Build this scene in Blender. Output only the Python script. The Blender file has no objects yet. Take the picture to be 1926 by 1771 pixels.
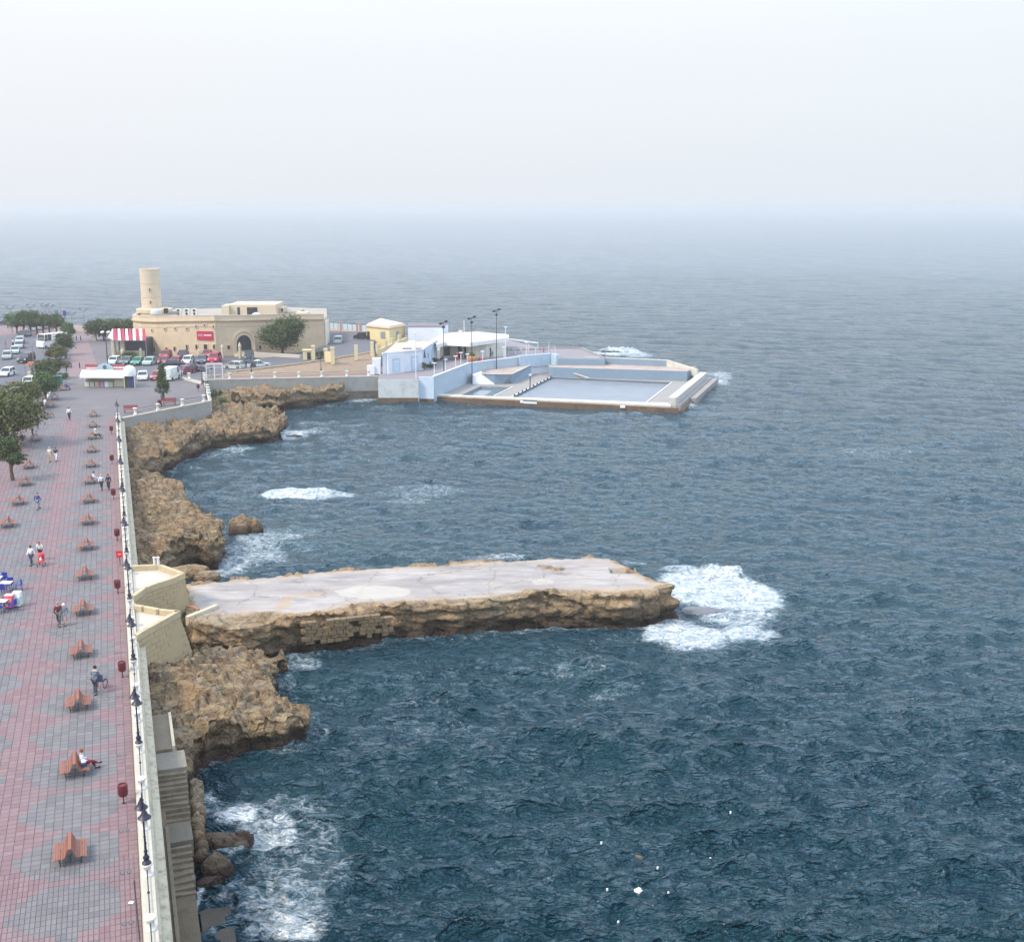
import bpy, math, random
import numpy as np
from mathutils import Vector, Matrix
random.seed(7); rng = np.random.default_rng(7)
SC = bpy.context.scene
COL = SC.collection
R = math.radians
# ------------------------------------------------------------------ camera
CAM_H = 34.0; PITCH = R(12.75); FPX = 2200.0; CX = 963.0; CY = 885.5
cd = bpy.data.cameras.new("camera"); cam = bpy.data.objects.new("camera", cd); COL.objects.link(cam)
cam.location = (0, 0, CAM_H); cam.rotation_euler = (R(90) - PITCH, 0, 0)
cd.sensor_fit = 'HORIZONTAL'; cd.sensor_width = 36; cd.lens = FPX / 1926 * 36
cd.clip_start = 0.5; cd.clip_end = 60000
SC.camera = cam
# ------------------------------------------------------------------ world
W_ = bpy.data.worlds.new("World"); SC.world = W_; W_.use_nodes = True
nt = W_.node_tree; nt.nodes.clear()
SUN_EL, SUN_AZ = 48.0, -118.0        # azimuth measured from +Y towards +X
out = nt.nodes.new('ShaderNodeOutputWorld')
sky = nt.nodes.new('ShaderNodeTexSky'); sky.sky_type = 'NISHITA'; sky.sun_disc = False
sky.sun_elevation = R(SUN_EL); sky.sun_rotation = R(SUN_AZ); sky.dust_density = 4; sky.air_density = 1.0; sky.altitude = 0
bg = nt.nodes.new('ShaderNodeBackground'); bg.inputs[1].default_value = 0.1
tc = nt.nodes.new('ShaderNodeTexCoord'); sep = nt.nodes.new('ShaderNodeSeparateXYZ')
nt.links.new(tc.outputs['Generated'], sep.inputs[0])
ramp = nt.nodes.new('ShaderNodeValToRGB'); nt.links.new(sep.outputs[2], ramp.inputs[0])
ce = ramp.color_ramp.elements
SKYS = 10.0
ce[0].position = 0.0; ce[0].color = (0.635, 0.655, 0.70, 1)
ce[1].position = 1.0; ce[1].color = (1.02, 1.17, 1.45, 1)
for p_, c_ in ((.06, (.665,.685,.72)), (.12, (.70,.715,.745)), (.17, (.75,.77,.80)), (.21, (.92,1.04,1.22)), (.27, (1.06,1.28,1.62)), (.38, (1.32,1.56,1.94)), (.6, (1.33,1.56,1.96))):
    e = ce.new(p_); e.color = (*c_, 1)  # sky above the view made brighter and bluer to light sea and land
# thin overcast: warmer and brighter on the sun's side (left), bluer to the right
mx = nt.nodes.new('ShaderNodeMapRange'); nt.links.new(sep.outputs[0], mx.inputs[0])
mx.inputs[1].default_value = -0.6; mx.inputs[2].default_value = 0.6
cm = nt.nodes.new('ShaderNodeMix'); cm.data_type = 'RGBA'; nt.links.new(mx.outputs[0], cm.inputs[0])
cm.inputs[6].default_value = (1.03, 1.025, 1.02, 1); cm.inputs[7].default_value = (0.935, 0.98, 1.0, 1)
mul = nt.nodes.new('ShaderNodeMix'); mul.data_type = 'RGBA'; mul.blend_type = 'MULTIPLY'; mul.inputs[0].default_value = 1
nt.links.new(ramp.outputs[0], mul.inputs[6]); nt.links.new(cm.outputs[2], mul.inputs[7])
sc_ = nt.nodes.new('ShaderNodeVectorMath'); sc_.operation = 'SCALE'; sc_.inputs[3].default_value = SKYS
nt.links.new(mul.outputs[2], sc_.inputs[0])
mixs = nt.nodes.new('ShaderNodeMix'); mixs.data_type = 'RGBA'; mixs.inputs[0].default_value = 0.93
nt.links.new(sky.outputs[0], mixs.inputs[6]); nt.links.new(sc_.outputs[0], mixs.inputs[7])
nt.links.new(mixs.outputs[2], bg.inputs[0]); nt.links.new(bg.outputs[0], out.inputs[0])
# ------------------------------------------------------------------ sun
sl = bpy.data.lights.new("sun", 'SUN'); sun = bpy.data.objects.new("sun", sl); COL.objects.link(sun)
sl.energy = 2.6; sl.angle = R(9); sl.color = (1.0, 0.87, 0.68)
sd = Vector((math.sin(R(SUN_AZ)) * math.cos(R(SUN_EL)), math.cos(R(SUN_AZ)) * math.cos(R(SUN_EL)), math.sin(R(SUN_EL))))
sun.rotation_euler = (-sd).to_track_quat('-Z', 'Y').to_euler()
vs = SC.view_settings; vs.view_transform = 'Standard'; vs.look = 'None'; vs.gamma = 1; vs.exposure = 0.45
vs.use_curve_mapping = False
SC.render.engine = 'CYCLES'
SC.cycles.volume_bounces = 2; SC.cycles.max_bounces = 6; SC.cycles.diffuse_bounces = 2; SC.cycles.glossy_bounces = 2
SC.cycles.use_denoising = True

# ------------------------------------------------------------------ surveying helpers (photo point -> place on a known level)
def at(px, py, z=0.0):
    u = (px - CX) / FPX; v = (CY - py) / FPX
    dy = math.cos(PITCH) + v * math.sin(PITCH); dz = -math.sin(PITCH) + v * math.cos(PITCH)
    t = (z - CAM_H) / dz
    return Vector((u * t, dy * t, z))
TX, TY = -.3219, .9468                 # direction of the promenade
def W(s, t, z=0.0):                    # s: metres right of the bench row, t: metres along it
    return Vector((-20.1 + s * TY + t * TX, 48.1 - s * TX + t * TY, z))
PROM_ROT = math.atan2(-TX, TY)         # rotation that takes +Y to the promenade direction
PZ = 5.0                               # promenade level
def to_st(x, y):
    x = x + 20.1; y = y - 48.1
    return x * TY - y * TX, x * TX + y * TY

# ------------------------------------------------------------------ object helpers
def tag(o, label=None, cat=None, group=None, kind=None):
    if label: o['label'] = label
    if cat: o['category'] = cat
    if group: o['group'] = group
    if kind: o['kind'] = kind
    return o
def thing(name, label, cat, loc=(0, 0, 0), rz=0.0, group=None):
    o = bpy.data.objects.new(name, None); COL.objects.link(o)
    o.location = loc; o.rotation_euler = (0, 0, rz); o.empty_display_size = 0.3
    return tag(o, label, cat, group)
def mesh_obj(name, me, parent=None):
    o = bpy.data.objects.new(name, me); COL.objects.link(o)
    if parent is not None: o.parent = parent
    return o
def np_mesh(name, V, F, mats, parent=None, smooth=True, attrs=None, midx=None):
    me = bpy.data.meshes.new(name); V = np.asarray(V, dtype=np.float32); F = np.asarray(F, dtype=np.int32)
    me.vertices.add(len(V)); me.vertices.foreach_set('co', V.ravel())
    n = F.shape[1]; me.loops.add(F.size); me.loops.foreach_set('vertex_index', F.ravel())
    me.polygons.add(len(F)); me.polygons.foreach_set('loop_start', np.arange(0, F.size, n, dtype=np.int32))
    try: me.polygons.foreach_set('loop_total', np.full(len(F), n, dtype=np.int32))
    except Exception: pass
    for m in mats: me.materials.append(m)
    if midx is not None: me.polygons.foreach_set('material_index', np.asarray(midx, dtype=np.int32))
    me.update(calc_edges=True)
    me.polygons.foreach_set('use_smooth', np.full(len(F), smooth, dtype=bool))
    if attrs:
        for k, a in attrs.items():
            at_ = me.attributes.new(k, 'FLOAT', 'POINT'); at_.data.foreach_set('value', np.asarray(a, dtype=np.float32))
    return mesh_obj(name, me, parent)
class MB:
    """collects simple solids into one mesh"""
    def __init__(s): s.v = []; s.f = []; s.m = []
    def add(s, vs, fs, m=0):
        b = len(s.v); s.v += [tuple(v) for v in vs]; s.f += [tuple(i + b for i in f) for f in fs]; s.m += [m] * len(fs); return s
    def box(s, x0, x1, y0, y1, z0, z1, m=0):
        return s.add([(x0,y0,z0),(x1,y0,z0),(x1,y1,z0),(x0,y1,z0),(x0,y0,z1),(x1,y0,z1),(x1,y1,z1),(x0,y1,z1)],
                     [(0,3,2,1),(4,5,6,7),(0,1,5,4),(1,2,6,5),(2,3,7,6),(3,0,4,7)], m)
    def cbox(s, c, sx, sy, sz, rz=0, m=0):
        ca, sa = math.cos(rz), math.sin(rz); vs = []
        for z in (-sz/2, sz/2):
            for a, b in ((-1,-1),(1,-1),(1,1),(-1,1)):
                x, y = a*sx/2, b*sy/2; vs.append((c[0]+x*ca-y*sa, c[1]+x*sa+y*ca, c[2]+z))
        return s.add(vs, [(0,3,2,1),(4,5,6,7),(0,1,5,4),(1,2,6,5),(2,3,7,6),(3,0,4,7)], m)
    def prism(s, pts, z0, z1, m=0, mt=None):
        n = len(pts)
        a = sum(pts[i][0]*pts[(i+1)%n][1]-pts[(i+1)%n][0]*pts[i][1] for i in range(n))
        if a < 0: pts = list(pts)[::-1]
        zt = z1 if isinstance(z1, (list, tuple)) else [z1]*n
        if a < 0 and isinstance(z1, (list, tuple)): zt = zt[::-1]
        vs = [(p[0],p[1],z0) for p in pts] + [(p[0],p[1],zt[i]) for i, p in enumerate(pts)]
        s.add(vs, [tuple(range(n-1,-1,-1))] + [(i,(i+1)%n,(i+1)%n+n,i+n) for i in range(n)], m)
        b = len(s.v) - 2*n; s.f.append(tuple(b+n+i for i in range(n))); s.m.append(m if mt is None else mt); return s
    def bar(s, p, q, w, h=None, m=0):
        """rectangular bar from p to q"""
        p = Vector(p); q = Vector(q); d = (q-p).normalized(); h = h or w
        up = Vector((0,0,1)) if abs(d.z) < .95 else Vector((0,1,0))
        a = d.cross(up).normalized()*w/2; b = a.cross(d).normalized()*h/2
        vs = [p-a-b,p+a-b,p+a+b,p-a+b,q-a-b,q+a-b,q+a+b,q-a+b]
        return s.add(vs, [(0,1,2,3),(7,6,5,4),(0,4,5,1),(1,5,6,2),(2,6,7,3),(3,7,4,0)], m)
    def tube(s, pts, r, n=6, m=0, cap=True):
        pts = [Vector(p) for p in pts]; rs = r if isinstance(r, (list, tuple)) else [r]*len(pts); vs = []
        for i, p in enumerate(pts):
            d = (pts[min(i+1,len(pts)-1)]-pts[max(i-1,0)]).normalized()
            up = Vector((0,0,1)) if abs(d.z) < .9 else Vector((0,1,0))
            a = d.cross(up).normalized(); b = a.cross(d).normalized()
            for k in range(n):
                t = 2*math.pi*k/n; vs.append(p + (a*math.cos(t)+b*math.sin(t))*rs[i])
        fs = []
        for i in range(len(pts)-1):
            for k in range(n): fs.append((i*n+k, i*n+(k+1)%n, (i+1)*n+(k+1)%n, (i+1)*n+k))
        if cap: fs.append(tuple(range(n-1,-1,-1))); fs.append(tuple((len(pts)-1)*n+k for k in range(n)))
        return s.add(vs, fs, m)
    def lathe(s, prof, c=(0,0,0), n=12, m=0, sx=1, sy=1):
        vs = []; 
        for r, z in prof:
            for k in range(n):
                t = 2*math.pi*k/n; vs.append((c[0]+r*math.cos(t)*sx, c[1]+r*math.sin(t)*sy, c[2]+z))
        fs = []
        for i in range(len(prof)-1):
            for k in range(n): fs.append((i*n+k, i*n+(k+1)%n, (i+1)*n+(k+1)%n, (i+1)*n+k))
        fs.append(tuple(range(n-1,-1,-1))); fs.append(tuple((len(prof)-1)*n+k for k in range(n)))
        return s.add(vs, fs, m)
    def xf(s, M):
        s.v = [tuple(M @ Vector(v)) for v in s.v]; return s
    def build(s, name, mats, parent=None, smooth=False):
        me = bpy.data.meshes.new(name); me.from_pydata(s.v, [], s.f)
        if not isinstance(mats, (list, tuple)): mats = [mats]
        for m in mats: me.materials.append(m)
        me.polygons.foreach_set('material_index', s.m)
        if smooth:
            me.polygons.foreach_set('use_smooth', [True]*len(s.f))
            try: me.set_sharp_from_angle(angle=R(40))
            except Exception: pass
        me.update(); return mesh_obj(name, me, parent)
def kids(o): return [c for c in bpy.data.objects if c.parent == o]
def copy_tree(o, parent=None, table=None):
    if table is None:
        table = {}
        for c in bpy.data.objects:
            if c.parent: table.setdefault(c.parent.name, []).append(c)
    c = o.copy(); COL.objects.link(c); c.parent = parent
    for ch in table.get(o.name, []): copy_tree(ch, c, table)
    return c

# ------------------------------------------------------------------ numpy noise
def _h(ix, iy, iz, seed):
    h = (ix.astype(np.int64)*374761393 + iy.astype(np.int64)*668265263 + iz.astype(np.int64)*1274126177 + seed*974634777) & 0xffffffff
    h = ((h ^ (h >> 13)) * 1274126177) & 0xffffffff
    h = ((h ^ (h >> 16)) * 2246822519) & 0xffffffff
    return ((h ^ (h >> 15)) & 0xffffff) / float(0xffffff)
def vnoise(x, y, z=None, seed=0):
    x = np.asarray(x, float); y = np.asarray(y, float); z = np.zeros_like(x) if z is None else np.asarray(z, float)+np.zeros_like(x)
    ix, iy, iz = np.floor(x), np.floor(y), np.floor(z); fx, fy, fz = x-ix, y-iy, z-iz
    fx = fx*fx*fx*(fx*(fx*6-15)+10); fy = fy*fy*fy*(fy*(fy*6-15)+10); fz = fz*fz*fz*(fz*(fz*6-15)+10)
    r = 0
    for a in (0,1):
        for b in (0,1):
            for c in (0,1):
                if c == 1 and not np.any(fz): continue
                r = r + _h(ix+a, iy+b, iz+c, seed)*(fx if a else 1-fx)*(fy if b else 1-fy)*(fz if c else 1-fz)
    return r*2-1
def fbm(x, y, z=None, o=4, seed=0, lac=2.03, g=.5):
    r = 0; a = 1; s = 0
    for i in range(o):
        r = r + a*vnoise(x, y, z, seed+i*17); s += a; a *= g
        x, y = (x*.8-y*.6)*lac+3.7, (x*.6+y*.8)*lac+1.3
        if z is not None: z = z*lac
    return r/s
def ridged(x, y, o=4, seed=0):
    r = 0; a = 1; s = 0
    for i in range(o):
        n = 1-np.abs(vnoise(x, y, None, seed+i*13)*1.6); r = r + a*n; s += a; a *= .5
        x, y = (x*.8-y*.6)*2.1+5.1, (x*.6+y*.8)*2.1+2.2
    return r/s
def sdf_poly(x, y, poly):
    """signed distance, positive inside"""
    x = np.asarray(x, float); y = np.asarray(y, float); d = np.full(x.shape, 1e9); ins = np.zeros(x.shape, bool); n = len(poly)
    for i in range(n):
        ax, ay = poly[i][0], poly[i][1]; bx, by = poly[(i+1)%n][0], poly[(i+1)%n][1]
        ex, ey = bx-ax, by-ay; wx, wy = x-ax, y-ay
        t = np.clip((wx*ex+wy*ey)/(ex*ex+ey*ey+1e-12), 0, 1)
        d = np.minimum(d, (wx-ex*t)**2+(wy-ey*t)**2)
        c = ((ay <= y) & (by > y)) | ((by <= y) & (ay > y))
        with np.errstate(divide='ignore', invalid='ignore'):
            xi = ax + (y-ay)/(by-ay if by != ay else 1e-12)*ex
        ins ^= c & (x < xi)
    d = np.sqrt(d); return np.where(ins, d, -d)
def sstep(a, b, x):
    t = np.clip((x-a)/(b-a), 0, 1); return t*t*(3-2*t)

def worley(x, y, seed=0):
    x = np.asarray(x, float); y = np.asarray(y, float); ix, iy = np.floor(x), np.floor(y); f1 = np.full(x.shape, 9.0); f2 = np.full(x.shape, 9.0); cid = np.zeros(x.shape); z0 = np.zeros_like(ix)
    for a in (-1, 0, 1):
        for b in (-1, 0, 1):
            px = ix+a+_h(ix+a, iy+b, z0, seed); py = iy+b+_h(ix+a, iy+b, z0, seed+7); d = np.hypot(x-px, y-py); c = _h(ix+a, iy+b, z0, seed+13)
            m = d < f1; f2 = np.where(m, f1, np.minimum(f2, d)); cid = np.where(m, c, cid); f1 = np.where(m, d, f1)
    return f1, f2-f1, cid
# ------------------------------------------------------------------ materials
MAT = {}
class NB:
    """small node-graph builder"""
    def __init__(s, name):
        s.m = bpy.data.materials.new(name); s.m.use_nodes = True; s.t = s.m.node_tree; s.t.nodes.clear()
        s.out = s.t.nodes.new('ShaderNodeOutputMaterial'); s.p = s.t.nodes.new('ShaderNodeBsdfPrincipled')
        s.t.links.new(s.p.outputs[0], s.out.inputs[0])
    def n(s, typ, **kw):
        x = s.t.nodes.new(typ)
        for k, v in kw.items(): setattr(x, k, v)
        return x
    def l(s, a, b): s.t.links.new(a, b)
    def set(s, sock, v):
        if hasattr(v, 'links') or isinstance(v, bpy.types.NodeSocket): s.l(v, sock)
        else:
            if isinstance(v, (tuple, list)) and len(v) == 3 and sock.type == 'RGBA': v = (*v, 1)
            sock.default_value = v
    def math(s, op, a, b=None, c=None, clamp=False):
        x = s.n('ShaderNodeMath', operation=op, use_clamp=clamp); s.set(x.inputs[0], a)
        if b is not None: s.set(x.inputs[1], b)
        if c is not None: s.set(x.inputs[2], c)
        return x.outputs[0]
    def mix(s, f, a, b, bt='MIX'):
        x = s.n('ShaderNodeMix', data_type='RGBA', blend_type=bt); s.set(x.inputs[0], f); s.set(x.inputs[6], a); s.set(x.inputs[7], b); return x.outputs[2]
    def rng(s, v, a, b, c=0.0, d=1.0):
        x = s.n('ShaderNodeMapRange'); s.set(x.inputs[0], v)
        for i, k in enumerate((a, b, c, d)): s.set(x.inputs[i+1], k)
        return x.outputs[0]
    def pos(s):
        return s.n('ShaderNodeNewGeometry').outputs['Position']
    def obj(s): return s.n('ShaderNodeTexCoord').outputs['Object']
    def noise(s, scale, detail=4, rough=.5, vec=None, dist=0.0):
        x = s.n('ShaderNodeTexNoise'); x.inputs['Scale'].default_value = scale; x.inputs['Detail'].default_value = detail
        x.inputs['Roughness'].default_value = rough; x.inputs['Distortion'].default_value = dist
        s.l(vec if vec is not None else s.pos(), x.inputs['Vector']); return x.outputs['Fac']
    def attr(s, name):
        x = s.n('ShaderNodeAttribute', attribute_name=name); return x.outputs['Fac']
    def scalev(s, v, k):
        x = s.n('ShaderNodeVectorMath', operation='MULTIPLY'); s.l(v, x.inputs[0]); x.inputs[1].default_value = k; return x.outputs[0]
    def bump(s, h, dist=.02, strength=1.0, nrm=None):
        x = s.n('ShaderNodeBump'); x.inputs['Strength'].default_value = strength; s.set(x.inputs['Distance'], dist)
        s.l(h, x.inputs['Height'])
        if nrm is not None: s.l(nrm, x.inputs['Normal'])
        return x.outputs[0]
    def done(s, col=None, rough=None, nrm=None, metal=None, spec=None):
        if col is not None: s.set(s.p.inputs['Base Color'], col)
        if rough is not None: s.set(s.p.inputs['Roughness'], rough)
        if nrm is not None: s.l(nrm, s.p.inputs['Normal'])
        if metal is not None: s.p.inputs['Metallic'].default_value = metal
        if spec is not None: s.p.inputs['Specular IOR Level'].default_value = spec
        return s.m
def mat(name, col, rough=.7, var=.12, scale=3.0, metal=0, bump=0.0, spec=.4, dirt=0.0, dirtcol=(.12,.09,.06)):
    """weathered plain material: base colour with broad and fine variation"""
    if name in MAT: return MAT[name]
    b = NB(name); o = b.pos()
    n1 = b.noise(scale*.35, 5, .6, o); n2 = b.noise(scale*4, 3, .6, o)
    f = b.math('MULTIPLY_ADD', b.math('ADD', n1, n2), 1.0, -1.0)
    f = b.math('MULTIPLY_ADD', f, var*2, 1.0)
    c = b.n('ShaderNodeVectorMath', operation='SCALE'); c.inputs[0].default_value = col; b.l(f, c.inputs[3]); cc = c.outputs[0]
    if dirt > 0:
        d = b.rng(b.noise(scale*.8, 8, .72, o), .5, .68); cc = b.mix(b.math('MULTIPLY', d, dirt), cc, dirtcol)
    nr = b.bump(n2, bump) if bump > 0 else None
    MAT[name] = b.done(cc, rough, nr, metal, spec); return MAT[name]
HAZE_D = 0.00042
# ================================================================== COAST OUTLINES
def PX(lst): return [tuple(at(a, b, c)[:2]) for a, b, c in lst]
WALL_S = 3.6
HL1 = [tuple(W(3.7, 9.5)[:2]), tuple(W(3.7, 30)[:2])] + PX([(355,1210,3),(400,1188,3),(450,1180,2.9),(488,1192,2.6),(520,1207,2.3),(541,1228,2.0),(535,1248,.9),(508,1272,.4),(507,1290,1.5),(500,1318,.8),
      (515,1340,.7),(535,1353,.7),(569,1356,.7),(590,1385,.4),(560,1400,0),(520,1414,0),(470,1416,0),(430,1428,0),(385,1434,0),(352,1448,0)])
PIER = PX([(340,1100,3.1),(400,1092,3.1),(480,1083,3.1),(560,1077,3.1),(612,1070,3.1),(622,1072,3.1),(760,1063,3.1),(900,1054,3.1),(1040,1047,3.1),(1152,1044,3.1),(1176,1060,3.1),(1214,1078,3.1),(1238,1100,2.6),
      (1264,1124,1.7),(1269,1143,.8),(1240,1160,.3),(1233,1176,0),(1165,1184,0),(1090,1180,0),(1019,1181,0),(960,1189,0),(917,1194,0),(850,1201,0),(828,1198,0),(770,1203,0),(698,1205,0),(655,1213,0),(608,1224,0),(560,1230,0),(520,1215,1),
      (470,1190,2.5),(400,1180,3),(352,1175,3)])
HL2 = [tuple(W(3.7, 45)[:2]), tuple(W(3.7, 99)[:2])] + PX([(262,872,3),(296,880,2.5),(305,893,2),(290,905,2),(317,914,2),(334,925,2.2),(346,941,2.2),(369,951,2.7),(396,964,2.8),(410,977,2.8),(417,992,2),(422,1010,1),(420,1036,.2),
      (410,1062,0),(390,1068,0),(360,1058,.2),(320,1062,.8),(300,1070,2)])
HL3 = [tuple(W(3.7, 95)[:2]), tuple(W(3.7, 119)[:2]), tuple(W(16, 131)[:2]), tuple(W(17, 152)[:2])] + PX([(420,745,3),(450,752,3),(490,758,3),(527,761,2.6),(524,770,1.8),(510,780,1.2),(516,792,1.0),(536,800,.4),(512,806,1.4),(532,814,1.0),(530,821,.3),
      (506,834,0),(470,836,0),(446,838,0),(420,842,0),(397,845,0),(375,856,0),(360,860,0),(330,878,0),(302,888,.5),(280,886,1.5)])
RWA, RWB = at(386,714,PZ), at(712,707,4.05)
CLIFF = [tuple((RWA+Vector((0,.6,0)))[:2]), tuple((RWA.lerp(RWB,.80)+Vector((0,.6,0)))[:2])] + PX([(646,757,0),(600,763,0),(560,768,0),(525,774,0),(470,772,0),(420,775,0),(380,770,0)])
ROAD_LINE_Z = 3.4

def terrain(name, poly, hfun, res, mats, drop=1.0, ledge=.35, seed=1, pad=2.2, zmin=-1.3, rough=.45, attrs_fn=None, wigk=1.0):
    xs = [p[0] for p in poly]; ys = [p[1] for p in poly]
    X = np.arange(min(xs)-pad, max(xs)+pad, res); Y = np.arange(min(ys)-pad, max(ys)+pad, res)
    gx, gy = np.meshgrid(X, Y); gx = gx+ (vnoise(gx*3.1, gy*3.1, None, seed+90))*res*.3; gy = gy+(vnoise(gx*3.1+40, gy*3.1, None, seed+91))*res*.3
    d0 = sdf_poly(gx, gy, poly)
    near = d0 > -pad
    def height(x, y, dd):
        top = hfun(x, y)
        crag = (ridged(x*.42, y*.42, 5, seed+3)-.45)*rough*2.2 + fbm(x*1.6, y*1.6, None, 4, seed+8)*rough*.25
        cr = np.abs(vnoise(x*.5+fbm(x*.9, y*.9, None, 3, seed+20)*1.2, y*.9, None, seed+21)); crag = crag - (1-sstep(0, .07, cr))*rough*.9
        wx, wy = x+fbm(x*.8, y*.8, None, 2, seed+60)*.8, y+fbm(x*.8+9, y*.8, None, 2, seed+61)*.8
        f1, e1, c1 = worley(wx*.42, wy*.6, seed+62); crag = crag + ((c1-.5)*1.25 - (1-sstep(0, .10, e1))*.45)*rough
        f1, e2, c2 = worley(wx*1.25, wy*1.6, seed+63); crag = crag + ((c2-.5)*.20 - (1-sstep(0, .12, e2))*.10)*rough
        k = .8
        if hfun.flat is not None:
            fl = hfun.flat(x, y, dd); crag = crag*fl; k = .8*fl
        h = top + crag; st_ = .42; q = h/st_; fr = q-np.floor(q); qs = (np.floor(q)+sstep(.30, .62, fr))*st_
        return h*(1-k)+qs*k
    # --- top surface
    h = height(gx, gy, d0) - .06*(1-sstep(.5, 1.1, d0)); near = d0 > .42
    ny, nx = gx.shape; idx = np.arange(nx*ny).reshape(ny, nx)
    cell = near[:-1,:-1] & near[1:,:-1] & near[:-1,1:] & near[1:,1:]
    F = np.stack([idx[:-1,:-1][cell], idx[:-1,1:][cell], idx[1:,1:][cell], idx[1:,:-1][cell]], 1)
    used = np.unique(F); remap = np.full(nx*ny, -1); remap[used] = np.arange(len(used)); F = remap[F]
    V = np.stack([gx, gy, h], -1).reshape(-1, 3)[used]; D = d0.reshape(-1)[used]
    # --- the sides: a strip swept round the outline with ledges and hollows
    P = np.array(poly); area = np.sum(P[:,0]*np.roll(P[:,1], -1)-np.roll(P[:,0], -1)*P[:,1])
    if area < 0: P = P[::-1]
    for _ in range(2):
        Q = np.roll(P, -1, 0); P = np.stack([P*.78+Q*.22, P*.22+Q*.78], 1).reshape(-1, 2)
    L = np.hypot(*(np.roll(P, -1, 0)-P).T); cum = np.concatenate([[0], np.cumsum(L)]); tot = cum[-1]; n = int(tot/res)
    u = np.linspace(0, tot, n, endpoint=False); PP = np.vstack([P, P[:1]])
    cx_ = np.interp(u, cum, PP[:,0]); cy_ = np.interp(u, cum, PP[:,1])
    w = max(3, int(1.2/res)); ker = np.ones(w)/w
    sm = lambda a: np.convolve(np.concatenate([a[-w:], a, a[:w]]), ker, 'same')[w:-w]
    sx, sy = sm(cx_), sm(cy_); tx, ty = np.roll(sx, -2)-np.roll(sx, 2), np.roll(sy, -2)-np.roll(sy, 2); tl = np.hypot(tx, ty)+1e-9; ox, oy = ty/tl, -tx/tl
    wig = fbm(cx_*.5, cy_*.5, None, 4, seed+50)*.75*wigk + fbm(cx_*2, cy_*2, None, 3, seed+51)*.18
    prof = [('t', -1.0), ('t', -.8), ('t', -.62), ('t', -.45), ('t', -.3), ('t', -.18), ('t', -.08), ('t', 0.0)]
    nz_ = int(4.6/(res*1.05)); prof += [('s', k/nz_) for k in range(1, nz_+1)]
    rows = []; hedge = height(cx_+ox*(wig-.05), cy_+oy*(wig-.05), np.full(n, .1))
    zed = hedge
    for typ, a in prof:
        if typ == 't':
            x = cx_+ox*(a+wig*sstep(-1, -.3, np.full(n, a))); y = cy_+oy*(a+wig*sstep(-1, -.3, np.full(n, a)))
            hh = height(x, y, np.full(n, -a+.0)); z = hh*(1-sstep(-.35, 0, a)) + (zed-.10)*sstep(-.35, 0, a)
        else:
            z = (zed-.10) + (zmin-zed)*a
            bx, by = cx_*1.0, cy_*1.0
            band = fbm(bx*.34+7, by*.34, z*1.5, 4, seed+30)*1.7 + .22*np.sin(z*5.3+fbm(bx*.3, by*.3, None, 3, seed+31)*7) + .35*(2*ridged(bx*.5+z*.8, by*.5+z*.4, 3, seed+35)-1)
            WC = worley(u*.38+z*.15, z*.85+fbm(u*.2, u*0, None, 2, seed+64), seed+65); WD = worley(u*1.15, z*2.1+fbm(u*.3, u*0, None, 2, seed+66), seed+67)
            off = wig + ledge*band*sstep(0, .12, a) + drop*.28*a**1.3 - ledge*.9*np.exp(-((z-.35)/.45)**2)*(.6+.6*fbm(bx*.4, by*.4, None, 2, seed+37)) \
                  + .13*fbm(bx*2.3, by*2.3, z*2.3, 4, seed+33) + ((WC[2]-.5)*.62 - (1-sstep(0,.12,WC[1]))*.30)*ledge + ((WD[2]-.5)*.30 - (1-sstep(0,.15,WD[1]))*.16)*ledge
            x = cx_+ox*off; y = cy_+oy*off
        rows.append(np.stack([x, y, z], -1))
    SV = np.stack(rows, 0); m_ = len(rows); ii = np.arange(m_*n).reshape(m_, n); nxt = np.roll(ii, -1, 1)
    SF = np.stack([ii[:-1], ii[1:], nxt[1:], nxt[:-1]], -1).reshape(-1, 4)
    SV = SV.reshape(-1, 3); sd_ = sdf_poly(SV[:,0], SV[:,1], poly)
    V2 = np.vstack([V, SV]); F2 = np.vstack([F, SF+len(V)]); D2 = np.concatenate([D, sd_])
    at_ = {'inland': D2}
    if attrs_fn: at_.update(attrs_fn(V2[:,0], V2[:,1], D2, V2[:,2]))
    return np_mesh(name, V2, F2, mats, attrs=at_)

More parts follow.
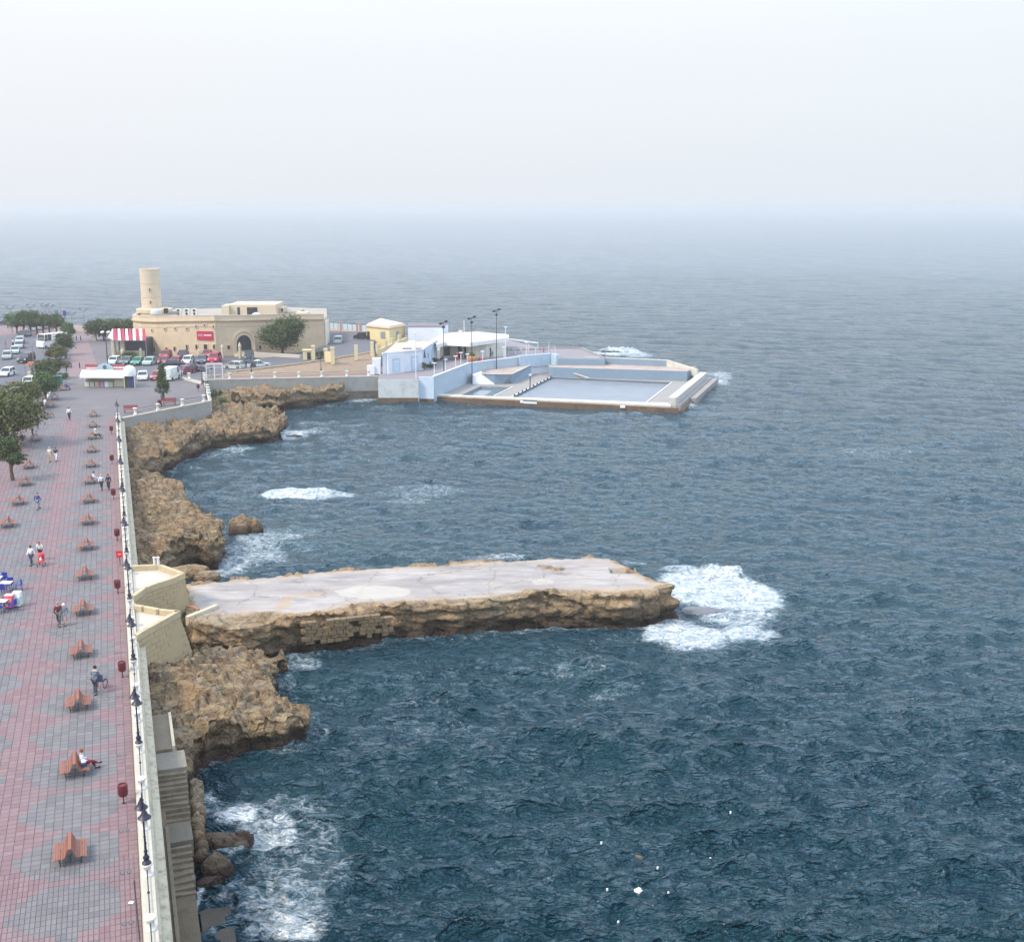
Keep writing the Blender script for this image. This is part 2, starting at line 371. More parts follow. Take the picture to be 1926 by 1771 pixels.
def rock_material(name, a=(.37,.265,.150), b_=(.195,.135,.08), warm=(.41,.22,.105), grey=(.24,.21,.17), wet=(.045,.032,.022), wetz=.9, pink=.3):
    b = NB(name); P = b.pos()
    sp = b.n('ShaderNodeSeparateXYZ'); b.l(P, sp.inputs[0]); z = sp.outputs[2]
    big = b.noise(.22, 4, .6, P); mid = b.noise(1.1, 6, .65, P); fine = b.noise(6.5, 8, .7, P)
    strat = b.scalev(P, (.5, .5, 6.0)); sn = b.noise(1.0, 4, .6, strat)
    c = b.mix(b.rng(mid, .40, .60), b_, a)
    c = b.mix(b.math('MULTIPLY', b.rng(big, .52, .66), pink*1.6), c, warm)
    c = b.mix(b.math('MULTIPLY', b.rng(b.noise(.6, 6, .7, b.scalev(P, (1,1.3,1))), .51, .60), .5), c, grey)
    c = b.mix(b.math('MULTIPLY', b.rng(sn, .50, .66), .35), c, (.48,.37,.23))
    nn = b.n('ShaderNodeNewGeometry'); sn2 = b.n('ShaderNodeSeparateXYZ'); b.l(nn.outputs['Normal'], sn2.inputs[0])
    # steep faces browner
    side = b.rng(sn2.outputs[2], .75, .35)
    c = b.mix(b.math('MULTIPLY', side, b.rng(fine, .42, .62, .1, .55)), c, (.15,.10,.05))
    c = b.mix(b.rng(fine, .58, .70, 0, .8), c, (.06,.045,.032))  # dark specks that put crevice shade into the rock colour
    c = b.mix(b.math('MULTIPLY', b.rng(b.noise(2.6, 6, .75, b.scalev(P,(1,1,2.2)), .8), .56, .64), .7), c, (.085,.062,.042))
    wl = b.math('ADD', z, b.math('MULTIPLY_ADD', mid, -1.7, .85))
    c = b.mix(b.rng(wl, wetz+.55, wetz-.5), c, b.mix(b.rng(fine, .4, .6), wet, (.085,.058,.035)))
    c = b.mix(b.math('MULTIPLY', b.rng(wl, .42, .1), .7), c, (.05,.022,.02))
    vor = b.n('ShaderNodeTexVoronoi', feature='DISTANCE_TO_EDGE'); vor.inputs['Scale'].default_value = .8; 
    wv = b.n('ShaderNodeVectorMath', operation='ADD'); b.l(P, wv.inputs[0]); nz = b.n('ShaderNodeTexNoise'); nz.inputs['Scale'].default_value = 1.2; nz.inputs['Detail'].default_value = 5; b.l(P, nz.inputs['Vector']); b.l(nz.outputs['Color'], wv.inputs[1]); b.l(wv.outputs[0], vor.inputs['Vector'])
    crack = b.rng(vor.outputs['Distance'], 0.0, .06)
    hgt = b.math('ADD', b.math('MULTIPLY', mid, .8), b.math('MULTIPLY', fine, .38)); hgt = b.math('ADD', hgt, b.math('MULTIPLY', sn, .5)); v2 = b.n('ShaderNodeTexVoronoi', feature='F1'); v2.inputs['Scale'].default_value = 2.6; b.l(wv.outputs[0], v2.inputs['Vector']); hgt = b.math('ADD', hgt, b.math('MULTIPLY', crack, .3)); hgt = b.math('ADD', hgt, b.math('MULTIPLY', v2.outputs['Distance'], .15))
    rgh = b.rng(wl, wetz-.6, wetz+.2, .35, .9)
    return b, c, hgt, rgh
_b, _c, _h1, _r = rock_material('limestone'); M_ROCK = _b.done(_c, _r, _b.bump(_h1, .50), spec=.3)
# pier: the same limestone with a worn concrete skin on top
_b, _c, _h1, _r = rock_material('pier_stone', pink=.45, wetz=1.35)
conc = _b.attr('conc'); P = _b.pos()
n1 = _b.noise(.45, 5, .6, _b.scalev(P, (.5,1.4,1))); n2 = _b.noise(2.2, 7, .7, P); n3 = _b.noise(9, 5, .7, P)
cc = _b.mix(_b.rng(n1, .35, .65), (.37,.33,.30), (.20,.18,.172))
cc = _b.mix(_b.rng(n2, .56, .66, 0, .7), cc, (.37,.28,.20))
cc = _b.mix(_b.rng(_b.noise(.3, 6, .65, _b.scalev(P, (.4,1.8,1))), .56, .62, 0, .6), cc, (.38,.29,.21))
cc = _b.mix(_b.rng(n3, .60, .72, 0, .5), cc, (.22,.18,.16))
vor = _b.n('ShaderNodeTexVoronoi', feature='DISTANCE_TO_EDGE'); vor.inputs['Scale'].default_value = .16
wv = _b.n('ShaderNodeVectorMath', operation='ADD'); nz = _b.n('ShaderNodeTexNoise'); nz.inputs['Scale'].default_value = .5; nz.inputs['Detail'].default_value = 6; nz.inputs['Roughness'].default_value = .65
_b.l(P, nz.inputs['Vector']); nzs = _b.n('ShaderNodeVectorMath', operation='SCALE'); nzs.inputs[3].default_value = 3.0; _b.l(nz.outputs['Color'], nzs.inputs[0]); _b.l(P, wv.inputs[0]); _b.l(nzs.outputs[0], wv.inputs[1]); _b.l(wv.outputs[0], vor.inputs['Vector'])
ck = _b.rng(vor.outputs['Distance'], .002, .012)
cc = _b.mix(_b.math('MULTIPLY', _b.math('MULTIPLY', _b.math('SUBTRACT', 1.0, ck), _b.rng(n2, .40, .55)), .85), cc, (.14,.10,.08))
cc = _b.mix(_b.rng(_b.noise(1.4, 9, .8, _b.scalev(P, (.45,1.7,1)), .5), .57, .63, 0, .55), cc, (.25,.185,.15))
cc = _b.mix(_b.rng(_b.noise(.7, 8, .75, _b.scalev(P, (.5,1.5,1))), .58, .64, 0, .6), cc, (.42,.395,.37))
cc = _b.mix(_b.math('MULTIPLY', _b.rng(_b.math('ADD', _b.attr('inland'), _b.math('MULTIPLY_ADD', n2, 2.4, -1.2)), 1.5, .7), .65), cc, (.38,.28,.17))
cc = _b.mix(_b.math('MULTIPLY', _b.rng(_b.noise(.22, 7, .7, _b.scalev(P, (.6,1.2,1)), .8), .50, .56), .5), cc, (.27,.225,.20))
cc = _b.mix(_b.attr('pale'), cc, (.42,.38,.32)); cc = _b.mix(_b.attr('stain'), cc, (.36,.25,.15))
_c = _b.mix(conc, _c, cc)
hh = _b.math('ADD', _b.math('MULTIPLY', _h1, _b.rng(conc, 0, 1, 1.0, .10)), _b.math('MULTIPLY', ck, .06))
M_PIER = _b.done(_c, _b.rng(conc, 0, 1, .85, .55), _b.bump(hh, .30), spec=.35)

class HF:
    def __init__(s, f, flat=None): s.f = f; s.flat = flat
    def __call__(s, x, y): return s.f(x, y)
def h1(x, y):
    s, t = to_st(x, y)
    return 3.1 - .13*np.clip(s-4, 0, 20) - .07*np.clip(19-t, 0, 20) - 1.0*sstep(15.5, 13, t)*sstep(6, 10, s) + .5*fbm(x*.2, y*.2, None, 2, 44)
def h2(x, y):
    s, t = to_st(x, y)
    return 3.5 - .07*np.clip(s-4, 0, 20) + .5*fbm(x*.18, y*.18, None, 2, 45) - .9*sstep(84, 92, t)
def h3(x, y):
    s, t = to_st(x, y)
    return 3.3 - .045*np.clip(s-6, 0, 40) + .6*fbm(x*.13, y*.13, None, 3, 46)
def hcl(x, y): return 3.1 + .5*fbm(x*.2, y*.2, None, 2, 48)
PATCH = at(705, 1113, 3.1); STN = [at(570,1125,3.1), at(540,1148,3.1)]
def pier_conc(x, y, d):
    n = fbm(x*.8, y*.8, None, 4, 77)
    c = sstep(.35, .75, d + n*.5)
    # ragged left/front corner where the slab has broken away
    q = at(470, 1165, 3.1); r = np.hypot((x-q.x)*.5, y-q.y)
    c = c*sstep(1.0, 2.2, r+n*.8)
    q = at(1045, 1068, 3.1); r = np.hypot((x-q.x)*.8, (y-q.y)*1.2); c = c*(1-.8*(1-sstep(.6, 1.3, r+n)))
    return c
def pier_flat(x, y, d): return 1 - .955*pier_conc(x, y, d)
def pier_attrs(x, y, d, h):
    c = pier_conc(x, y, d)*sstep(2.6, 2.85, h)
    n = fbm(x*1.1, y*1.1, None, 3, 78)
    r = np.hypot((x-PATCH.x)/3.2, (y-PATCH.y)/1.55)
    pale = (1-sstep(.93, 1.02, r+n*.12))*.75
    q = at(1022, 1094, 3.1); r2 = np.hypot((x-q.x)/.9, (y-q.y)/.9); pale = np.maximum(pale, (1-sstep(.85, 1, r2+n*.3))*.6)
    stn = np.zeros_like(x)
    for ax, ay, bx, by, w in ((515,1158,545,1122,.5),(545,1122,600,1116,.5),(520,1160,600,1152,.4),(1120,1112,1215,1108,.6),(900,1128,1120,1114,.35)):
        A = at(ax, ay, 3.1); B = at(bx, by, 3.1); e = B-A; tt = np.clip(((x-A.x)*e.x+(y-A.y)*e.y)/(e.x**2+e.y**2), 0, 1)
        dd = np.hypot(x-A.x-e.x*tt, y-A.y-e.y*tt); stn = np.maximum(stn, (1-sstep(w*.6, w*1.3, dd+n*.5))*.65)
    return dict(conc=c, pale=pale, stain=stn)
def hp(x, y):
    # notch (square pit) near the far right corner
    A = at(1150, 1072, 3.1); u = (x-A.x); v = (y-A.y)
    pit = sstep(1.05, .95, np.abs(u-.9))*sstep(.75, .65, np.abs(v))
    return 3.1 + .04*fbm(x*.3, y*.3, None, 3, 49) - 1.5*pit - .5*sstep(10.6, 13.5, x)*sstep(95.5, 92, y)
o = terrain('rock_shore', HL1, HF(h1), .11, [M_ROCK], seed=3, ledge=.34); tag(o, 'broad ochre limestone headland between the promenade wall and the near side of the pier', kind='structure')
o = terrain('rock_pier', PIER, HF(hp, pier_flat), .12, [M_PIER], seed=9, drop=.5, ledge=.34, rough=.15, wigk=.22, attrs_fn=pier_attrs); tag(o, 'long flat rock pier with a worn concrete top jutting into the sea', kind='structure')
PIER_O = o
o = terrain('rock_shore', HL2, HF(h2), .15, [M_ROCK], seed=21, ledge=.4, drop=1.2, rough=.55); tag(o, 'tan rock headland with a dark overhanging face beyond the pier', kind='structure')
o = terrain('rock_shore', HL3, HF(h3), .22, [M_ROCK], seed=33, ledge=.5, drop=1.6, rough=.7); tag(o, 'layered rock spit below the grey plaza wall', kind='structure')
o = terrain('rock_shore', CLIFF, HF(hcl), .25, [M_ROCK], seed=41, ledge=.5, drop=1.3, rough=.5); tag(o, 'low rock cliff under the seaside road wall', kind='structure')

def rock(name, c, rx, ry, rz_, seed, label, group=None, rot=0, m=None, res=26, cut=.0):
    """a single boulder: lumpy, faceted ball sunk into the water"""
    th = np.linspace(0, 2*math.pi, res, endpoint=False); ph = np.linspace(.02, math.pi*.72, res//2)
    T, Pp = np.meshgrid(th, ph); nx = np.cos(T)*np.sin(Pp); ny = np.sin(T)*np.sin(Pp); nz = np.cos(Pp)
    rr = 1 + .28*fbm(nx*1.6+seed, ny*1.6, nz*1.6, 3, seed) + .12*(ridged(nx*3+seed, ny*3+nz*2, 3, seed)-.5)
    x = nx*rr*rx; y = ny*rr*ry; z = np.sign(nz)*np.abs(nz)**.8*rr*rz_
    z = z*.6 + np.round(z/.3)*.3*.4
    ca, sa = math.cos(rot), math.sin(rot)
    V = np.stack([x*ca-y*sa, x*sa+y*ca, z], -1).reshape(-1, 3)
    n = res; m_ = res//2; F = [(i*n+k, (i+1)*n+k, (i+1)*n+(k+1) % n, i*n+(k+1) % n) for i in range(m_-1) for k in range(n)]
    o = np_mesh(name, V, F, [m or M_ROCK], attrs={'inland': np.zeros(len(V))}); o.location = c
    return tag(o, label, 'rock', group)
def AT0(px, py, z=0.0): return at(px, py, z)
rock('boulder', AT0(455, 1003, .0), 1.45, 1.0, 2.1, 5, 'dark brown boulder standing in the surf beside the headland, larger of the pair')
rock('boulder', AT0(481, 1003, .0), .75, .7, 1.6, 8, 'small dark boulder touching the larger one in the surf')
rock('sea_rock', AT0(412, 1588, .05), 1.6, .75, .62, 11, 'low brown ledge rock running out from the seaside steps', rot=-.2)
rock('sea_rock', AT0(455, 1582, -.1), .7, .45, .5, 29, 'small dark rock at the seaward end of the low ledge', rot=.3)
rock('boulder', AT0(408, 1638, .0), .85, .9, .85, 13, 'rounded dark boulder in the foam in front of the lower steps')
rock('boulder', AT0(392, 1662, .0), .7, .35, .4, 17, 'dark flat wedge of rock lying below the rounded boulder', rot=.4)
rock('sea_rock', AT0(360, 1525, .0), .45, .6, .35, 19, 'small reddish rock at the foot of the upper steps')
rock('sea_rock', AT0(437, 1536, -.05), .28, .2, .35, 15, 'tiny dark rock tip poking out of the white foam')
rock('sea_rock', AT0(1325, 1153, -.12), 2.1, 1.0, .42, 23, 'half sunk grey rock slab in the foam off the pier end', rot=-.15, m=mat('washed_grey_rock', (.13,.125,.13), .4, .3, 2, bump=.03))
rock('sea_rock', AT0(555, 822, -.1), 1.3, .5, .4, 25, 'low dark rock awash off the layered spit')
rock('sea_rock', AT0(1150, 664, .0), 2.6, .9, .5, 27, 'low brown rock beside the breaker behind the pool')
rock('sea_rock', AT0(292, 908, 1.4), 1.0, 1.2, 1.0, 31, 'reddish boulder wedged in the gap between the two far headlands')
rock('sea_rock', AT0(360, 1078, 2.6), 1.7, 1.0, .7, 35, 'pinkish layered rock beside the landward end of the pier')
rock('sea_rock', AT0(390, 1086, 2.6), 1.1, .7, .6, 37, 'smaller pale rock at the pier head, nearest the surf')

# ================================================================== SEA
LAND = [HL1, PIER, HL2, HL3, CLIFF]
POOLP = [tuple(at(*p)[:2]) for p in ((712,742,0),(835,748,0),(1275,768,0),(1338,714,0),(1290,690,1),(1130,655,2),(1010,640,2))]
def sea_mesh():
    r = [30.0]
    while r[-1] < 16000: r.append(r[-1]*(1+(.0027 if r[-1] < 190 else .0046)))
    r = np.array(r); nr = len(r)
    na = 500; a = np.linspace(R(-38), R(41), na)
    RR, AA = np.meshgrid(r, a, indexing='ij'); x0 = RR*np.sin(AA); y0 = RR*np.cos(AA)
    sp = np.maximum(np.gradient(r)[:,None]+0*RR, RR*(a[1]-a[0]))                       # grid spacing
    g = np.random.default_rng(11)
    x = x0.copy(); y = y0.copy(); z = np.zeros_like(x0)
    N = 90; lam = np.exp(np.linspace(math.log(.62), math.log(20), N))
    for i in range(N):
        L = lam[i]*g.uniform(.93, 1.07); th = R(-97) + g.normal(0, .55 if L < 6 else .33)     # travelling towards the viewer and the shore
        k = 2*math.pi/L; dx, dy = math.cos(th), math.sin(th)
        A = .017*L*(1.0 if L < 2.6 else (2.6/L)**.72)*g.uniform(.5, 1.4)
        A = A*sstep(2.2, 3.8, L/sp)*(1-.55*sstep(50, 120, RR))*(1-.35*sstep(150, 500, RR))
        if np.max(A) <= 0: continue
        # groups: amplitude varies over the surface
        gm = .65+.7*(.5+.5*vnoise(x0/(L*5)+i*7, y0/(L*4)+i*3, None, 200+i))
        p = k*(x0*dx+y0*dy)+g.uniform(0, 6.28); A = A*gm
        z += A*np.sin(p)
        Q = .85 if L < 8 else .6
        x -= -Q*A*dx*np.cos(p)*1.0; y -= -Q*A*dy*np.cos(p)*1.0
    near = RR < 330
    foam = np.zeros_like(x0)
    xs, ys = x0[near], y0[near]
    d = np.full(xs.shape, -1e9)
    for pl in LAND+[POOLP]: d = np.maximum(d, sdf_poly(xs, ys, pl))
    n1 = fbm(xs*.22, ys*.22, None, 4, 301); n2 = fbm(xs*.8, ys*.8, None, 4, 303)
    f = .40*sstep(-1.5-1.3*n1, -.15, d)*(.45+.7*sstep(-.25, .35, n1))
    def blob(px, py, rx, ry, k, rot=0.0, soft=.5):
        c = at(px, py, 0); X, Y = xs-c.x, ys-c.y; ca, sa = math.cos(rot), math.sin(rot); u = (X*ca+Y*sa)/rx; v = (-X*sa+Y*ca)/ry
        rr = np.hypot(u, v)+n1*.35+n2*.16
        return k*sstep(1.0+soft*.4, 1.0-soft, rr)
    # px half-widths -> metres: about 24 px/m at the pier
    B = [(1345,1108,5.0,5.2,1.2,0,.35),(1400,1120,3.6,4.6,1.15,0,.4),(1300,1195,4.0,3.2,1.15,0,.45),(1400,1195,3.4,3.0,1.0,0,.5),(1255,1115,1.6,4,.8,0,.5),(1330,1195,6,4.5,.45,0,.8),(1290,1075,2.4,1.6,.8,0,.5),(1385,1150,4.2,6.0,.8,0,.5),(1250,1165,1.8,3,.75,0,.5),
         (555,931,4.2,1.7,1.25,0,.3),(610,934,3.6,1.2,.75,.1,.4),(800,924,6.5,4.2,.42,0,.6),(770,940,4,2.5,.4,0,.5),(480,1035,3.6,6.5,.62,.5,.6),(500,1010,4.5,3.0,.6,0,.5),(430,1065,2.2,4,.75,0,.5),(550,1000,4,3,.36,0,.6),
         (548,815,4.0,5.5,.85,0,.5),(590,808,3,2.5,.5,0,.5),(400,856,6,4.0,.42,.5,.6),(445,846,4,2.6,.62,.2,.5),(320,886,1.6,2,.5,0,.5),
         (440,1520,2.4,2.3,.55,0,.5),(520,1530,3.2,3.0,.50,0,.6),(445,1545,1.5,1.1,1.15,0,.4),(390,1500,.8,1.6,.7,0,.5),(560,1580,2.4,3.2,.48,.3,.6),(500,1570,2.0,1.4,.75,.2,.5),(380,1600,.6,.8,.9,0,.4),(430,1605,1.2,.8,.75,0,.5),
         (530,1700,2.8,3.0,.60,.2,.6),(560,1750,2.0,1.0,1.05,.2,.5),(480,1730,1.0,2.0,.62,0,.5),(620,1640,1.6,2.4,.34,0,.6),(375,1680,.25,2.5,.9,0,.4),(520,1630,2.6,3.2,.45,0,.6),(410,1720,.8,2.6,.42,0,.6),(440,1660,.8,.8,.6,0,.5),
         (545,1345,2.0,3.0,.52,0,.6),(600,1385,1.4,1.6,.48,0,.6),(565,1250,1.8,2.0,.55,0,.6),(530,1290,1.0,2.4,.4,0,.6),(640,1215,4.2,1.2,.52,.1,.6),(760,1205,4,.8,.4,0,.6),(1000,1190,6,.7,.3,0,.6),(1080,1262,3.0,1.2,.36,0,.7),(1150,1290,3,1.2,.34,.3,.7),
         (930,1048,5,1.2,.5,.05,.6),(1200,1060,2,1.6,.5,0,.6),(1165,664,6.0,5.0,1.1,0,.3),(1150,658,3.5,4,1.1,0,.3),(1200,668,4,4,.8,0,.5),(1355,706,3.8,7,.7,0,.5),(1345,718,3.0,5,.8,0,.5),(1292,764,1.6,2.2,.8,0,.5),
         (665,754,7,2.4,.7,.1,.5),(600,764,6,1.6,.4,0,.6),(700,748,3,2,.7,0,.5),(850,845,7,4,.25,0,.8),(1650,850,8,6,.3,0,.7)]
    for q in B: f = np.maximum(f, blob(*q))
    # drifting streaks of old foam through the near bay
    stv = fbm(xs*.13+ys*.05, ys*.33, None, 4, 311)
    f = np.maximum(f, .30*sstep(.22, .5, stv)*sstep(-26, -6, d))
    foam[near] = f
    zf = foam*.10*(1+fbm(x0*2.2, y0*2.2, None, 2, 322))
    br = np.zeros_like(x0); br[near] = blob(1350,1085,3.2,1.3,1,0,.6)*.9 + blob(1165,661,5,2.0,1,0,.6)*1.3 + blob(560,929,4.0,1.0,1,0,.6)*.5
    br = br*(.7+.6*fbm(x0*1.5, y0*1.5, None, 3, 325))
    z = z + zf + np.maximum(br, 0)
    # caps of the steepest small waves break here and there
    # damp the chop inside land so that nothing pokes out
    dm = np.ones_like(x0); dm[near] = 1-.8*sstep(0, 1.5, d); z = z*dm - (1-dm)*.35
    V = np.stack([x, y, z], -1).reshape(-1, 3); idx = np.arange(nr*na).reshape(nr, na)
    F = np.stack([idx[:-1,:-1], idx[1:,:-1], idx[1:,1:], idx[:-1,1:]], -1)
    F = F[..., ::-1].reshape(-1, 4)
    cut = np.zeros(x0.shape, bool); cut[near] = d > 3.2
    cc = cut[:-1,:-1] & cut[1:,:-1] & cut[1:,1:] & cut[:-1,1:]
    F = F[~cc.reshape(-1)]
    return V, F, foam.reshape(-1)
b = NB('sea_water'); P = b.pos()
fo = b.attr('foam')
w1 = b.noise(1.5, 2, .5, b.scalev(P, (.7,1.5,1)), .4); w2 = b.noise(4.2, 2, .5, b.scalev(P, (.75,1.6,1))); w3 = b.noise(.045, 4, .6, b.scalev(P, (.5,1.3,1)))
far = b.n('ShaderNodeVectorMath', operation='LENGTH'); b.l(P, far.inputs[0]); dist = far.outputs['Value']
def crest(w, k=3.5): return b.math('POWER', b.math('SUBTRACT', 1.0, b.math('ABSOLUTE', b.math('MULTIPLY_ADD', w, 2.0, -1.0))), k)
w0 = b.noise(.62, 2, .5, b.scalev(P, (.75,1.5,1)), .6)
hb = b.math('ADD', b.math('MULTIPLY', crest(w1), .42), b.math('MULTIPLY', crest(w2), .12))
hb = b.math('ADD', hb, b.math('MULTIPLY', crest(w0), .75))
w4 = b.noise(.23, 5, .6, b.scalev(P, (.55,1.6,1)))
w5 = b.noise(.55, 3, .6, b.scalev(P, (1,.36,1)), .5)
hb = b.math('ADD', hb, b.math('MULTIPLY', b.math('MULTIPLY', crest(w5), b.rng(dist, 90, 300)), 2.6))
hb = b.math('ADD', hb, b.math('MULTIPLY', b.math('MULTIPLY', w4, b.rng(dist, 140, 420)), 2.2))
deep = b.mix(b.rng(w3, .35, .65), (.011,.044,.066), (.014,.053,.070))
# foam: lacy threshold of distorted cells and noise
nz = b.n('ShaderNodeTexNoise'); nz.inputs['Scale'].default_value = .9; nz.inputs['Detail'].default_value = 5; b.l(P, nz.inputs['Vector'])
ns = b.n('ShaderNodeVectorMath', operation='SCALE'); b.l(nz.outputs['Color'], ns.inputs[0]); ns.inputs[3].default_value = 1.9
av = b.n('ShaderNodeVectorMath', operation='ADD'); b.l(b.scalev(P, (.8,1.25,1)), av.inputs[0]); b.l(ns.outputs[0], av.inputs[1])
vo = b.n('ShaderNodeTexVoronoi', feature='DISTANCE_TO_EDGE'); vo.inputs['Scale'].default_value = 1.15; b.l(av.outputs[0], vo.inputs['Vector'])
vo2 = b.n('ShaderNodeTexVoronoi', feature='DISTANCE_TO_EDGE'); vo2.inputs['Scale'].default_value = 3.6; b.l(av.outputs[0], vo2.inputs['Vector'])
lace = b.math('ADD', b.math('MULTIPLY', b.rng(vo.outputs['Distance'], 0, .42), .55), b.math('MULTIPLY', b.rng(vo2.outputs['Distance'], 0, .40), .32))
fn = b.noise(2.2, 8, .72, b.scalev(P, (.8,1.3,1)))
fn2 = b.noise(.5, 6, .65, b.scalev(P, (.8,1.3,1)))
thr = b.math('ADD', lace, b.math('MULTIPLY_ADD', fn, 1.5, -.42)); thr = b.math('ADD', thr, b.math('MULTIPLY_ADD', fn2, 1.0, -.5))
fa = b.math('SUBTRACT', b.math('MULTIPLY', fo, 1.12), thr)
fmask = b.math('POWER', b.rng(fa, -.24, .50), 1.25)
milky = b.math('MULTIPLY', b.rng(fo, .15, 1.0), .5)
col = b.mix(milky, deep, (.16,.27,.31))
col = b.mix(fmask, col, b.mix(b.rng(b.noise(.9, 6, .7, b.scalev(P, (.8,1.6,1))), .38, .62), (.42,.50,.55), (.76,.79,.81)))
b.p.inputs['IOR'].default_value = 1.50; b.p.inputs['Specular Tint'].default_value = (.80,.92,1.0,1)
b.set(b.p.inputs['Specular IOR Level'], b.rng(fmask, 0, 1, .5, .15))
rg = b.math('MAXIMUM', b.rng(fmask, 0, 1, .07, .85), b.rng(dist, 150, 3000, .05, .16))
M_SEA = b.done(col, rg, b.bump(b.math('ADD', b.math('MULTIPLY', hb, b.math('MULTIPLY', b.rng(dist, 50, 120, 1.1, .55), b.rng(dist, 150, 700, 1.0, .28))), b.math('MULTIPLY', fmask, .12)), 1.0, .95))
V, F, fm = sea_mesh()
o = np_mesh('sea', V, F, [M_SEA], attrs={'foam': fm}); tag(o, 'choppy dark blue green sea with white foam along the rocks', kind='structure')
b_ = MB(); b_.add([(-24000,-380,-.75),(24000,-380,-.75),(24000,19500,-.75),(-24000,19500,-.75)], [(0,1,2,3)]); o = b_.build('sea', M_SEA); tag(o, 'wide open sea round the bay reaching the horizon', kind='structure')
# ---- haze
hm = bpy.data.materials.new('haze_air'); hm.use_nodes = True; t = hm.node_tree; t.nodes.clear()
ho = t.nodes.new('ShaderNodeOutputMaterial'); pv = t.nodes.new('ShaderNodeVolumePrincipled'); t.links.new(pv.outputs[0], ho.inputs['Volume'])
pv.inputs['Color'].default_value = (1.0,.965,.93,1); pv.inputs['Density'].default_value = HAZE_D; pv.inputs['Anisotropy'].default_value = 0.8
HB = MB(); HB.box(-25000, 25000, -400, 20000, -3.5, 36.5); ho_ = HB.build('haze', hm); tag(ho_, 'pale sea haze that fades the far water', kind='stuff')
hm.cycles.homogeneous_volume = True
# ================================================================== MATERIALS (plain)
def paint(name, col, rough=.5, metal=0, spec=.5, var=.05): return mat(name, col, rough, var, 2.0, metal, 0, spec)
M_WHITE = mat('white_plaster', (.62,.59,.53), .8, .08, 1.5, dirt=.35, dirtcol=(.38,.34,.28))
M_CREAM = mat('cream_plaster', (.52,.46,.34), .8, .10, 1.2, dirt=.4, dirtcol=(.34,.27,.18))
M_WALL = mat('promenade_stone', (.42,.36,.27), .9, .16, 2.5, bump=.02, dirt=.6, dirtcol=(.14,.11,.07))
M_DARKWALL = mat('damp_stone', (.13,.10,.065), .9, .25, 2.5, bump=.03, dirt=.8, dirtcol=(.07,.055,.035))
M_STEP = mat('worn_step_stone', (.18,.145,.10), .85, .25, 3, bump=.03, dirt=.7, dirtcol=(.09,.07,.045))
M_IRON = paint('dark_iron', (.012,.012,.030), .45)
M_RED = paint('bin_red', (.12,.012,.016), .5)
M_BRED = paint('sign_red', (.62,.03,.04), .5)
M_WOOD = mat('red_brown_timber', (.23,.088,.055), .6, .22, 8)
M_STEEL = paint('grey_steel', (.25,.25,.26), .45, .6)
M_GREYC = mat('grey_concrete', (.30,.295,.27), .9, .14, .9, bump=.02, dirt=.45, dirtcol=(.17,.15,.11))
M_YELL = mat('yellow_limestone', (.37,.285,.165), .9, .12, 1.6, bump=.02, dirt=.35, dirtcol=(.30,.22,.12))
M_PALE = mat('pale_screed', (.47,.42,.36), .9, .10, 1.0, dirt=.3, dirtcol=(.42,.34,.26))
M_BLACK = paint('black_rubber', (.02,.02,.022), .8)
M_GLASS = paint('dark_glass', (.03,.035,.045), .12, 0, .8)

# ================================================================== PROMENADE PAVING
def pav_kind(s, t):
    """1 = grey unit, 0 = pink unit"""
    for c in (0.0, -5.85, -11.7):
        u = abs(s-c)/2.42
        if u > 1: continue
        tt = (t+4.15) % 4.45; tt = min(tt, 4.45-tt)/2.12
        if u**1.7+tt**1.7 < 1.0: return 1
    return 0
def paver_mat(name, base, alt):
    b = NB(name); oi = b.n('ShaderNodeObjectInfo').outputs['Random']; r = b.math('FRACT', b.math('ADD', oi, b.attr('rnd')))
    P = b.pos(); n = b.noise(.5, 5, .65, P); f = b.noise(9, 4, .7, P)
    c = b.mix(b.rng(r, 0, 1), base, alt); c = b.mix(b.math('MULTIPLY', b.rng(n, .5, .72), .4), c, (.20,.17,.17))
    c = b.mix(b.math('MULTIPLY', b.rng(b.noise(.16, 5, .6, P), .52, .7), .35), c, (.13,.125,.135))
    c = b.mix(b.rng(f, .60, .8, 0, .6), c, (.12,.11,.11))
    # split each unit into four small setts with shallow joints
    x = b.n('ShaderNodeVectorRotate', rotation_type='Z_AXIS'); b.l(P, x.inputs['Vector']); x.inputs['Angle'].default_value = -PROM_ROT
    return b.done(c, .75, b.bump(f, .012), spec=.35)
M_PGREY = paver_mat('grey_paver', (.128,.120,.123), (.168,.157,.158)); M_PPINK = paver_mat('pink_paver', (.180,.108,.112), (.215,.142,.142))
M_JOINT = mat('paving_joint', (.15,.132,.135), .95)
TS = .42; JT = .014
def loc_st(o, s, t, z=PZ, rz=0): o.location = W(s, t, z); o.rotation_euler = (0, 0, PROM_ROT+rz); return o
pb = MB()
LE = lambda t: -13.5 if t < 60 else (-13.5+ (t-60)*.055)
pts = [W(2.95,-25), W(2.95,121.5), W(3.3,119.5), W(16.6,131.2), W(17.3,153), at(384,700,PZ), at(150,700,PZ), at(-320,640,PZ), at(-320,1100,PZ), W(-30,-25)]
gb = MB(); gb.prism([(p[0], p[1]) for p in pts], -.5, PZ-.03, 0)
# the ground under town: one body of land behind the sea wall
M_GROUND = mat('plaza_paving', (.13,.118,.122), .8, .10, .35, dirt=.25, dirtcol=(.30,.22,.22))
GO = gb.build('ground', M_GROUND); tag(GO, 'grey paved ground of the plaza and seafront', kind='structure')
